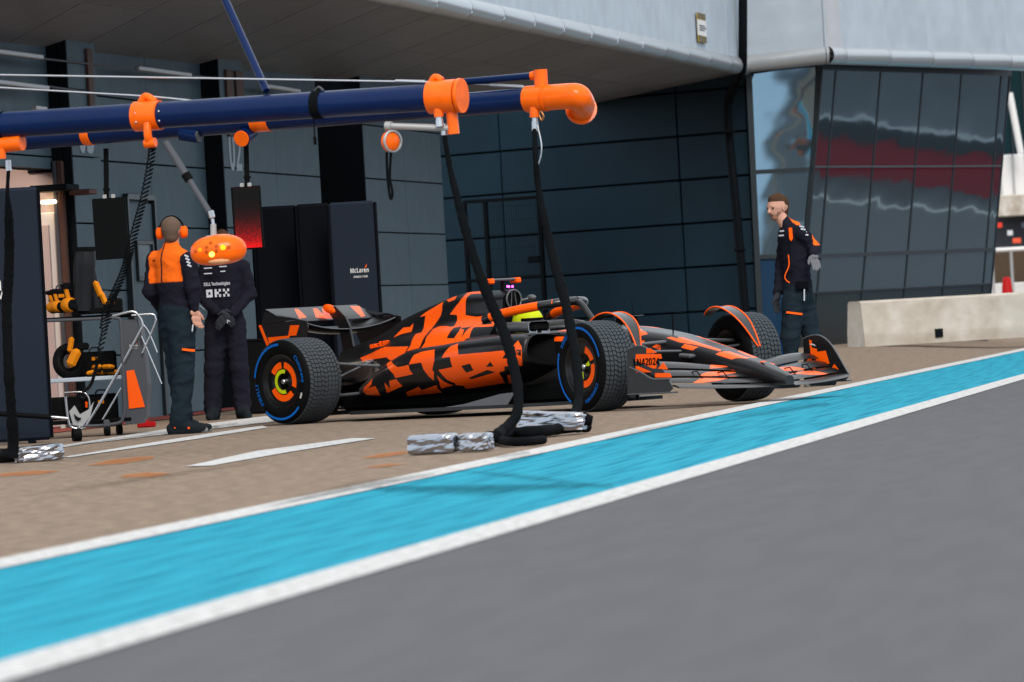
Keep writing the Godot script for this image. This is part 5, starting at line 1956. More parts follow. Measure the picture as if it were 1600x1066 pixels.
func screen_board(label: String, x0: float, x1: float, top: float, bottom: float, depth: float, yaw: float, m: Material, tall := -1.0) -> Node3D:
	var a := P(x0, bottom, depth)
	var c := P(x1, bottom, depth)
	var mid := (a + c) / 2
	mid.y = rise(mid.x, -mid.z)
	var h := P((x0 + x1) / 2, top, depth).y - mid.y
	var w := (c.x - a.x) / cos(deg_to_rad(yaw))
	var o := thing("screen_board", label, "screen", mid, deg_to_rad(yaw), "dark team screens")
	var b := MB.new()
	b.box(Vector3(0, h / 2 + 0.01, 0), Vector3(w, h - 0.02, 0.07), Basis.IDENTITY, 0.025)
	done(b, "panel", m, o)
	for k: float in [-1.0, 1.0]:
		var f := MB.new()
		f.box(Vector3(k * w * 0.36, 0.012, 0), Vector3(0.06, 0.024, 0.30), Basis.IDENTITY, 0.006)
		done(f, "foot", M.black_metal, o)
		var e := MB.new()
		e.box(Vector3(k * (w / 2 + 0.004), h / 2 + 0.01, 0), Vector3(0.022, h - 0.05, 0.074), Basis.IDENTITY, 0.006)
		done(e, "edge_trim", M.fabric_dark, o)
	return o

func build_boards() -> void:
	screen_board("dark team screen standing against the garage shutter", 412, 482, 321, 650, 60.6, 14.0, M.fabric_dark)  # shade on this screen is put in by the darker fabric
	screen_board("dark team screen standing between its two neighbours", 480, 533, 317, 650, 60.2, 14.0, M.fabric_dark)  # darkened like its neighbour, shade in the fabric colour
	var c := screen_board("dark team screen with bright white lettering", 531, 604, 314, 650, 59.8, -8.0, M.fabric_board)
	logo(c, Transform3D(Basis.IDENTITY, Vector3(0.05, 1.335, 0.037)), 0.72)
	var d := screen_board("wide dark blue team screen beside the tool trolley", -140, 80, 296, 692, 49.4, 6.0, M.fabric_board)
	lettering("McLaren", 0.115, "lettering", M.white, d, Transform3D(Basis.IDENTITY, P(-52, 446, 49.3) - d.position), "Droid Sans", 0.002, 0.8, true)
	lettering("FORMULA 1 TEAM", 0.07, "lettering", M.white, d, Transform3D(Basis.IDENTITY, P(-54, 464, 49.3) - d.position), "Droid Sans", 0.002, 0.72, true)
	var bx := thing("floor_crate", "black crate on the apron behind the rear tyre", "crate", G(402, 648))
	var s := MB.new()
	s.box(Vector3(0, 0.36, -0.15), Vector3(0.26, 0.70, 0.3), Basis(Vector3.UP, 0.2), 0.015)
	done(s, "body", M.matt_black, bx)
	var l := MB.new()
	l.box(Vector3(0, 0.72, -0.15), Vector3(0.27, 0.03, 0.31), Basis(Vector3.UP, 0.2), 0.008)
	done(l, "lid", M.tool_black, bx)

# ---------------------------------------------------------------- tool trolley and what stands on it
func build_trolley() -> void:
	var z := 51.2
	var T := func(px: float, py: float, dz := 0.0) -> Vector3: return P(px, py, z - dz)
	var o: Vector3 = G(150, 683)
	var tr := thing("tool_trolley", "grey tool trolley with chrome tube frame and orange panel", "trolley", o)
	# shelves
	for q in [[62.0, 214.0, 498.0, 0.03, M.tool_black], [62.0, 192.0, 595.0, 0.035, M.fascia[1]], [62.0, 205.0, 661.0, 0.03, M.tool_black]]:
		var a: Vector3 = T.call(q[0], q[2]) - o
		var c: Vector3 = T.call(q[1], q[2] - 4.0) - o
		var s := MB.new()
		s.box((a + c) / 2 + Vector3(0, 0, -0.28), Vector3(c.x - a.x, q[3], 0.56), Basis(Vector3.BACK, 0.0), 0.006)
		done(s, "shelf", q[4], tr)
	# end cabinet seen edge-on, with its orange wedge
	var e := MB.new()
	var poly := PackedVector2Array()
	for q in [[190, 500], [215, 499], [222, 530], [230, 600], [228, 650], [220, 662], [196, 664], [190, 650]]:
		var v: Vector3 = T.call(float(q[0]), float(q[1])) - o
		poly.append(Vector2(v.x, v.y))
	e.prism(poly, Transform3D(Basis.IDENTITY, Vector3(0, 0, -0.30 - 0.0 + (T.call(200.0, 600.0) - o).z)), 0.58)
	done(e, "end_cabinet", M.grey_plastic, tr)
	var zf: float = (T.call(200.0, 600.0) - o).z
	var og := PackedVector2Array()
	for q in [[197, 580], [209, 578], [226, 636], [201, 639]]:
		var v: Vector3 = T.call(float(q[0]), float(q[1])) - o
		og.append(Vector2(v.x, v.y))
	var ob := MB.new()
	ob.prism(og, Transform3D(Basis.IDENTITY, Vector3(0, 0, zf - 0.006)), 0.012)
	done(ob, "orange_panel", M.car_orange, tr)
	logo(tr, Transform3D(Basis.IDENTITY, T.call(208.0, 540.0, 0.004) - o + Vector3(0, 0, -0.008)), 0.28)
	# tube loops
	for q in [[[[62, 502], [150, 498], [182, 497], [188, 505], [190, 540], [194, 630], [192, 652], [182, 662], [140, 666], [110, 664]], M.grey_plastic, 0.014],
		[[[175, 494], [205, 487], [216, 494], [222, 508], [216, 522], [172, 602], [140, 656], [130, 669], [112, 668], [106, 655], [102, 620]], M.steel, 0.012],
		[[[205, 493], [236, 491], [242, 497], [241, 508], [222, 552]], M.steel, 0.009], [[[220, 525], [252, 600]], M.steel, 0.008], [[[222, 506], [232, 520], [245, 551]], M.steel, 0.008],
		[[[189, 606], [160, 656]], M.steel, 0.009], [[[100, 614], [128, 613], [138, 622], [140, 638]], M.steel, 0.008]]:
		var pts := []
		for v in q[0]: pts.append(T.call(float(v[0]), float(v[1]), 0.02) - o)
		var s := MB.new()
		s.tube(smooth_path(pts, 5), q[2], 10)
		done(s, "tube_frame", q[1], tr)
	for q in [[167, 674, 0.10], [186, 671, -0.15]]:
		var c: Vector3 = T.call(float(q[0]), float(q[1]), q[2]) - o
		c.y = 0.045 - o.y
		var s := MB.new()
		s.tube([c + Vector3(-0.018, 0, 0.006), c + Vector3(0.018, 0, -0.006)], 0.045, 18)
		var w := done(s, "castor", M.tool_black, tr)
		var f := MB.new()
		f.box(c + Vector3(0, 0.055, 0), Vector3(0.05, 0.07, 0.05), Basis.IDENTITY, 0.01)
		done(f, "fork", M.grey_plastic, w)
	# quick-lift jack lying in front of it
	var jo := G(120, 690)
	var jk := thing("lift_jack", "chrome lift jack with a long dark handle by the trolley", "jack", jo)
	var hd := MB.new()
	hd.tube([P(-60, 643, 49.2) - jo, P(80, 652, 49.2) - jo], 0.020, 12)
	done(hd, "handle", M.tool_black, jk)
	var sh := MB.new()
	sh.tube([P(80, 652, 49.2) - jo, P(106, 654, 49.2) - jo], 0.013, 10)
	done(sh, "shaft", M.steel, jk)
	var cr2 := MB.new()
	var pl := PackedVector2Array()
	for q in [[108, 643], [116, 634], [124, 648], [138, 640], [146, 628], [140, 652], [128, 667], [114, 664]]:
		var v := P(q[0], q[1], 49.2) - jo
		pl.append(Vector2(v.x, v.y))
	cr2.prism(pl, Transform3D(Basis.IDENTITY, Vector3(0, 0, P(120, 650, 49.2).z - jo.z)), 0.05)
	done(cr2, "cradle", M.pale_metal, jk)
	var em := MB.new()
	em.prism(PackedVector2Array([Vector2(-0.03, 0.03), Vector2(0.0, 0.0), Vector2(0.03, -0.01), Vector2(0.0, -0.035), Vector2(-0.02, -0.015)]), Transform3D(Basis.IDENTITY, P(121, 652, 49.16) - jo), 0.006)
	done(em, "emblem", M.tool_black, jk)
	var jw := MB.new()
	jw.tube([Vector3(-0.03, 0.052, 0.01), Vector3(0.03, 0.052, -0.01)], 0.052, 20)
	done(jw, "wheel", M.tool_black, jk)
	var jf := MB.new()
	jf.tube([Vector3(0, 0.05, 0), P(124, 664, 49.2) - jo], 0.014, 8)
	done(jf, "leg", M.steel, jk)
	# red stand behind
	var ro := G(229, 668)
	var rs := thing("red_stand", "thin red floor stand beside the trolley", "stand", ro)
	var rp := MB.new()
	rp.tube([Vector3(0, 0.02, 0), P(224, 552, -ro.z) - ro], 0.016, 8)
	done(rp, "post", M.red, rs)
	var rb := MB.new()
	rb.box(Vector3(0.0, 0.025, 0), Vector3(0.16, 0.05, 0.16), Basis.IDENTITY, 0.01)
	done(rb, "base", M.red, rs)
	# blowers and tools on the shelves
	var put := func(called: String, label: String, px: float, py: float, dz: float) -> Node3D:
		return thing(called, label, "tool", T.call(px, py, dz), 0.0, "cordless tools on the trolley")
	for q in [[90.0, 489.0, -0.10, 0.8, "cordless yellow blower beside the tall black duct"], [108.0, 489.0, 0.0, 1.0, "larger cordless yellow blower in front of the tall duct"], [82.0, 489.0, -0.25, 0.75, "cordless yellow blower half hidden by the blue screen"]]:
		var b: Node3D = put.call("cordless_blower", q[4], q[0], q[1], q[2])
		var k: float = q[3]
		var mb := MB.new()
		mb.smooth().lathe([Vector2(0.0, -0.06), Vector2(0.05, -0.058), Vector2(0.062, -0.03), Vector2(0.062, 0.03), Vector2(0.05, 0.058), Vector2(0.0, 0.06)].map(func(v): return v * k), Transform3D(Basis(Vector3.UP, 0.6) * Basis(Vector3.RIGHT, PI / 2), Vector3(0, 0.065 * k, 0)), 20)
		done(mb, "fan_case", M.tool_yellow, b)
		var gr := MB.new()
		gr.smooth().lathe([Vector2(0.046, 0.062), Vector2(0.03, 0.066), Vector2(0.0, 0.067)].map(func(v): return v * k), Transform3D(Basis(Vector3.UP, 0.6) * Basis(Vector3.RIGHT, PI / 2), Vector3(0, 0.065 * k, 0)), 16)
		done(gr, "grille", M.tool_black, b)
		var hb := MB.new()
		hb.tube(smooth_path([Vector3(0, 0.11 * k, 0), Vector3(-0.012, 0.17 * k, 0), Vector3(-0.02, 0.215 * k, 0)], 4), 0.02 * k, 10)
		done(hb, "grip", M.tool_yellow, b)
		var bt := MB.new()
		bt.box(Vector3(-0.02, 0.225 * k, 0), Vector3(0.07, 0.05, 0.07) * k, Basis(Vector3.UP, 0.4), 0.008)
		done(bt, "battery", M.tool_black, b)
		var nz := MB.new()
		nz.tube([Vector3(0.02, 0.05 * k, 0.03), Vector3(0.075 * k, 0.035 * k, 0.05)], [0.035 * k, 0.028 * k], 12)
		done(nz, "nozzle", M.tool_black, b)
	var du: Node3D = put.call("cooling_fan_duct", "tall black cooling duct with yellow fan on the trolley", 140.0, 490.0, -0.05)
	var base: Vector3 = du.position
	var tb := MB.new()
	tb.tube(smooth_path([T.call(134.0, 388.0) - base, T.call(132.0, 410.0) - base, T.call(130.0, 440.0) - base, T.call(130.0, 486.0) - base], 4), [0.072, 0.078, 0.083, 0.087, 0.09, 0.09, 0.088, 0.086, 0.084, 0.08, 0.078, 0.078, 0.078], 16)
	tb.tube(smooth_path([T.call(138.0, 415.0) - base, T.call(146.0, 440.0) - base, T.call(150.0, 462.0) - base, T.call(152.0, 482.0) - base], 4), [0.05, 0.046, 0.042, 0.038, 0.036, 0.036, 0.036, 0.038, 0.04, 0.042, 0.042, 0.042, 0.042], 14)
	done(tb, "duct", mat(Color(0.12, 0.13, 0.145), 0.45), du)
	var cl := MB.new()
	cl.tube([T.call(134.0, 386.0) - base, T.call(134.2, 392.0) - base], 0.088, 18)
	done(cl, "collar", M.tool_black, du)
	for q in [[153.0, 452.0, 0.05, 0.15], [161.0, 466.0, 0.045, 0.12]]:
		var yb := MB.new()
		yb.box(T.call(q[0], q[1], 0.03) - base, Vector3(q[2], q[3], 0.07), Basis(Vector3.BACK, 0.35), 0.02)
		done(yb, "yellow_grip", M.tool_yellow, du)
	var ft := MB.new()
	ft.box(Vector3(0, 0.02, 0), Vector3(0.26, 0.05, 0.2), Basis.IDENTITY, 0.01)
	done(ft, "foot", M.tool_black, du)
	# middle shelf: hose ring, yellow gun, boxes of yellow tools
	var hr: Node3D = put.call("blower_hose", "black hose ring holding a yellow blower on the shelf", 108.0, 590.0, -0.1)
	var hp := []
	for i in 21:
		var a := TAU * i / 20.0 * 0.92 + 0.6
		hp.append(Vector3(cos(a) * 0.088, 0.135 + sin(a) * 0.105, sin(a * 2.0) * 0.02))
	var hm := MB.new()
	hm.tube(hp, 0.046, 14)
	done(hm, "hose", M.tool_black, hr)
	var gy := MB.new()
	gy.box(Vector3(0.05, 0.16, 0.07), Vector3(0.08, 0.16, 0.08), Basis(Vector3.BACK, -0.5), 0.025)
	gy.box(Vector3(0.03, 0.27, 0.05), Vector3(0.045, 0.13, 0.045), Basis(Vector3.BACK, -0.2), 0.015)
	done(gy, "blower_body", M.tool_yellow, hr)
	var gb := MB.new()
	gb.box(Vector3(0.12, 0.25, 0.05), Vector3(0.12, 0.06, 0.07), Basis.IDENTITY, 0.015)
	done(gb, "battery", M.tool_black, hr)
	for k in 5:
		var bx: Node3D = put.call("tool_case", "small yellow topped tool lying on the middle shelf", 142.0 + k * 9.0, 588.0 - (k % 2) * 9.0, -0.05 - 0.06 * (k % 3))
		var s := MB.new()
		s.box(Vector3(0, 0.03, 0), Vector3(0.075, 0.035, 0.10), Basis(Vector3.UP, 0.3 * k) * Basis(Vector3.BACK, 0.2 - 0.12 * k), 0.014)
		done(s, "top", M.tool_yellow, bx)
		var t := MB.new()
		t.box(Vector3(0.0, 0.0, 0), Vector3(0.07, 0.03, 0.09), Basis(Vector3.UP, 0.3 * k), 0.01)
		done(t, "base", M.tool_black, bx)
	for q in [[98.0, 489.0, -0.34, 0.22, 0.20, "black tool case behind the blowers on the top shelf"], [176.0, 489.0, -0.30, 0.16, 0.12, "small black tool case beside the duct on the top shelf"], [150.0, 587.0, -0.36, 0.34, 0.20, "black tool case at the back of the middle shelf"], [160.0, 657.0, -0.25, 0.26, 0.22, "black tool case beside the crate on the bottom shelf"]]:
		var kc: Node3D = put.call("tool_case", q[5], q[0], q[1], q[2])
		var ks := MB.new()
		ks.box(Vector3(0, q[4] / 2, 0), Vector3(q[3], q[4], 0.16), Basis(Vector3.UP, 0.15), 0.015)
		done(ks, "body", M.tool_black, kc)
		var kh := MB.new()
		kh.tube(smooth_path([Vector3(-0.05, q[4], 0), Vector3(-0.03, q[4] + 0.03, 0), Vector3(0.03, q[4] + 0.03, 0), Vector3(0.05, q[4], 0)], 3), 0.008, 6)
		done(kh, "handle", M.grey_plastic, kc)
		var kl := MB.new()
		kl.box(Vector3(0.0, q[4] * 0.7, 0.085), Vector3(0.05, 0.03, 0.012), Basis(Vector3.UP, 0.15), 0.003)
		done(kl, "latch", M.tool_yellow, kc)
	var cr3: Node3D = put.call("tool_crate", "black crate on the bottom shelf of the trolley", 105.0, 657.0, -0.2)
	var cs := MB.new()
	cs.box(Vector3(0, 0.10, 0), Vector3(0.30, 0.19, 0.3), Basis.IDENTITY, 0.03)
	done(cs, "body", M.tool_black, cr3)
	var lt := MB.new()
	lt.box(Vector3(0.17, 0.12, 0.1), Vector3(0.02, 0.05, 0.02), Basis.IDENTITY, 0.004)
	done(lt, "orange_clip", M.car_orange, cr3)

# ---------------------------------------------------------------- people
# A body is a field of tapered capsules joined smoothly, meshed as surface nets; colour by garment.
class Body:
	var lo: Vector3
	var n: Vector3i
	var cell: float
	var f := PackedFloat32Array()
	var tag := PackedByteArray()
	var best := PackedFloat32Array()
	var near := PackedFloat32Array()
	func _init(bones: Array, c: float, k: float) -> void:
		cell = c
		var hi := Vector3.ONE * -1e9
		lo = Vector3.ONE * 1e9
		for b: Array in bones:
			var r := maxf(b[2], b[3]) + 0.05
			for p: Vector3 in [b[0], b[1]]:
				lo = lo.min(p - Vector3.ONE * r)
				hi = hi.max(p + Vector3.ONE * r)
		n = Vector3i(((hi - lo) / cell).ceil()) + Vector3i.ONE * 2
		var total := n.x * n.y * n.z
		f.resize(total); f.fill(1.0)
		tag.resize(total)
		best.resize(total); best.fill(9.0)
		for b: Array in bones: add(b, k)
		if c > 0.01: folds()
	func folds() -> void:
		# creases of loose cloth
		var nz := FastNoiseLite.new()
		nz.seed = 4
		nz.frequency = 1.0
		nz.fractal_type = FastNoiseLite.FRACTAL_RIDGED
		nz.fractal_octaves = 2
		for z in n.z:
			for y in n.y:
				var row := (z * n.y + y) * n.x
				for x in n.x:
					var i := row + x
					if absf(f[i]) < 0.03:
						var p := lo + Vector3(x, y, z) * cell
						f[i] -= 0.011 * nz.get_noise_3d(p.x * 4.0 + p.y * 2.2, p.y * 8.0 - p.x * 2.5, p.z * 4.0)
	func add(b: Array, k: float) -> void:
		var a: Vector3 = b[0]
		var c: Vector3 = b[1]
		var ra: float = b[2]
		var rb: float = b[3]
		var id: int = b[4]
		var flat: Vector3 = b[5] if b.size() > 5 else Vector3.ZERO
		var sq: float = b[6] if b.size() > 6 else 1.0
		var m := maxf(ra, rb) + k + cell * 2.0
		var i0 := Vector3i(((a.min(c) - Vector3.ONE * m - lo) / cell).floor()).clamp(Vector3i.ZERO, n - Vector3i.ONE)
		var i1 := Vector3i(((a.max(c) + Vector3.ONE * m - lo) / cell).ceil()).clamp(Vector3i.ZERO, n - Vector3i.ONE)
		var ab := c - a
		var ll := maxf(ab.length_squared(), 1e-9)
		for z in range(i0.z, i1.z + 1):
			for y in range(i0.y, i1.y + 1):
				var row := (z * n.y + y) * n.x
				for x in range(i0.x, i1.x + 1):
					var p := lo + Vector3(x, y, z) * cell - a
					var t := clampf(p.dot(ab) / ll, 0.0, 1.0)
					var q := p - ab * t
					if sq != 1.0: q += flat * (q.dot(flat) * (1.0 / sq - 1.0))
					var d := q.length() - lerpf(ra, rb, t)
					var i := row + x
					var o := f[i]
					if d < best[i]:
						best[i] = d
						tag[i] = id
					var h := clampf(0.5 + 0.5 * (o - d) / k, 0.0, 1.0)
					f[i] = lerpf(o, d, h) - k * h * (1.0 - h)
	func mesh(st: SurfaceTool, colour: Callable) -> void:
		var at := {}
		var verts := PackedVector3Array()
		var cols := PackedColorArray()
		var sx := 1
		var sy := n.x
		var sz := n.x * n.y
		for z in n.z - 1:
			for y in n.y - 1:
				var row := (z * n.y + y) * n.x
				for x in n.x - 1:
					var i := row + x
					var m := 0
					var a := f[i]; var b := f[i + 1]; var c := f[i + sy]; var d := f[i + sy + 1]
					var e := f[i + sz]; var g := f[i + sz + 1]; var h := f[i + sz + sy]; var j := f[i + sz + sy + 1]
					if a < 0: m += 1
					if b < 0: m += 1
					if c < 0: m += 1
					if d < 0: m += 1
					if e < 0: m += 1
					if g < 0: m += 1
					if h < 0: m += 1
					if j < 0: m += 1
					if m == 0 or m == 8: continue
					var s := Vector3.ZERO
					var k := 0
					var v := [a, b, c, d, e, g, h, j]
					for ed: Array in [[0, 1], [2, 3], [4, 5], [6, 7], [0, 2], [1, 3], [4, 6], [5, 7], [0, 4], [1, 5], [2, 6], [3, 7]]:
						var p: float = v[ed[0]]
						var q: float = v[ed[1]]
						if (p < 0.0) != (q < 0.0):
							var t := p / (p - q)
							var c0 := Vector3(ed[0] & 1, (ed[0] >> 1) & 1, ed[0] >> 2)
							var c1 := Vector3(ed[1] & 1, (ed[1] >> 1) & 1, ed[1] >> 2)
							s += c0.lerp(c1, t)
							k += 1
					var pos := lo + (Vector3(x, y, z) + s / k) * cell
					at[i] = verts.size()
					verts.append(pos)
					cols.append(colour.call(tag[i], pos))
		# quads round every crossed edge
		var quads := []
		for i: int in at:
			for axis in 3:
				var step: int = [sx, sy, sz][axis]
				var u: int = [sy, sz, sx][axis]
				var w: int = [sz, sx, sy][axis]
				if i + step >= f.size(): continue
				var p := f[i] < 0.0
				var q := f[i + step] < 0.0
				if p == q: continue
				if not (at.has(i - u) and at.has(i - w) and at.has(i - u - w)): continue
				var r := [at[i], at[i - u], at[i - u - w], at[i - w]]
				if p: r.reverse()
				quads.append(r)
		for r: Array in quads:
			for k: int in [0, 1, 2, 0, 2, 3]:
				st.set_color(cols[r[k]])
				st.add_vertex(verts[r[k]])

func person_mesh(parts: Array, called: String, parent: Node, colour: Callable) -> void:
	var st := SurfaceTool.new()
	st.begin(Mesh.PRIMITIVE_TRIANGLES)
	st.set_smooth_group(0)
	for p: Array in parts: Body.new(p[0], p[1], p[2]).mesh(st, colour)
	st.generate_normals()
	var o := MeshInstance3D.new()
	o.mesh = st.commit()
	o.material_override = M.person
	o.name = called
	parent.add_child(o, true)

enum {NAVY, ORANGE_CLOTH, SKIN, HAIR, SHOE, SOLE, GLOVE, TROUSER, BEARD, GLOVE_GREY}

func hand(palm: Vector3, fingers_dir: Vector3, thumb_dir: Vector3, id: int, curl: Vector3, scale := 1.0) -> Array:
	# palm with four unequal bent fingers and a thumb from its side
	var out := []
	var side := thumb_dir.normalized()
	var fw := fingers_dir.normalized()
	out.append([palm - side * 0.02 * scale, palm + side * 0.02 * scale + fw * 0.01, 0.026 * scale, 0.026 * scale, id, side.cross(fw).normalized(), 0.62])
	out.append([palm + fw * 0.045 * scale - side * 0.022 * scale, palm + fw * 0.045 * scale + side * 0.022 * scale, 0.020 * scale, 0.020 * scale, id, side.cross(fw).normalized(), 0.62])
	var l := [0.062, 0.074, 0.07, 0.056]
	for k in 4:
		var root := palm + fw * 0.055 * scale + side * (0.030 - 0.0205 * k) * scale
		var mid: Vector3 = root + (fw + curl * 0.35).normalized() * l[k] * 0.55 * scale
		var tip: Vector3 = mid + (fw + curl * 1.1).normalized() * l[k] * 0.5 * scale
		out.append([root, mid, 0.0098 * scale, 0.0088 * scale, id])
		out.append([mid, tip, 0.0088 * scale, 0.0075 * scale, id])
	var tr := palm + side * 0.028 * scale + fw * 0.0
	var tm := tr + (side * 0.7 + fw * 0.7).normalized() * 0.034 * scale
	out.append([tr, tm, 0.0125 * scale, 0.0105 * scale, id])
	out.append([tm, tm + (side * 0.25 + fw + curl * 0.4).normalized() * 0.03 * scale, 0.0105 * scale, 0.0085 * scale, id])
	return out

func head_bones(c: Vector3, face: Vector3, up: Vector3, beard: bool, short_hair: bool) -> Array:
	# c: middle of the head; face: where the nose points
	var f := (face - up * face.dot(up)).normalized()
	var r := f.cross(up).normalized()
	var b := []
	b.append([c + up * 0.025 - f * 0.018, c + up * 0.02 + f * 0.018, 0.092, 0.086, SKIN, r, 0.84])     # skull
	b.append([c - up * 0.045 + f * 0.035, c - up * 0.075 + f * 0.055, 0.058, 0.036, BEARD if beard else SKIN, r, 0.95])   # jaw
	b.append([c - up * 0.02 + f * 0.055, c - up * 0.03 + f * 0.05, 0.046, 0.046, SKIN])
	b.append([c + up * 0.012 + f * 0.094, c - up * 0.022 + f * 0.113, 0.010, 0.0145, SKIN])   # nose
	b.append([c + up * 0.028 + f * 0.088 - r * 0.035, c + up * 0.028 + f * 0.088 + r * 0.035, 0.011, 0.011, SKIN])   # brow
	b.append([c - up * 0.048 + f * 0.094 - r * 0.018, c - up * 0.048 + f * 0.094 + r * 0.018, 0.008, 0.008, BEARD if beard else SKIN])   # lip
	for s: float in [-1.0, 1.0]:
		b.append([c + up * 0.012 + r * s * 0.077 - f * 0.008, c - up * 0.022 + r * s * 0.075 - f * 0.002, 0.013, 0.009, SKIN, r, 0.5])   # ears
		b.append([c + up * 0.008 + f * 0.086 + r * s * 0.033, c + up * 0.008 + f * 0.087 + r * s * 0.034, 0.010, 0.010, HAIR])   # eyes, with the socket shade put into the dark colour
	b.append([c + up * 0.040 - f * 0.030, c + up * 0.064 + f * 0.022, 0.084, 0.062 if short_hair else 0.068, HAIR, r, 0.94])   # hair
	b.append([c - f * 0.045 + up * 0.01, c - f * 0.045 - up * 0.035, 0.068, 0.056, HAIR, r, 1.02])
	if not short_hair: b.append([c + up * 0.098 + f * 0.062, c + up * 0.105 - f * 0.03, 0.026, 0.034, HAIR])
	return b

func shoe_bones(heel: Vector3, toe: Vector3) -> Array:
	var d := (toe - heel)
	return [[heel + Vector3.UP * 0.045, heel + d * 0.35 + Vector3.UP * 0.055, 0.045, 0.05, SHOE], [heel + d * 0.3 + Vector3.UP * 0.045, toe - d * 0.08 + Vector3.UP * 0.035, 0.05, 0.036, SHOE],
		[heel + Vector3.UP * 0.016, toe + Vector3.UP * 0.016, 0.022, 0.024, SOLE], [heel + d * 0.15 + Vector3.UP * 0.05, heel + d * 0.15 + Vector3.UP * 0.12, 0.045, 0.048, SHOE]]

func cloth_colour(id: int) -> Color:
	match id:
		NAVY: return Color(0.013, 0.0155, 0.021)
		TROUSER: return Color(0.015, 0.021, 0.030)
		ORANGE_CLOTH: return Color(0.80, 0.135, 0.012)
		SKIN: return Color(0.50, 0.27, 0.20)
		HAIR: return Color(0.055, 0.032, 0.022)
		BEARD: return Color(0.27, 0.14, 0.095)
		SHOE: return Color(0.015, 0.018, 0.022)
		SOLE: return Color(0.20, 0.20, 0.20)
		GLOVE: return Color(0.03, 0.032, 0.04)
		GLOVE_GREY: return Color(0.13, 0.135, 0.15)
	return Color.BLACK

func patch(parent: Node, called: String, m: Material, pts: Array, thick := 0.004) -> void:
	# a small badge or trim following given points in space, as a flat ribbon
	var b := MB.new()
	for i in pts.size() - 1:
		var a: Array = pts[i]
		var c: Array = pts[i + 1]
		b.quad(a[0], a[1], c[1], c[0])
	done(b, called, m, parent)

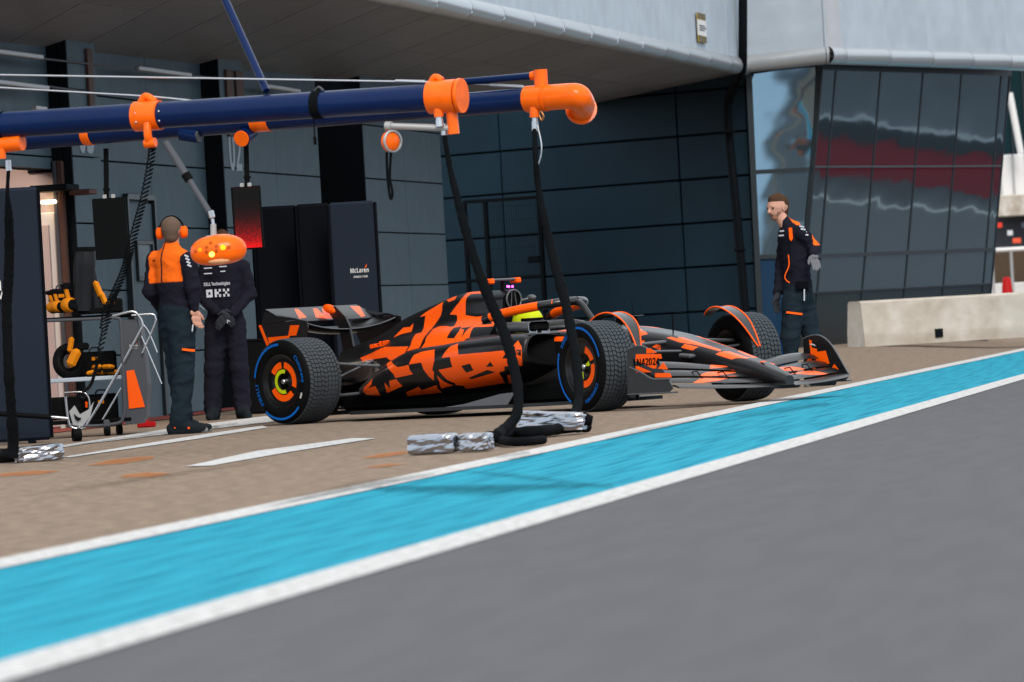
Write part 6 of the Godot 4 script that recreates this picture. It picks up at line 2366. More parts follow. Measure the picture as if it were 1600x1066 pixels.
func build_people() -> void:
	var trim_orange := mat(Color(1.0, 0.38, 0.05), 0.6)
	var badge := mat(Color(0.74, 0.76, 0.80), 0.7)
	# crew member with ear defenders, seen from behind, turned towards the car
	var Z := 49.8
	var J := func(px: float, py: float, dz := 0.0) -> Vector3: return P(px, py, Z - dz)
	var foot: Vector3 = G(285, 676)
	var man := thing("person", "person from behind in orange backed top and orange ear defenders", "person", foot)
	var o := foot
	var face := Vector3(0.75, 0, -0.66).normalized()
	var sidev := Vector3(0.66, 0, 0.75)
	var L := func(px: float, py: float, dz := 0.0) -> Vector3: return J.call(px, py, dz) - o
	var body := [
		[L.call(268.0, 412.0), L.call(270.0, 442.0), 0.158, 0.150, NAVY, face, 0.68], [L.call(270.0, 442.0), L.call(276.0, 490.0), 0.150, 0.152, NAVY, face, 0.72], [L.call(276.0, 490.0), L.call(278.0, 506.0), 0.155, 0.150, TROUSER, face, 0.78],
		[L.call(243.0, 405.0, -0.10), L.call(293.0, 405.0, 0.10), 0.062, 0.062, NAVY], [L.call(269.0, 400.0), L.call(268.0, 384.0), 0.068, 0.058, NAVY],
		[L.call(295.0, 409.0, 0.12), L.call(301.0, 450.0, 0.15), 0.062, 0.052, NAVY], [L.call(301.0, 450.0, 0.15), L.call(303.0, 480.0, 0.15), 0.050, 0.040, NAVY],
		[L.call(241.0, 409.0, -0.12), L.call(234.0, 455.0, -0.10), 0.062, 0.054, NAVY], [L.call(234.0, 455.0, -0.10), L.call(252.0, 482.0, -0.26), 0.050, 0.040, NAVY],
		[L.call(284.0, 512.0, 0.06), L.call(286.0, 590.0, 0.08), 0.108, 0.082, TROUSER], [L.call(286.0, 590.0, 0.08), L.call(282.0, 655.0, 0.08), 0.082, 0.078, TROUSER],
		[L.call(270.0, 512.0, -0.06), L.call(278.0, 585.0, -0.08), 0.104, 0.080, TROUSER], [L.call(278.0, 585.0, -0.08), L.call(286.0, 648.0, -0.10), 0.080, 0.074, TROUSER]]
	body += shoe_bones(L.call(269.0, 676.0, 0.08) * Vector3(1, 0, 1), L.call(318.0, 676.0, 0.08) * Vector3(1, 0, 1))
	body += shoe_bones(L.call(284.0, 676.0, -0.12) * Vector3(1, 0, 1), L.call(326.0, 676.0, -0.2) * Vector3(1, 0, 1))
	var hc: Vector3 = L.call(268.0, 362.0)
	var neck := [[hc - Vector3.UP * 0.06, L.call(269.0, 388.0), 0.054, 0.058, SKIN]]
	var yoke := func(id: int, p: Vector3) -> Color:
		if id == NAVY:
			var back: float = -(p - L.call(270.0, 430.0)).dot(face)
			var across: float = (p - L.call(269.0, 430.0)).dot(sidev)
			var top: float = L.call(270.0, 440.0).y
			if p.y > top and back > 0.0 - (0.06 if p.y > L.call(270.0, 399.0).y else 0.0) and absf(across) < 0.165: return cloth_colour(ORANGE_CLOTH) if absf(across) > 0.007 else cloth_colour(NAVY)
		if id == HAIR: return Color(0.12, 0.085, 0.065)
		return cloth_colour(id)
	person_mesh([[body, 0.0125, 0.035], [head_bones(hc, Vector3(0.15, 0, -1), Vector3.UP, false, true) + neck, 0.0055, 0.014], [hand(L.call(305.0, 489.0, 0.15), Vector3(0.08, -1, 0.05), Vector3(0.75, -0.1, -0.4), SKIN, Vector3(0.5, 0, -0.4)) + [[L.call(303.0, 478.0, 0.15), L.call(305.0, 488.0, 0.15), 0.026, 0.024, SKIN]], 0.0045, 0.007]], "body", man, yoke)
	var r := Vector3.UP.cross(face).normalized()
	face = Vector3(0.15, 0, -1).normalized()
	sidev = Vector3(1, 0, 0.15).normalized()
	for s: float in [-1.0, 1.0]:
		var mf := MB.new()
		mf.smooth().lathe([Vector2(0.0, 0.030), Vector2(0.024, 0.029), Vector2(0.036, 0.018), Vector2(0.038, -0.008), Vector2(0.034, -0.022), Vector2(0.0, -0.022)], Transform3D(Basis(face, sidev * s, face.cross(sidev * s)).orthonormalized() * Basis.from_scale(Vector3(1, 1, 1.3)), hc + sidev * s * 0.098 - Vector3.UP * 0.008), 20)
		done(mf, "ear_cup", trim_orange, man)
	var hbp := []
	for i in 13:
		var a := PI * i / 12.0
		hbp.append(hc + sidev * cos(a) * 0.102 + Vector3.UP * (sin(a) * 0.125 + 0.0))
	var hbd := MB.new()
	hbd.tube(hbp, 0.008, 8)
	done(hbd, "headband", M.tool_black, man)
	# sleeve lettering, pocket trim, small key fob
	for k in 4:
		var b := MB.new()
		b.box(L.call(291.0 + k * 1.5, 400.0 + k * 5.0, 0.195), Vector3(0.035, 0.014, 0.004), Basis(Vector3.BACK, -0.5))
		done(b, "sleeve_mark", badge, man)
	var pt := MB.new()
	pt.bar(L.call(284.0, 546.0, 0.185), L.call(304.0, 548.0, 0.165), 0.018, 0.008)
	done(pt, "pocket_trim", trim_orange, man)
	var kf := MB.new()
	kf.tube([L.call(301.0, 507.0, 0.2), L.call(300.0, 518.0, 0.2)], 0.006, 6)
	done(kf, "pen", badge, man)
	var bl := MB.new()
	bl.tube([L.call(238.0, 408.0, -0.02), L.call(262.0, 401.0, 0.06)], 0.004, 5)
	done(bl, "back_print", M.tool_black, man)
	for q in [[270, 688, 0], [300, 686, 1]]:
		var so := MB.new()
		so.bar(L.call(272.0 + q[2] * 14.0, 668.0, 0.135), L.call(282.0 + q[2] * 14.0, 669.0, 0.135), 0.016, 0.006)
		done(so, "shoe_stripe", trim_orange, man)

	# crew member behind the pod, facing the eye, hands joined
	var Z2 := 57.7
	foot = G(352, 655)
	var o2 := foot
	var man2 := thing("person", "person in black overalls with hands joined behind the signal pod", "person", foot)
	var L2 := func(px: float, py: float, dz := 0.0) -> Vector3: return P(px, py, Z2 - dz) - o2
	face = Vector3(0.0, 0, 1)
	body = [
		[L2.call(350.0, 424.0), L2.call(350.0, 455.0), 0.165, 0.158, NAVY, face, 0.66], [L2.call(350.0, 455.0), L2.call(352.0, 500.0), 0.158, 0.160, NAVY, face, 0.68],
		[L2.call(325.0, 418.0), L2.call(376.0, 416.0), 0.062, 0.062, NAVY], [L2.call(350.0, 412.0), L2.call(349.0, 396.0), 0.066, 0.058, NAVY],
		[L2.call(320.0, 422.0), L2.call(314.0, 462.0, 0.02), 0.062, 0.056, NAVY], [L2.call(314.0, 462.0, 0.02), L2.call(338.0, 488.0, 0.20), 0.054, 0.042, NAVY],
		[L2.call(381.0, 420.0), L2.call(390.0, 460.0, 0.02), 0.062, 0.056, NAVY], [L2.call(390.0, 460.0, 0.02), L2.call(362.0, 490.0, 0.20), 0.054, 0.042, NAVY],
		[L2.call(337.0, 508.0), L2.call(334.0, 575.0, 0.02), 0.104, 0.084, NAVY], [L2.call(334.0, 575.0, 0.02), L2.call(332.0, 637.0), 0.084, 0.080, NAVY],
		[L2.call(366.0, 508.0), L2.call(373.0, 575.0, 0.02), 0.104, 0.084, NAVY], [L2.call(373.0, 575.0, 0.02), L2.call(378.0, 633.0), 0.084, 0.080, NAVY]]
	body += shoe_bones(L2.call(334.0, 652.0, 0.0) * Vector3(1, 0, 1), L2.call(328.0, 652.0, 0.22) * Vector3(1, 0, 1))
	body += shoe_bones(L2.call(376.0, 652.0, 0.0) * Vector3(1, 0, 1), L2.call(388.0, 652.0, 0.20) * Vector3(1, 0, 1))
	hc = L2.call(347.0, 379.0)
	var plain_cloth := func(id: int, _p: Vector3) -> Color: return cloth_colour(id) if id != SOLE else cloth_colour(SHOE)
	person_mesh([[body, 0.0135, 0.035], [head_bones(hc, face, Vector3.UP, true, true) + [[hc - Vector3.UP * 0.06, L2.call(349.0, 400.0), 0.054, 0.058, SKIN]], 0.006, 0.014],
		[hand(L2.call(346.0, 492.0, 0.22), Vector3(0.8, -0.55, 0.1), Vector3(0.3, 0.8, 0.2), GLOVE, Vector3(0, -0.4, -0.4), 1.15) + hand(L2.call(354.0, 494.0, 0.235), Vector3(-0.7, -0.6, 0.1), Vector3(-0.3, 0.8, 0.2), GLOVE, Vector3(0, -0.4, -0.4), 1.15), 0.005, 0.008]], "body", man2, plain_cloth)
	for q in [["DELL Technologies", 338.5, 443.5, 0.03, 0.66]]:
		lettering(q[0], q[3], "chest_lettering", badge, man2, Transform3D(Basis(Vector3.BACK, 0.0), L2.call(q[1], q[2], 0.128)), "Droid Sans", 0.003, q[4], true)
	# square block lettering: O K X
	var blocks := MB.new()
	var rows := ["111.101.101", "101.110.010", "111.101.101"]
	for ry in 3:
		for cx in 11:
			if rows[ry][cx] == "1": blocks.box(L2.call(340.0, 458.0, 0.128) + Vector3((cx - 5) * 0.0195, (1 - ry) * 0.0245, 0.0), Vector3(0.019, 0.024, 0.004))
	done(blocks, "chest_lettering", badge, man2)
	for q in [[324.5, 427.5, 0.075], [324.5, 419.0, 0.075], [348.0, 424.0, 0.045], [348.0, 416.5, 0.07]]:
		var cb := MB.new()
		cb.box(L2.call(q[0], q[1], 0.122), Vector3(q[2], 0.010, 0.004))
		done(cb, "chest_badge", badge, man2)
	for k in 5:
		var b := MB.new()
		b.box(L2.call(381.0 + k * 1.3, 425.0 + k * 6.5, 0.055), Vector3(0.036, 0.016, 0.006), Basis(Vector3.BACK, -0.6))
		done(b, "sleeve_mark", badge, man2)
	for q in [[363, 481, 377, 472], [312, 478, 322, 486]]:
		var b := MB.new()
		b.tube([L2.call(float(q[0]), float(q[1]), 0.2), L2.call(float(q[2]), float(q[3]), 0.115)], 0.004, 5)
		done(b, "cuff_piping", badge, man2)
	lettering("A", 0.03, "glove_print", badge, man2, Transform3D(Basis(Vector3.BACK, 0.5), L2.call(356.0, 502.0, 0.262)), "Droid Sans", 0.002, 1.4)

	# crew member striding behind the front wing
	var Z3 := 57.2
	foot = G(1250, 607)
	var o3 := foot
	var man3 := thing("person", "person with moustache striding past in gloves and orange trimmed jacket", "person", foot)
	var L3 := func(px: float, py: float, dz := 0.0) -> Vector3: return P(px, py, Z3 - dz) - o3
	face = Vector3(-0.80, -0.12, 0.60).normalized()
	var chest := Vector3(-0.85, 0, 0.52).normalized()
	body = [
		[L3.call(1239.0, 373.0), L3.call(1244.0, 410.0), 0.160, 0.150, NAVY, chest, 0.70], [L3.call(1244.0, 410.0), L3.call(1247.0, 452.0), 0.150, 0.152, NAVY, chest, 0.74], [L3.call(1247.0, 452.0), L3.call(1247.0, 464.0), 0.15, 0.148, TROUSER, chest, 0.8],
		[L3.call(1228.0, 365.0, -0.12), L3.call(1253.0, 363.0, 0.13), 0.060, 0.060, NAVY], [L3.call(1234.0, 358.0), L3.call(1226.0, 346.0), 0.066, 0.056, NAVY],
		[L3.call(1255.0, 366.0, 0.14), L3.call(1271.0, 388.0, 0.10), 0.060, 0.054, NAVY], [L3.call(1271.0, 388.0, 0.10), L3.call(1270.0, 397.0, 0.24), 0.052, 0.042, NAVY],
		[L3.call(1226.0, 368.0, -0.14), L3.call(1222.0, 415.0, -0.16), 0.060, 0.052, NAVY], [L3.call(1222.0, 415.0, -0.16), L3.call(1215.0, 456.0, -0.06), 0.050, 0.040, NAVY],
		[L3.call(1241.0, 470.0, 0.04), L3.call(1235.0, 530.0, 0.08), 0.108, 0.082, TROUSER], [L3.call(1235.0, 530.0, 0.08), L3.call(1233.0, 588.0, 0.04), 0.080, 0.070, TROUSER],
		[L3.call(1254.0, 470.0, -0.04), L3.call(1270.0, 528.0, -0.02), 0.106, 0.080, TROUSER], [L3.call(1270.0, 528.0, -0.02), L3.call(1289.0, 586.0, -0.12), 0.078, 0.068, TROUSER]]
	body += shoe_bones(L3.call(1244.0, 607.0, 0.02) * Vector3(1, 0, 1), L3.call(1206.0, 607.0, 0.12) * Vector3(1, 0, 1))
	body += shoe_bones(L3.call(1300.0, 600.0, -0.14) * Vector3(1, 0, 1), L3.call(1262.0, 604.0, -0.02) * Vector3(1, 0, 1))
	hc = L3.call(1216.0, 325.0)
	var hup := Vector3(-0.10, 1, 0.06).normalized()
	var neck3 := [[hc - Vector3.UP * 0.055, L3.call(1228.0, 352.0), 0.053, 0.058, SKIN]]
	var jacket := func(id: int, p: Vector3) -> Color:
		if id == NAVY:
			var top: float = L3.call(1250.0, 352.0).y
			var back: float = -(p - L3.call(1240.0, 380.0)).dot(chest)
			if p.y > top and back > -0.03: return cloth_colour(ORANGE_CLOTH)
			if back > 0.06 and p.y > L3.call(1250.0, 385.0).y and (p - L3.call(1255.0, 366.0, 0.14)).length() > 0.085: return cloth_colour(ORANGE_CLOTH)
		if id == SKIN: return Color(0.52, 0.29, 0.22)
		return cloth_colour(id)
	person_mesh([[body, 0.0125, 0.033], [head_bones(hc, face, hup, true, false) + neck3, 0.0055, 0.013],
		[hand(L3.call(1271.0, 402.0, 0.27), Vector3(0.25, -0.85, 0.35), Vector3(-0.8, -0.15, 0.3), GLOVE_GREY, Vector3(-0.2, -0.2, 0.5), 1.1) + [[L3.call(1270.0, 396.0, 0.22), L3.call(1271.0, 402.0, 0.27), 0.034, 0.028, GLOVE_GREY]], 0.005, 0.008],
		[hand(L3.call(1214.0, 466.0, -0.03), Vector3(-0.1, -1, 0.1), Vector3(-0.6, -0.1, 0.7), GLOVE, Vector3(0.3, 0, 0.4), 1.1) + [[L3.call(1215.0, 455.0, -0.06), L3.call(1214.0, 466.0, -0.03), 0.032, 0.028, GLOVE]], 0.005, 0.008]], "body", man3, jacket)
	var zip := MB.new()
	zip.tube(smooth_path([L3.call(1232.0, 398.0, 0.135), L3.call(1233.0, 415.0, 0.135), L3.call(1227.0, 430.0, 0.13), L3.call(1228.0, 437.0, 0.13), L3.call(1234.0, 442.0, 0.135)], 4), 0.006, 6)
	done(zip, "jacket_zip", trim_orange, man3)
	var pk := MB.new()
	pk.prism(PackedVector2Array([Vector2(-0.016, 0.06), Vector2(0.014, 0.06), Vector2(0.018, -0.04), Vector2(0.0, -0.065), Vector2(-0.016, -0.04)]), Transform3D(Basis(Vector3.UP, -0.3), L3.call(1236.0, 366.0, 0.155)), 0.012)
	done(pk, "chest_flash", trim_orange, man3)
	var tp := MB.new()
	tp.bar(L3.call(1229.0, 488.0, 0.165), L3.call(1254.0, 491.0, 0.15), 0.018, 0.008)
	done(tp, "pocket_trim", trim_orange, man3)
	var pb := MB.new()
	pb.box(L3.call(1254.0, 446.0, 0.165), Vector3(0.12, 0.08, 0.05), Basis(Vector3.UP, -0.2), 0.01)
	done(pb, "belt_pouch", M.fabric_dark, man3)
	var kb := MB.new()
	kb.tube([L3.call(1257.0, 452.0, 0.20), L3.call(1257.0, 470.0, 0.20)], 0.007, 6)
	done(kb, "key_tag", badge, man3)
	for q in [[1222.0, 361.0, 0.10, 0.05], [1221.0, 368.0, 0.11, 0.06]]:
		var b := MB.new()
		b.box(L3.call(q[0], q[1], q[2]), Vector3(q[3], 0.014, 0.004), Basis(Vector3.UP, -0.75))
		done(b, "chest_badge", badge, man3)
	for k in 4:
		var b := MB.new()
		b.box(L3.call(1253.0 + k * 2.2, 354.0 + k * 4.2, 0.20), Vector3(0.045, 0.014, 0.004), Basis(Vector3.BACK, -0.25))
		done(b, "sleeve_mark", badge, man3)

const NOSE := [
	[4.9, [0, 0.205], [0.03, 0.2], [0.05, 0.17], [0.04, 0.135], [0, 0.13]],
	[4.8, [0, 0.25], [0.055, 0.243], [0.085, 0.2], [0.07, 0.145], [0, 0.14]],
	[4.6, [0, 0.325], [0.075, 0.318], [0.115, 0.26], [0.1, 0.17], [0, 0.16]],
	[4.4, [0, 0.385], [0.095, 0.378], [0.14, 0.31], [0.125, 0.2], [0, 0.185]],
	[4.2, [0, 0.445], [0.11, 0.437], [0.16, 0.36], [0.145, 0.23], [0, 0.205]],
	[4, [0, 0.5], [0.125, 0.49], [0.178, 0.4], [0.16, 0.24], [0, 0.21]],
	[3.75, [0, 0.565], [0.14, 0.555], [0.2, 0.44], [0.18, 0.24], [0, 0.2]],
	[3.5, [0, 0.61], [0.16, 0.6], [0.235, 0.47], [0.21, 0.23], [0, 0.18]],
	[3.2, [0, 0.65], [0.19, 0.64], [0.28, 0.5], [0.25, 0.2], [0, 0.15]],
	[2.9, [0, 0.665], [0.26, 0.655], [0.34, 0.52], [0.3, 0.17], [0, 0.12]],
	[2.6, [0, 0.66], [0.34, 0.65], [0.4, 0.52], [0.34, 0.15], [0, 0.1]],
	[2.3, [0, 0.65], [0.36, 0.645], [0.41, 0.5], [0.36, 0.14], [0, 0.1]],
	[1.9, [0, 0.65], [0.36, 0.645], [0.41, 0.5], [0.36, 0.14], [0, 0.1]],
	[1.6, [0, 0.65], [0.34, 0.64], [0.4, 0.5], [0.36, 0.14], [0, 0.1]],
]
const COVER := [
	[1.8, [0, 1.015], [0.1, 0.95], [0.13, 0.82], [0.26, 0.68], [0.36, 0.52]],
	[1.6, [0, 1.015], [0.105, 0.95], [0.145, 0.8], [0.3, 0.69], [0.42, 0.52]],
	[1.25, [0, 1.01], [0.09, 0.945], [0.15, 0.79], [0.33, 0.68], [0.45, 0.48]],
	[0.87, [0, 0.93], [0.065, 0.87], [0.14, 0.74], [0.31, 0.63], [0.45, 0.45]],
	[0.5, [0, 0.83], [0.045, 0.785], [0.13, 0.68], [0.26, 0.57], [0.37, 0.38]],
	[0.27, [0, 0.735], [0.04, 0.695], [0.11, 0.61], [0.22, 0.52], [0.3, 0.33]],
	[0, [0, 0.655], [0.03, 0.625], [0.09, 0.56], [0.17, 0.48], [0.22, 0.3]],
	[-0.3, [0, 0.6], [0.03, 0.575], [0.07, 0.52], [0.11, 0.45], [0.12, 0.3]],
]
const POD := [
	[2.7, [0.34, 0.62], [0.62, 0.635], [0.72, 0.55], [0.68, 0.43], [0.38, 0.38]],
	[2.66, [0.34, 0.63], [0.65, 0.645], [0.755, 0.555], [0.71, 0.41], [0.38, 0.35]],
	[2.4, [0.34, 0.625], [0.67, 0.645], [0.79, 0.54], [0.72, 0.34], [0.4, 0.26]],
	[2, [0.34, 0.625], [0.68, 0.622], [0.8, 0.52], [0.72, 0.3], [0.42, 0.2]],
	[1.6, [0.33, 0.6], [0.66, 0.588], [0.78, 0.48], [0.7, 0.27], [0.42, 0.18]],
	[1.2, [0.3, 0.575], [0.6, 0.56], [0.73, 0.44], [0.66, 0.25], [0.4, 0.16]],
	[0.9, [0.25, 0.53], [0.5, 0.51], [0.66, 0.4], [0.62, 0.225], [0.38, 0.15]],
	[0.6, [0.2, 0.44], [0.4, 0.42], [0.56, 0.33], [0.54, 0.21], [0.34, 0.14]],
	[0.4, [0.18, 0.34], [0.32, 0.33], [0.47, 0.28], [0.46, 0.21], [0.3, 0.14]],
]
const PAINT_COVER := [
	[1, 0.4758, 0.2741, 0.4574, 0.2124, 0.4357, 0.1737, 0.414, 0.1351, 0.3823, 0.0463, 0.3856, 0.0656, 0.3623, 0.305, 0.3639, 0.3822, 0.3806, 0.4672, 0.3639, 0.417, 0.3773, 0.4672, 0.3823, 0.5328, 0.3673, 0.6139, 0.3556, 0.7027, 0.3539, 0.8031, 0.3823, 0.7336, 0.4257, 0.5598, 0.4407, 0.4247, 0.4474, 0.2934],
	[1, 0.4491, 0.5869, 0.424, 0.5907, 0.399, 0.5907, 0.3673, 0.6139, 0.3489, 0.7375, 0.3539, 0.8031, 0.3573, 0.8494, 0.4023, 0.8533, 0.419, 0.8533, 0.4124, 0.7992, 0.4324, 0.6873],
	[1, 0.3689, 0.5985, 0.3422, 0.5598, 0.2871, 0.6062, 0.2721, 0.6293, 0.2204, 0.6525, 0.1836, 0.6641, 0.1419, 0.6795, 0.1452, 0.695, 0.1369, 0.7954, 0.1252, 0.8649, 0.1553, 0.8687, 0.182, 0.8726, 0.2053, 0.8764, 0.2287, 0.8803, 0.2521, 0.8842, 0.2755, 0.8842, 0.3155, 0.888, 0.3472, 0.8649, 0.3389, 0.8108, 0.3556, 0.7027],
	[1, 0.2805, 0, 0.2454, 0.0077, 0.2087, 0.0193, 0.197, 0.112, 0.2471, 0.1042, 0.2521, 0.1815, 0.2454, 0.3127, 0.2437, 0.3822, 0.2404, 0.4479, 0.212, 0.4672, 0.1836, 0.4826, 0.1569, 0.4788, 0.1252, 0.4788, 0.1269, 0.556, 0.1169, 0.6448, 0.0835, 0.6448, 0.0451, 0.6448, 0.0801, 0.5444, 0.0134, 0.6602, 0.015, 0.6795, 0.0668, 0.6834, 0.1052, 0.6834, 0.1419, 0.6795, 0.182, 0.6718, 0.217, 0.6641, 0.2688, 0.6409, 0.2538, 0.6255, 0.2688, 0.5251, 0.2821, 0.4324, 0.3189, 0.4054, 0.3005, 0.3436, 0.2805, 0.2741, 0.2738, 0.1776],
	[0, 0.379, 0.5753, 0.3656, 0.5792, 0.3489, 0.6834, 0.3456, 0.7529, 0.3456, 0.8417, 0.3539, 0.8494, 0.3589, 0.7529, 0.3623, 0.6834],
	[0, 0.2404, 0.8069, 0.2404, 0.7452, 0.2421, 0.6641, 0.212, 0.6486, 0.202, 0.7375, 0.207, 0.8147],
	[0, 0.212, 0.6834, 0.1703, 0.668, 0.1586, 0.6332, 0.1686, 0.722, 0.172, 0.8185, 0.1836, 0.7181],
	[1, 0.7062, 0.6139, 0.5993, 0.668, 0.5426, 0.7181, 0.4992, 0.7529, 0.4608, 0.7799, 0.4224, 0.8031, 0.4257, 0.8726, 0.4775, 0.8378, 0.5309, 0.7992, 0.591, 0.7452],
	[1, 0.8147, 0.6834, 0.7679, 0.668, 0.7312, 0.6486, 0.6995, 0.6139, 0.5609, 0.7568, 0.5125, 0.7992, 0.4674, 0.8378, 0.4274, 0.8687, 0.419, 0.888, 0.4424, 0.8919, 0.4691, 0.8958, 0.4958, 0.8958, 0.5376, 0.8378, 0.586, 0.8224, 0.6561, 0.7992, 0.7229, 0.7799, 0.778, 0.7683],
	[1, 0.5876, 0.4942, 0.5693, 0.4247, 0.5492, 0.3629, 0.5109, 0.4015, 0.4992, 0.3514, 0.4891, 0.5019, 0.5376, 0.4865],
	[1, 0.3756, 0.0386, 0.3506, 0, 0.3289, 0, 0.3139, 0.1853, 0.3456, 0.1853],
]
const PAINT_POD := [
	[1, 0.586, 0.5058, 0.581, 0.4479, 0.576, 0.3745, 0.5476, 0.3398, 0.5209, 0.3398, 0.4925, 0.3475, 0.4808, 0.444, 0.4791, 0.5174, 0.4858, 0.5637, 0.4942, 0.6062, 0.4891, 0.6255, 0.5042, 0.6988, 0.5159, 0.6525, 0.5275, 0.5907, 0.5342, 0.5135, 0.5593, 0.5097],
	[1, 0.8982, 0.0695, 0.6427, 0.5058, 0.6127, 0.5097, 0.5876, 0.5097, 0.5843, 0.5676, 0.5743, 0.61, 0.601, 0.6139, 0.6294, 0.6139, 0.6644, 0.6139, 0.6711, 0.5714],
	[1, 0.7062, 0.6255, 0.6611, 0.6255, 0.6427, 0.7066, 0.6778, 0.722, 0.7162, 0.7375, 0.7563, 0.7529, 0.7446, 0.6834, 0.7412, 0.6255, 0.7179, 0.7066],
	[1, 0.9132, 0.5907, 0.8648, 0.556, 0.828, 0.5251, 0.8314, 0.5985, 0.8748, 0.6332, 0.8063, 0.6332, 0.7997, 0.6988, 0.808, 0.7838, 0.8497, 0.7606, 0.9098, 0.7375, 0.9299, 0.6602],
	[1, 0.6561, 0.7954, 0.6144, 0.7722, 0.5776, 0.7452, 0.581, 0.7954, 0.5426, 0.7722, 0.5058, 0.749, 0.5392, 0.8842, 0.5593, 0.8803, 0.5843, 0.8803, 0.606, 0.8764, 0.6344, 0.8764, 0.6611, 0.8726, 0.6928, 0.8687],
	[1, 0.4825, 0.6564, 0.4725, 0.7066, 0.4574, 0.7645, 0.4491, 0.7838, 0.4775, 0.7954, 0.5075, 0.8108, 0.4858, 0.7181],
	[1, 0.4491, 0.5135, 0.4357, 0.4208, 0.4274, 0.3436, 0.4057, 0.3089, 0.3873, 0.4479, 0.384, 0.5135, 0.3639, 0.5174, 0.3456, 0.5212, 0.3272, 0.5212, 0.3088, 0.5251, 0.2888, 0.5251, 0.2688, 0.529, 0.2487, 0.529, 0.2254, 0.5328, 0.202, 0.5367, 0.2037, 0.5637, 0.2254, 0.61, 0.1937, 0.6293, 0.1987, 0.7066, 0.227, 0.6873, 0.2371, 0.7297, 0.2604, 0.7297, 0.2755, 0.8031, 0.3072, 0.888, 0.3222, 0.8803, 0.3406, 0.8764, 0.3589, 0.8726, 0.3773, 0.8687, 0.399, 0.8687, 0.419, 0.8687, 0.4407, 0.8687, 0.4207, 0.8147, 0.4424, 0.7876, 0.4357, 0.7606, 0.4524, 0.7143, 0.4624, 0.6564, 0.4708, 0.6139, 0.4424, 0.6139, 0.414, 0.6139, 0.4157, 0.5714, 0.4174, 0.5212],
	[0, 0.3806, 0.6178, 0.3472, 0.61, 0.3422, 0.668, 0.3706, 0.6795],
	[0, 0.2972, 0.6564, 0.2755, 0.6178, 0.2688, 0.6641],
	[0, 0.3756, 0.7297, 0.3539, 0.7181, 0.3356, 0.7066, 0.3155, 0.695, 0.2972, 0.6834, 0.2738, 0.7181, 0.2972, 0.7259, 0.3205, 0.7336, 0.3422, 0.7413, 0.3656, 0.749],
	[1, 0.2471, 0.7876, 0.2321, 0.8069, 0.2905, 0.9228, 0.3055, 0.9112],
	[1, 0.1753, 0.5097, 0.1519, 0.4093, 0.1152, 0.5251, 0.1135, 0.61, 0.1269, 0.6873, 0.1553, 0.7606, 0.172, 0.7375, 0.1603, 0.6641, 0.1603, 0.5946],
	[0, 0.1553, 0.5521, 0.1202, 0.5637, 0.1235, 0.6409, 0.1452, 0.6216],
	[1, 0.1486, 0.5714, 0.1352, 0.5753, 0.1436, 0.5985],
]
const PAINT_NOSE := [
	[1, 0.7711, 0.3607, 0.7539, 0.3744, 0.7382, 0.379, 0.7225, 0.3881, 0.7239, 0.4429, 0.7382, 0.4429, 0.7539, 0.4384, 0.7682, 0.4338],
	[1, 0.7825, 0.4292, 0.7682, 0.4384, 0.7697, 0.4932, 0.7711, 0.5342, 0.784, 0.5342, 0.7825, 0.4886],
	[1, 0.7582, 0.2466, 0.7482, 0.2192, 0.7496, 0.1598, 0.7225, 0.2785, 0.7396, 0.2648],
	[1, 0.7868, 0.5936, 0.7654, 0.5982, 0.7468, 0.5982, 0.7582, 0.6073, 0.7711, 0.6164, 0.7854, 0.621],
	[1, 0.5808, 0.2785, 0.5637, 0.2511, 0.5479, 0.2146, 0.5322, 0.274, 0.5436, 0.3105, 0.5551, 0.347, 0.5665, 0.379],
	[1, 0.5579, 0.411, 0.5322, 0.3881, 0.5293, 0.4612, 0.5551, 0.4703],
	[1, 0.5064, 0.4566, 0.495, 0.4201, 0.4807, 0.4247, 0.4793, 0.4977],
	[1, 0.6237, 0.0548, 0.5923, 0.1279, 0.5751, 0.1324, 0.5522, 0.2146, 0.5651, 0.2329, 0.578, 0.2511],
	[1, 0.4721, 0.2877, 0.4607, 0.2374, 0.4435, 0.242, 0.4263, 0.242, 0.3991, 0.2329, 0.3934, 0.2877, 0.4134, 0.3014, 0.4306, 0.3151, 0.4506, 0.3014],
	[1, 0.4478, 0.1826, 0.4392, 0.1507, 0.422, 0.1507, 0.4034, 0.1553, 0.3848, 0.1553, 0.3619, 0.1689, 0.3391, 0.1689, 0.3147, 0.1781, 0.2933, 0.1781, 0.2833, 0.2466, 0.3033, 0.2557, 0.3233, 0.2648, 0.3448, 0.2648, 0.3662, 0.2648, 0.3848, 0.2694, 0.402, 0.274, 0.4192, 0.274, 0.4349, 0.2785],
	[1, 0.4192, 0.4018, 0.412, 0.3196, 0.3906, 0.3105, 0.3662, 0.3014, 0.3805, 0.4064, 0.4006, 0.4064],
	[1, 0.2947, 0.3653, 0.2804, 0.2466, 0.2675, 0.1096, 0.2475, 0.0959, 0.2275, 0.0776, 0.2046, 0.0822, 0.1989, 0, 0.1903, 0.1826, 0.2046, 0.242, 0.2203, 0.2968, 0.2318, 0.3699, 0.2532, 0.3699, 0.2732, 0.3699],
]
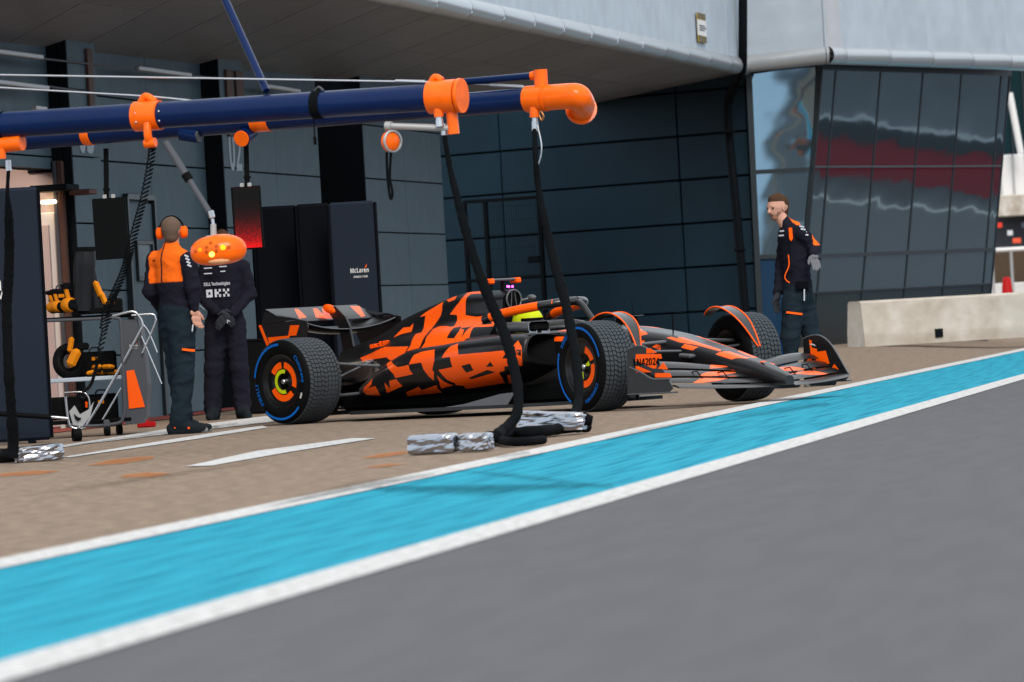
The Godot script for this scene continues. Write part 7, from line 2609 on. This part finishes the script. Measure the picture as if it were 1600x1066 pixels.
const PAINT_WING := [
	[1, 0.2663, 0.8475, 0.1809, 0.9746, 0.1156, 0.9661, 0.0503, 0.9576, 0.0603, 0.8475, 0.1457, 0.8178, 0.2312, 0.7881, 0.3116, 0.7669],
	[1, 0.5779, 0.5, 0.4271, 0.6229, 0.3518, 0.6525, 0.2462, 0.7373, 0.191, 0.7246, 0.1055, 0.75, 0.0352, 0.7627, 0.1106, 0.6186, 0.201, 0.5763, 0.2864, 0.5424, 0.3668, 0.5169, 0.4523, 0.5, 0.5427, 0.4915],
	[1, 0.799, 0.2203, 0.6884, 0.3178, 0.5276, 0.5, 0.4673, 0.5, 0.407, 0.5, 0.3417, 0.5, 0.2764, 0.5042, 0.206, 0.5127, 0.1407, 0.5127, 0.206, 0.5, 0.3166, 0.4195, 0.4121, 0.3432, 0.4874, 0.3008, 0.5477, 0.2881, 0.6131, 0.2669, 0.6734, 0.25, 0.7286, 0.25],
	[1, 0.5628, 0.5, 0.4322, 0.6059, 0.3518, 0.6441, 0.2462, 0.7246, 0.1859, 0.7203, 0.0955, 0.75, 0.0251, 0.7627, 0.1156, 0.6186, 0.196, 0.589, 0.2764, 0.5636, 0.3467, 0.5508, 0.4221, 0.5297, 0.4925, 0.5169],
]
const PAINT_FLAP := [
	[1, 0.2971, 0.898, 0.3305, 0.8776, 0.3054, 0.5306, 0.2803, 0.2041, 0.1883, 0.1429, 0.2343, 0.4898],
	[1, 0.4895, 0.8571, 0.5272, 0.8367, 0.4895, 0.3265, 0.5816, 0.8163, 0.6862, 0.8367, 0.6192, 0.3878, 0.5732, 0.0408, 0.5188, 0.0612, 0.4686, 0.0816, 0.4226, 0.1224, 0.3724, 0.1633],
	[1, 0.9079, 0.898, 1, 0.8367, 0.9456, 0.449, 0.8996, 0.102, 0.8494, 0.0612, 0.8577, 0.2857, 0.8787, 0.5714],
]
const PATCH_NEAR := [
	[4.34, 0.482, 4.38, 0.48, 4.452, 0.444, 4.337, 0.44],
	[4.209, 0.388, 4.221, 0.44, 4.495, 0.431, 4.502, 0.397, 4.448, 0.391, 4.435, 0.321, 4.399, 0.322],
	[4.454, 0.318, 4.518, 0.366, 4.561, 0.308],
	[4.21, 0.354, 4.381, 0.295, 4.209, 0.295],
	[4.42, 0.285, 4.582, 0.28, 4.599, 0.245, 4.417, 0.251],
]
const PATCH_FAR := [
	[4.186, 0.468, 4.212, 0.462, 4.207, 0.406, 4.266, 0.391, 4.264, 0.369, 4.36, 0.374, 4.394, 0.269, 4.256, 0.27, 4.248, 0.316, 4.2, 0.318, 4.202, 0.269, 4.112, 0.27, 4.196, 0.346],
	[4.206, 0.267, 4.258, 0.217, 4.204, 0.219],
	[4.406, 0.221, 4.447, 0.263, 4.491, 0.218],
]
const PATCH_REAR := [
	[-0.75, 0.842, -0.722, 0.844, -0.627, 0.664, -0.656, 0.656],
	[-0.644, 0.735, -0.355, 0.742, -0.385, 0.707, -0.595, 0.666, -0.618, 0.667],
	[-0.348, 0.827, -0.234, 0.825, -0.282, 0.739, -0.382, 0.74],
]
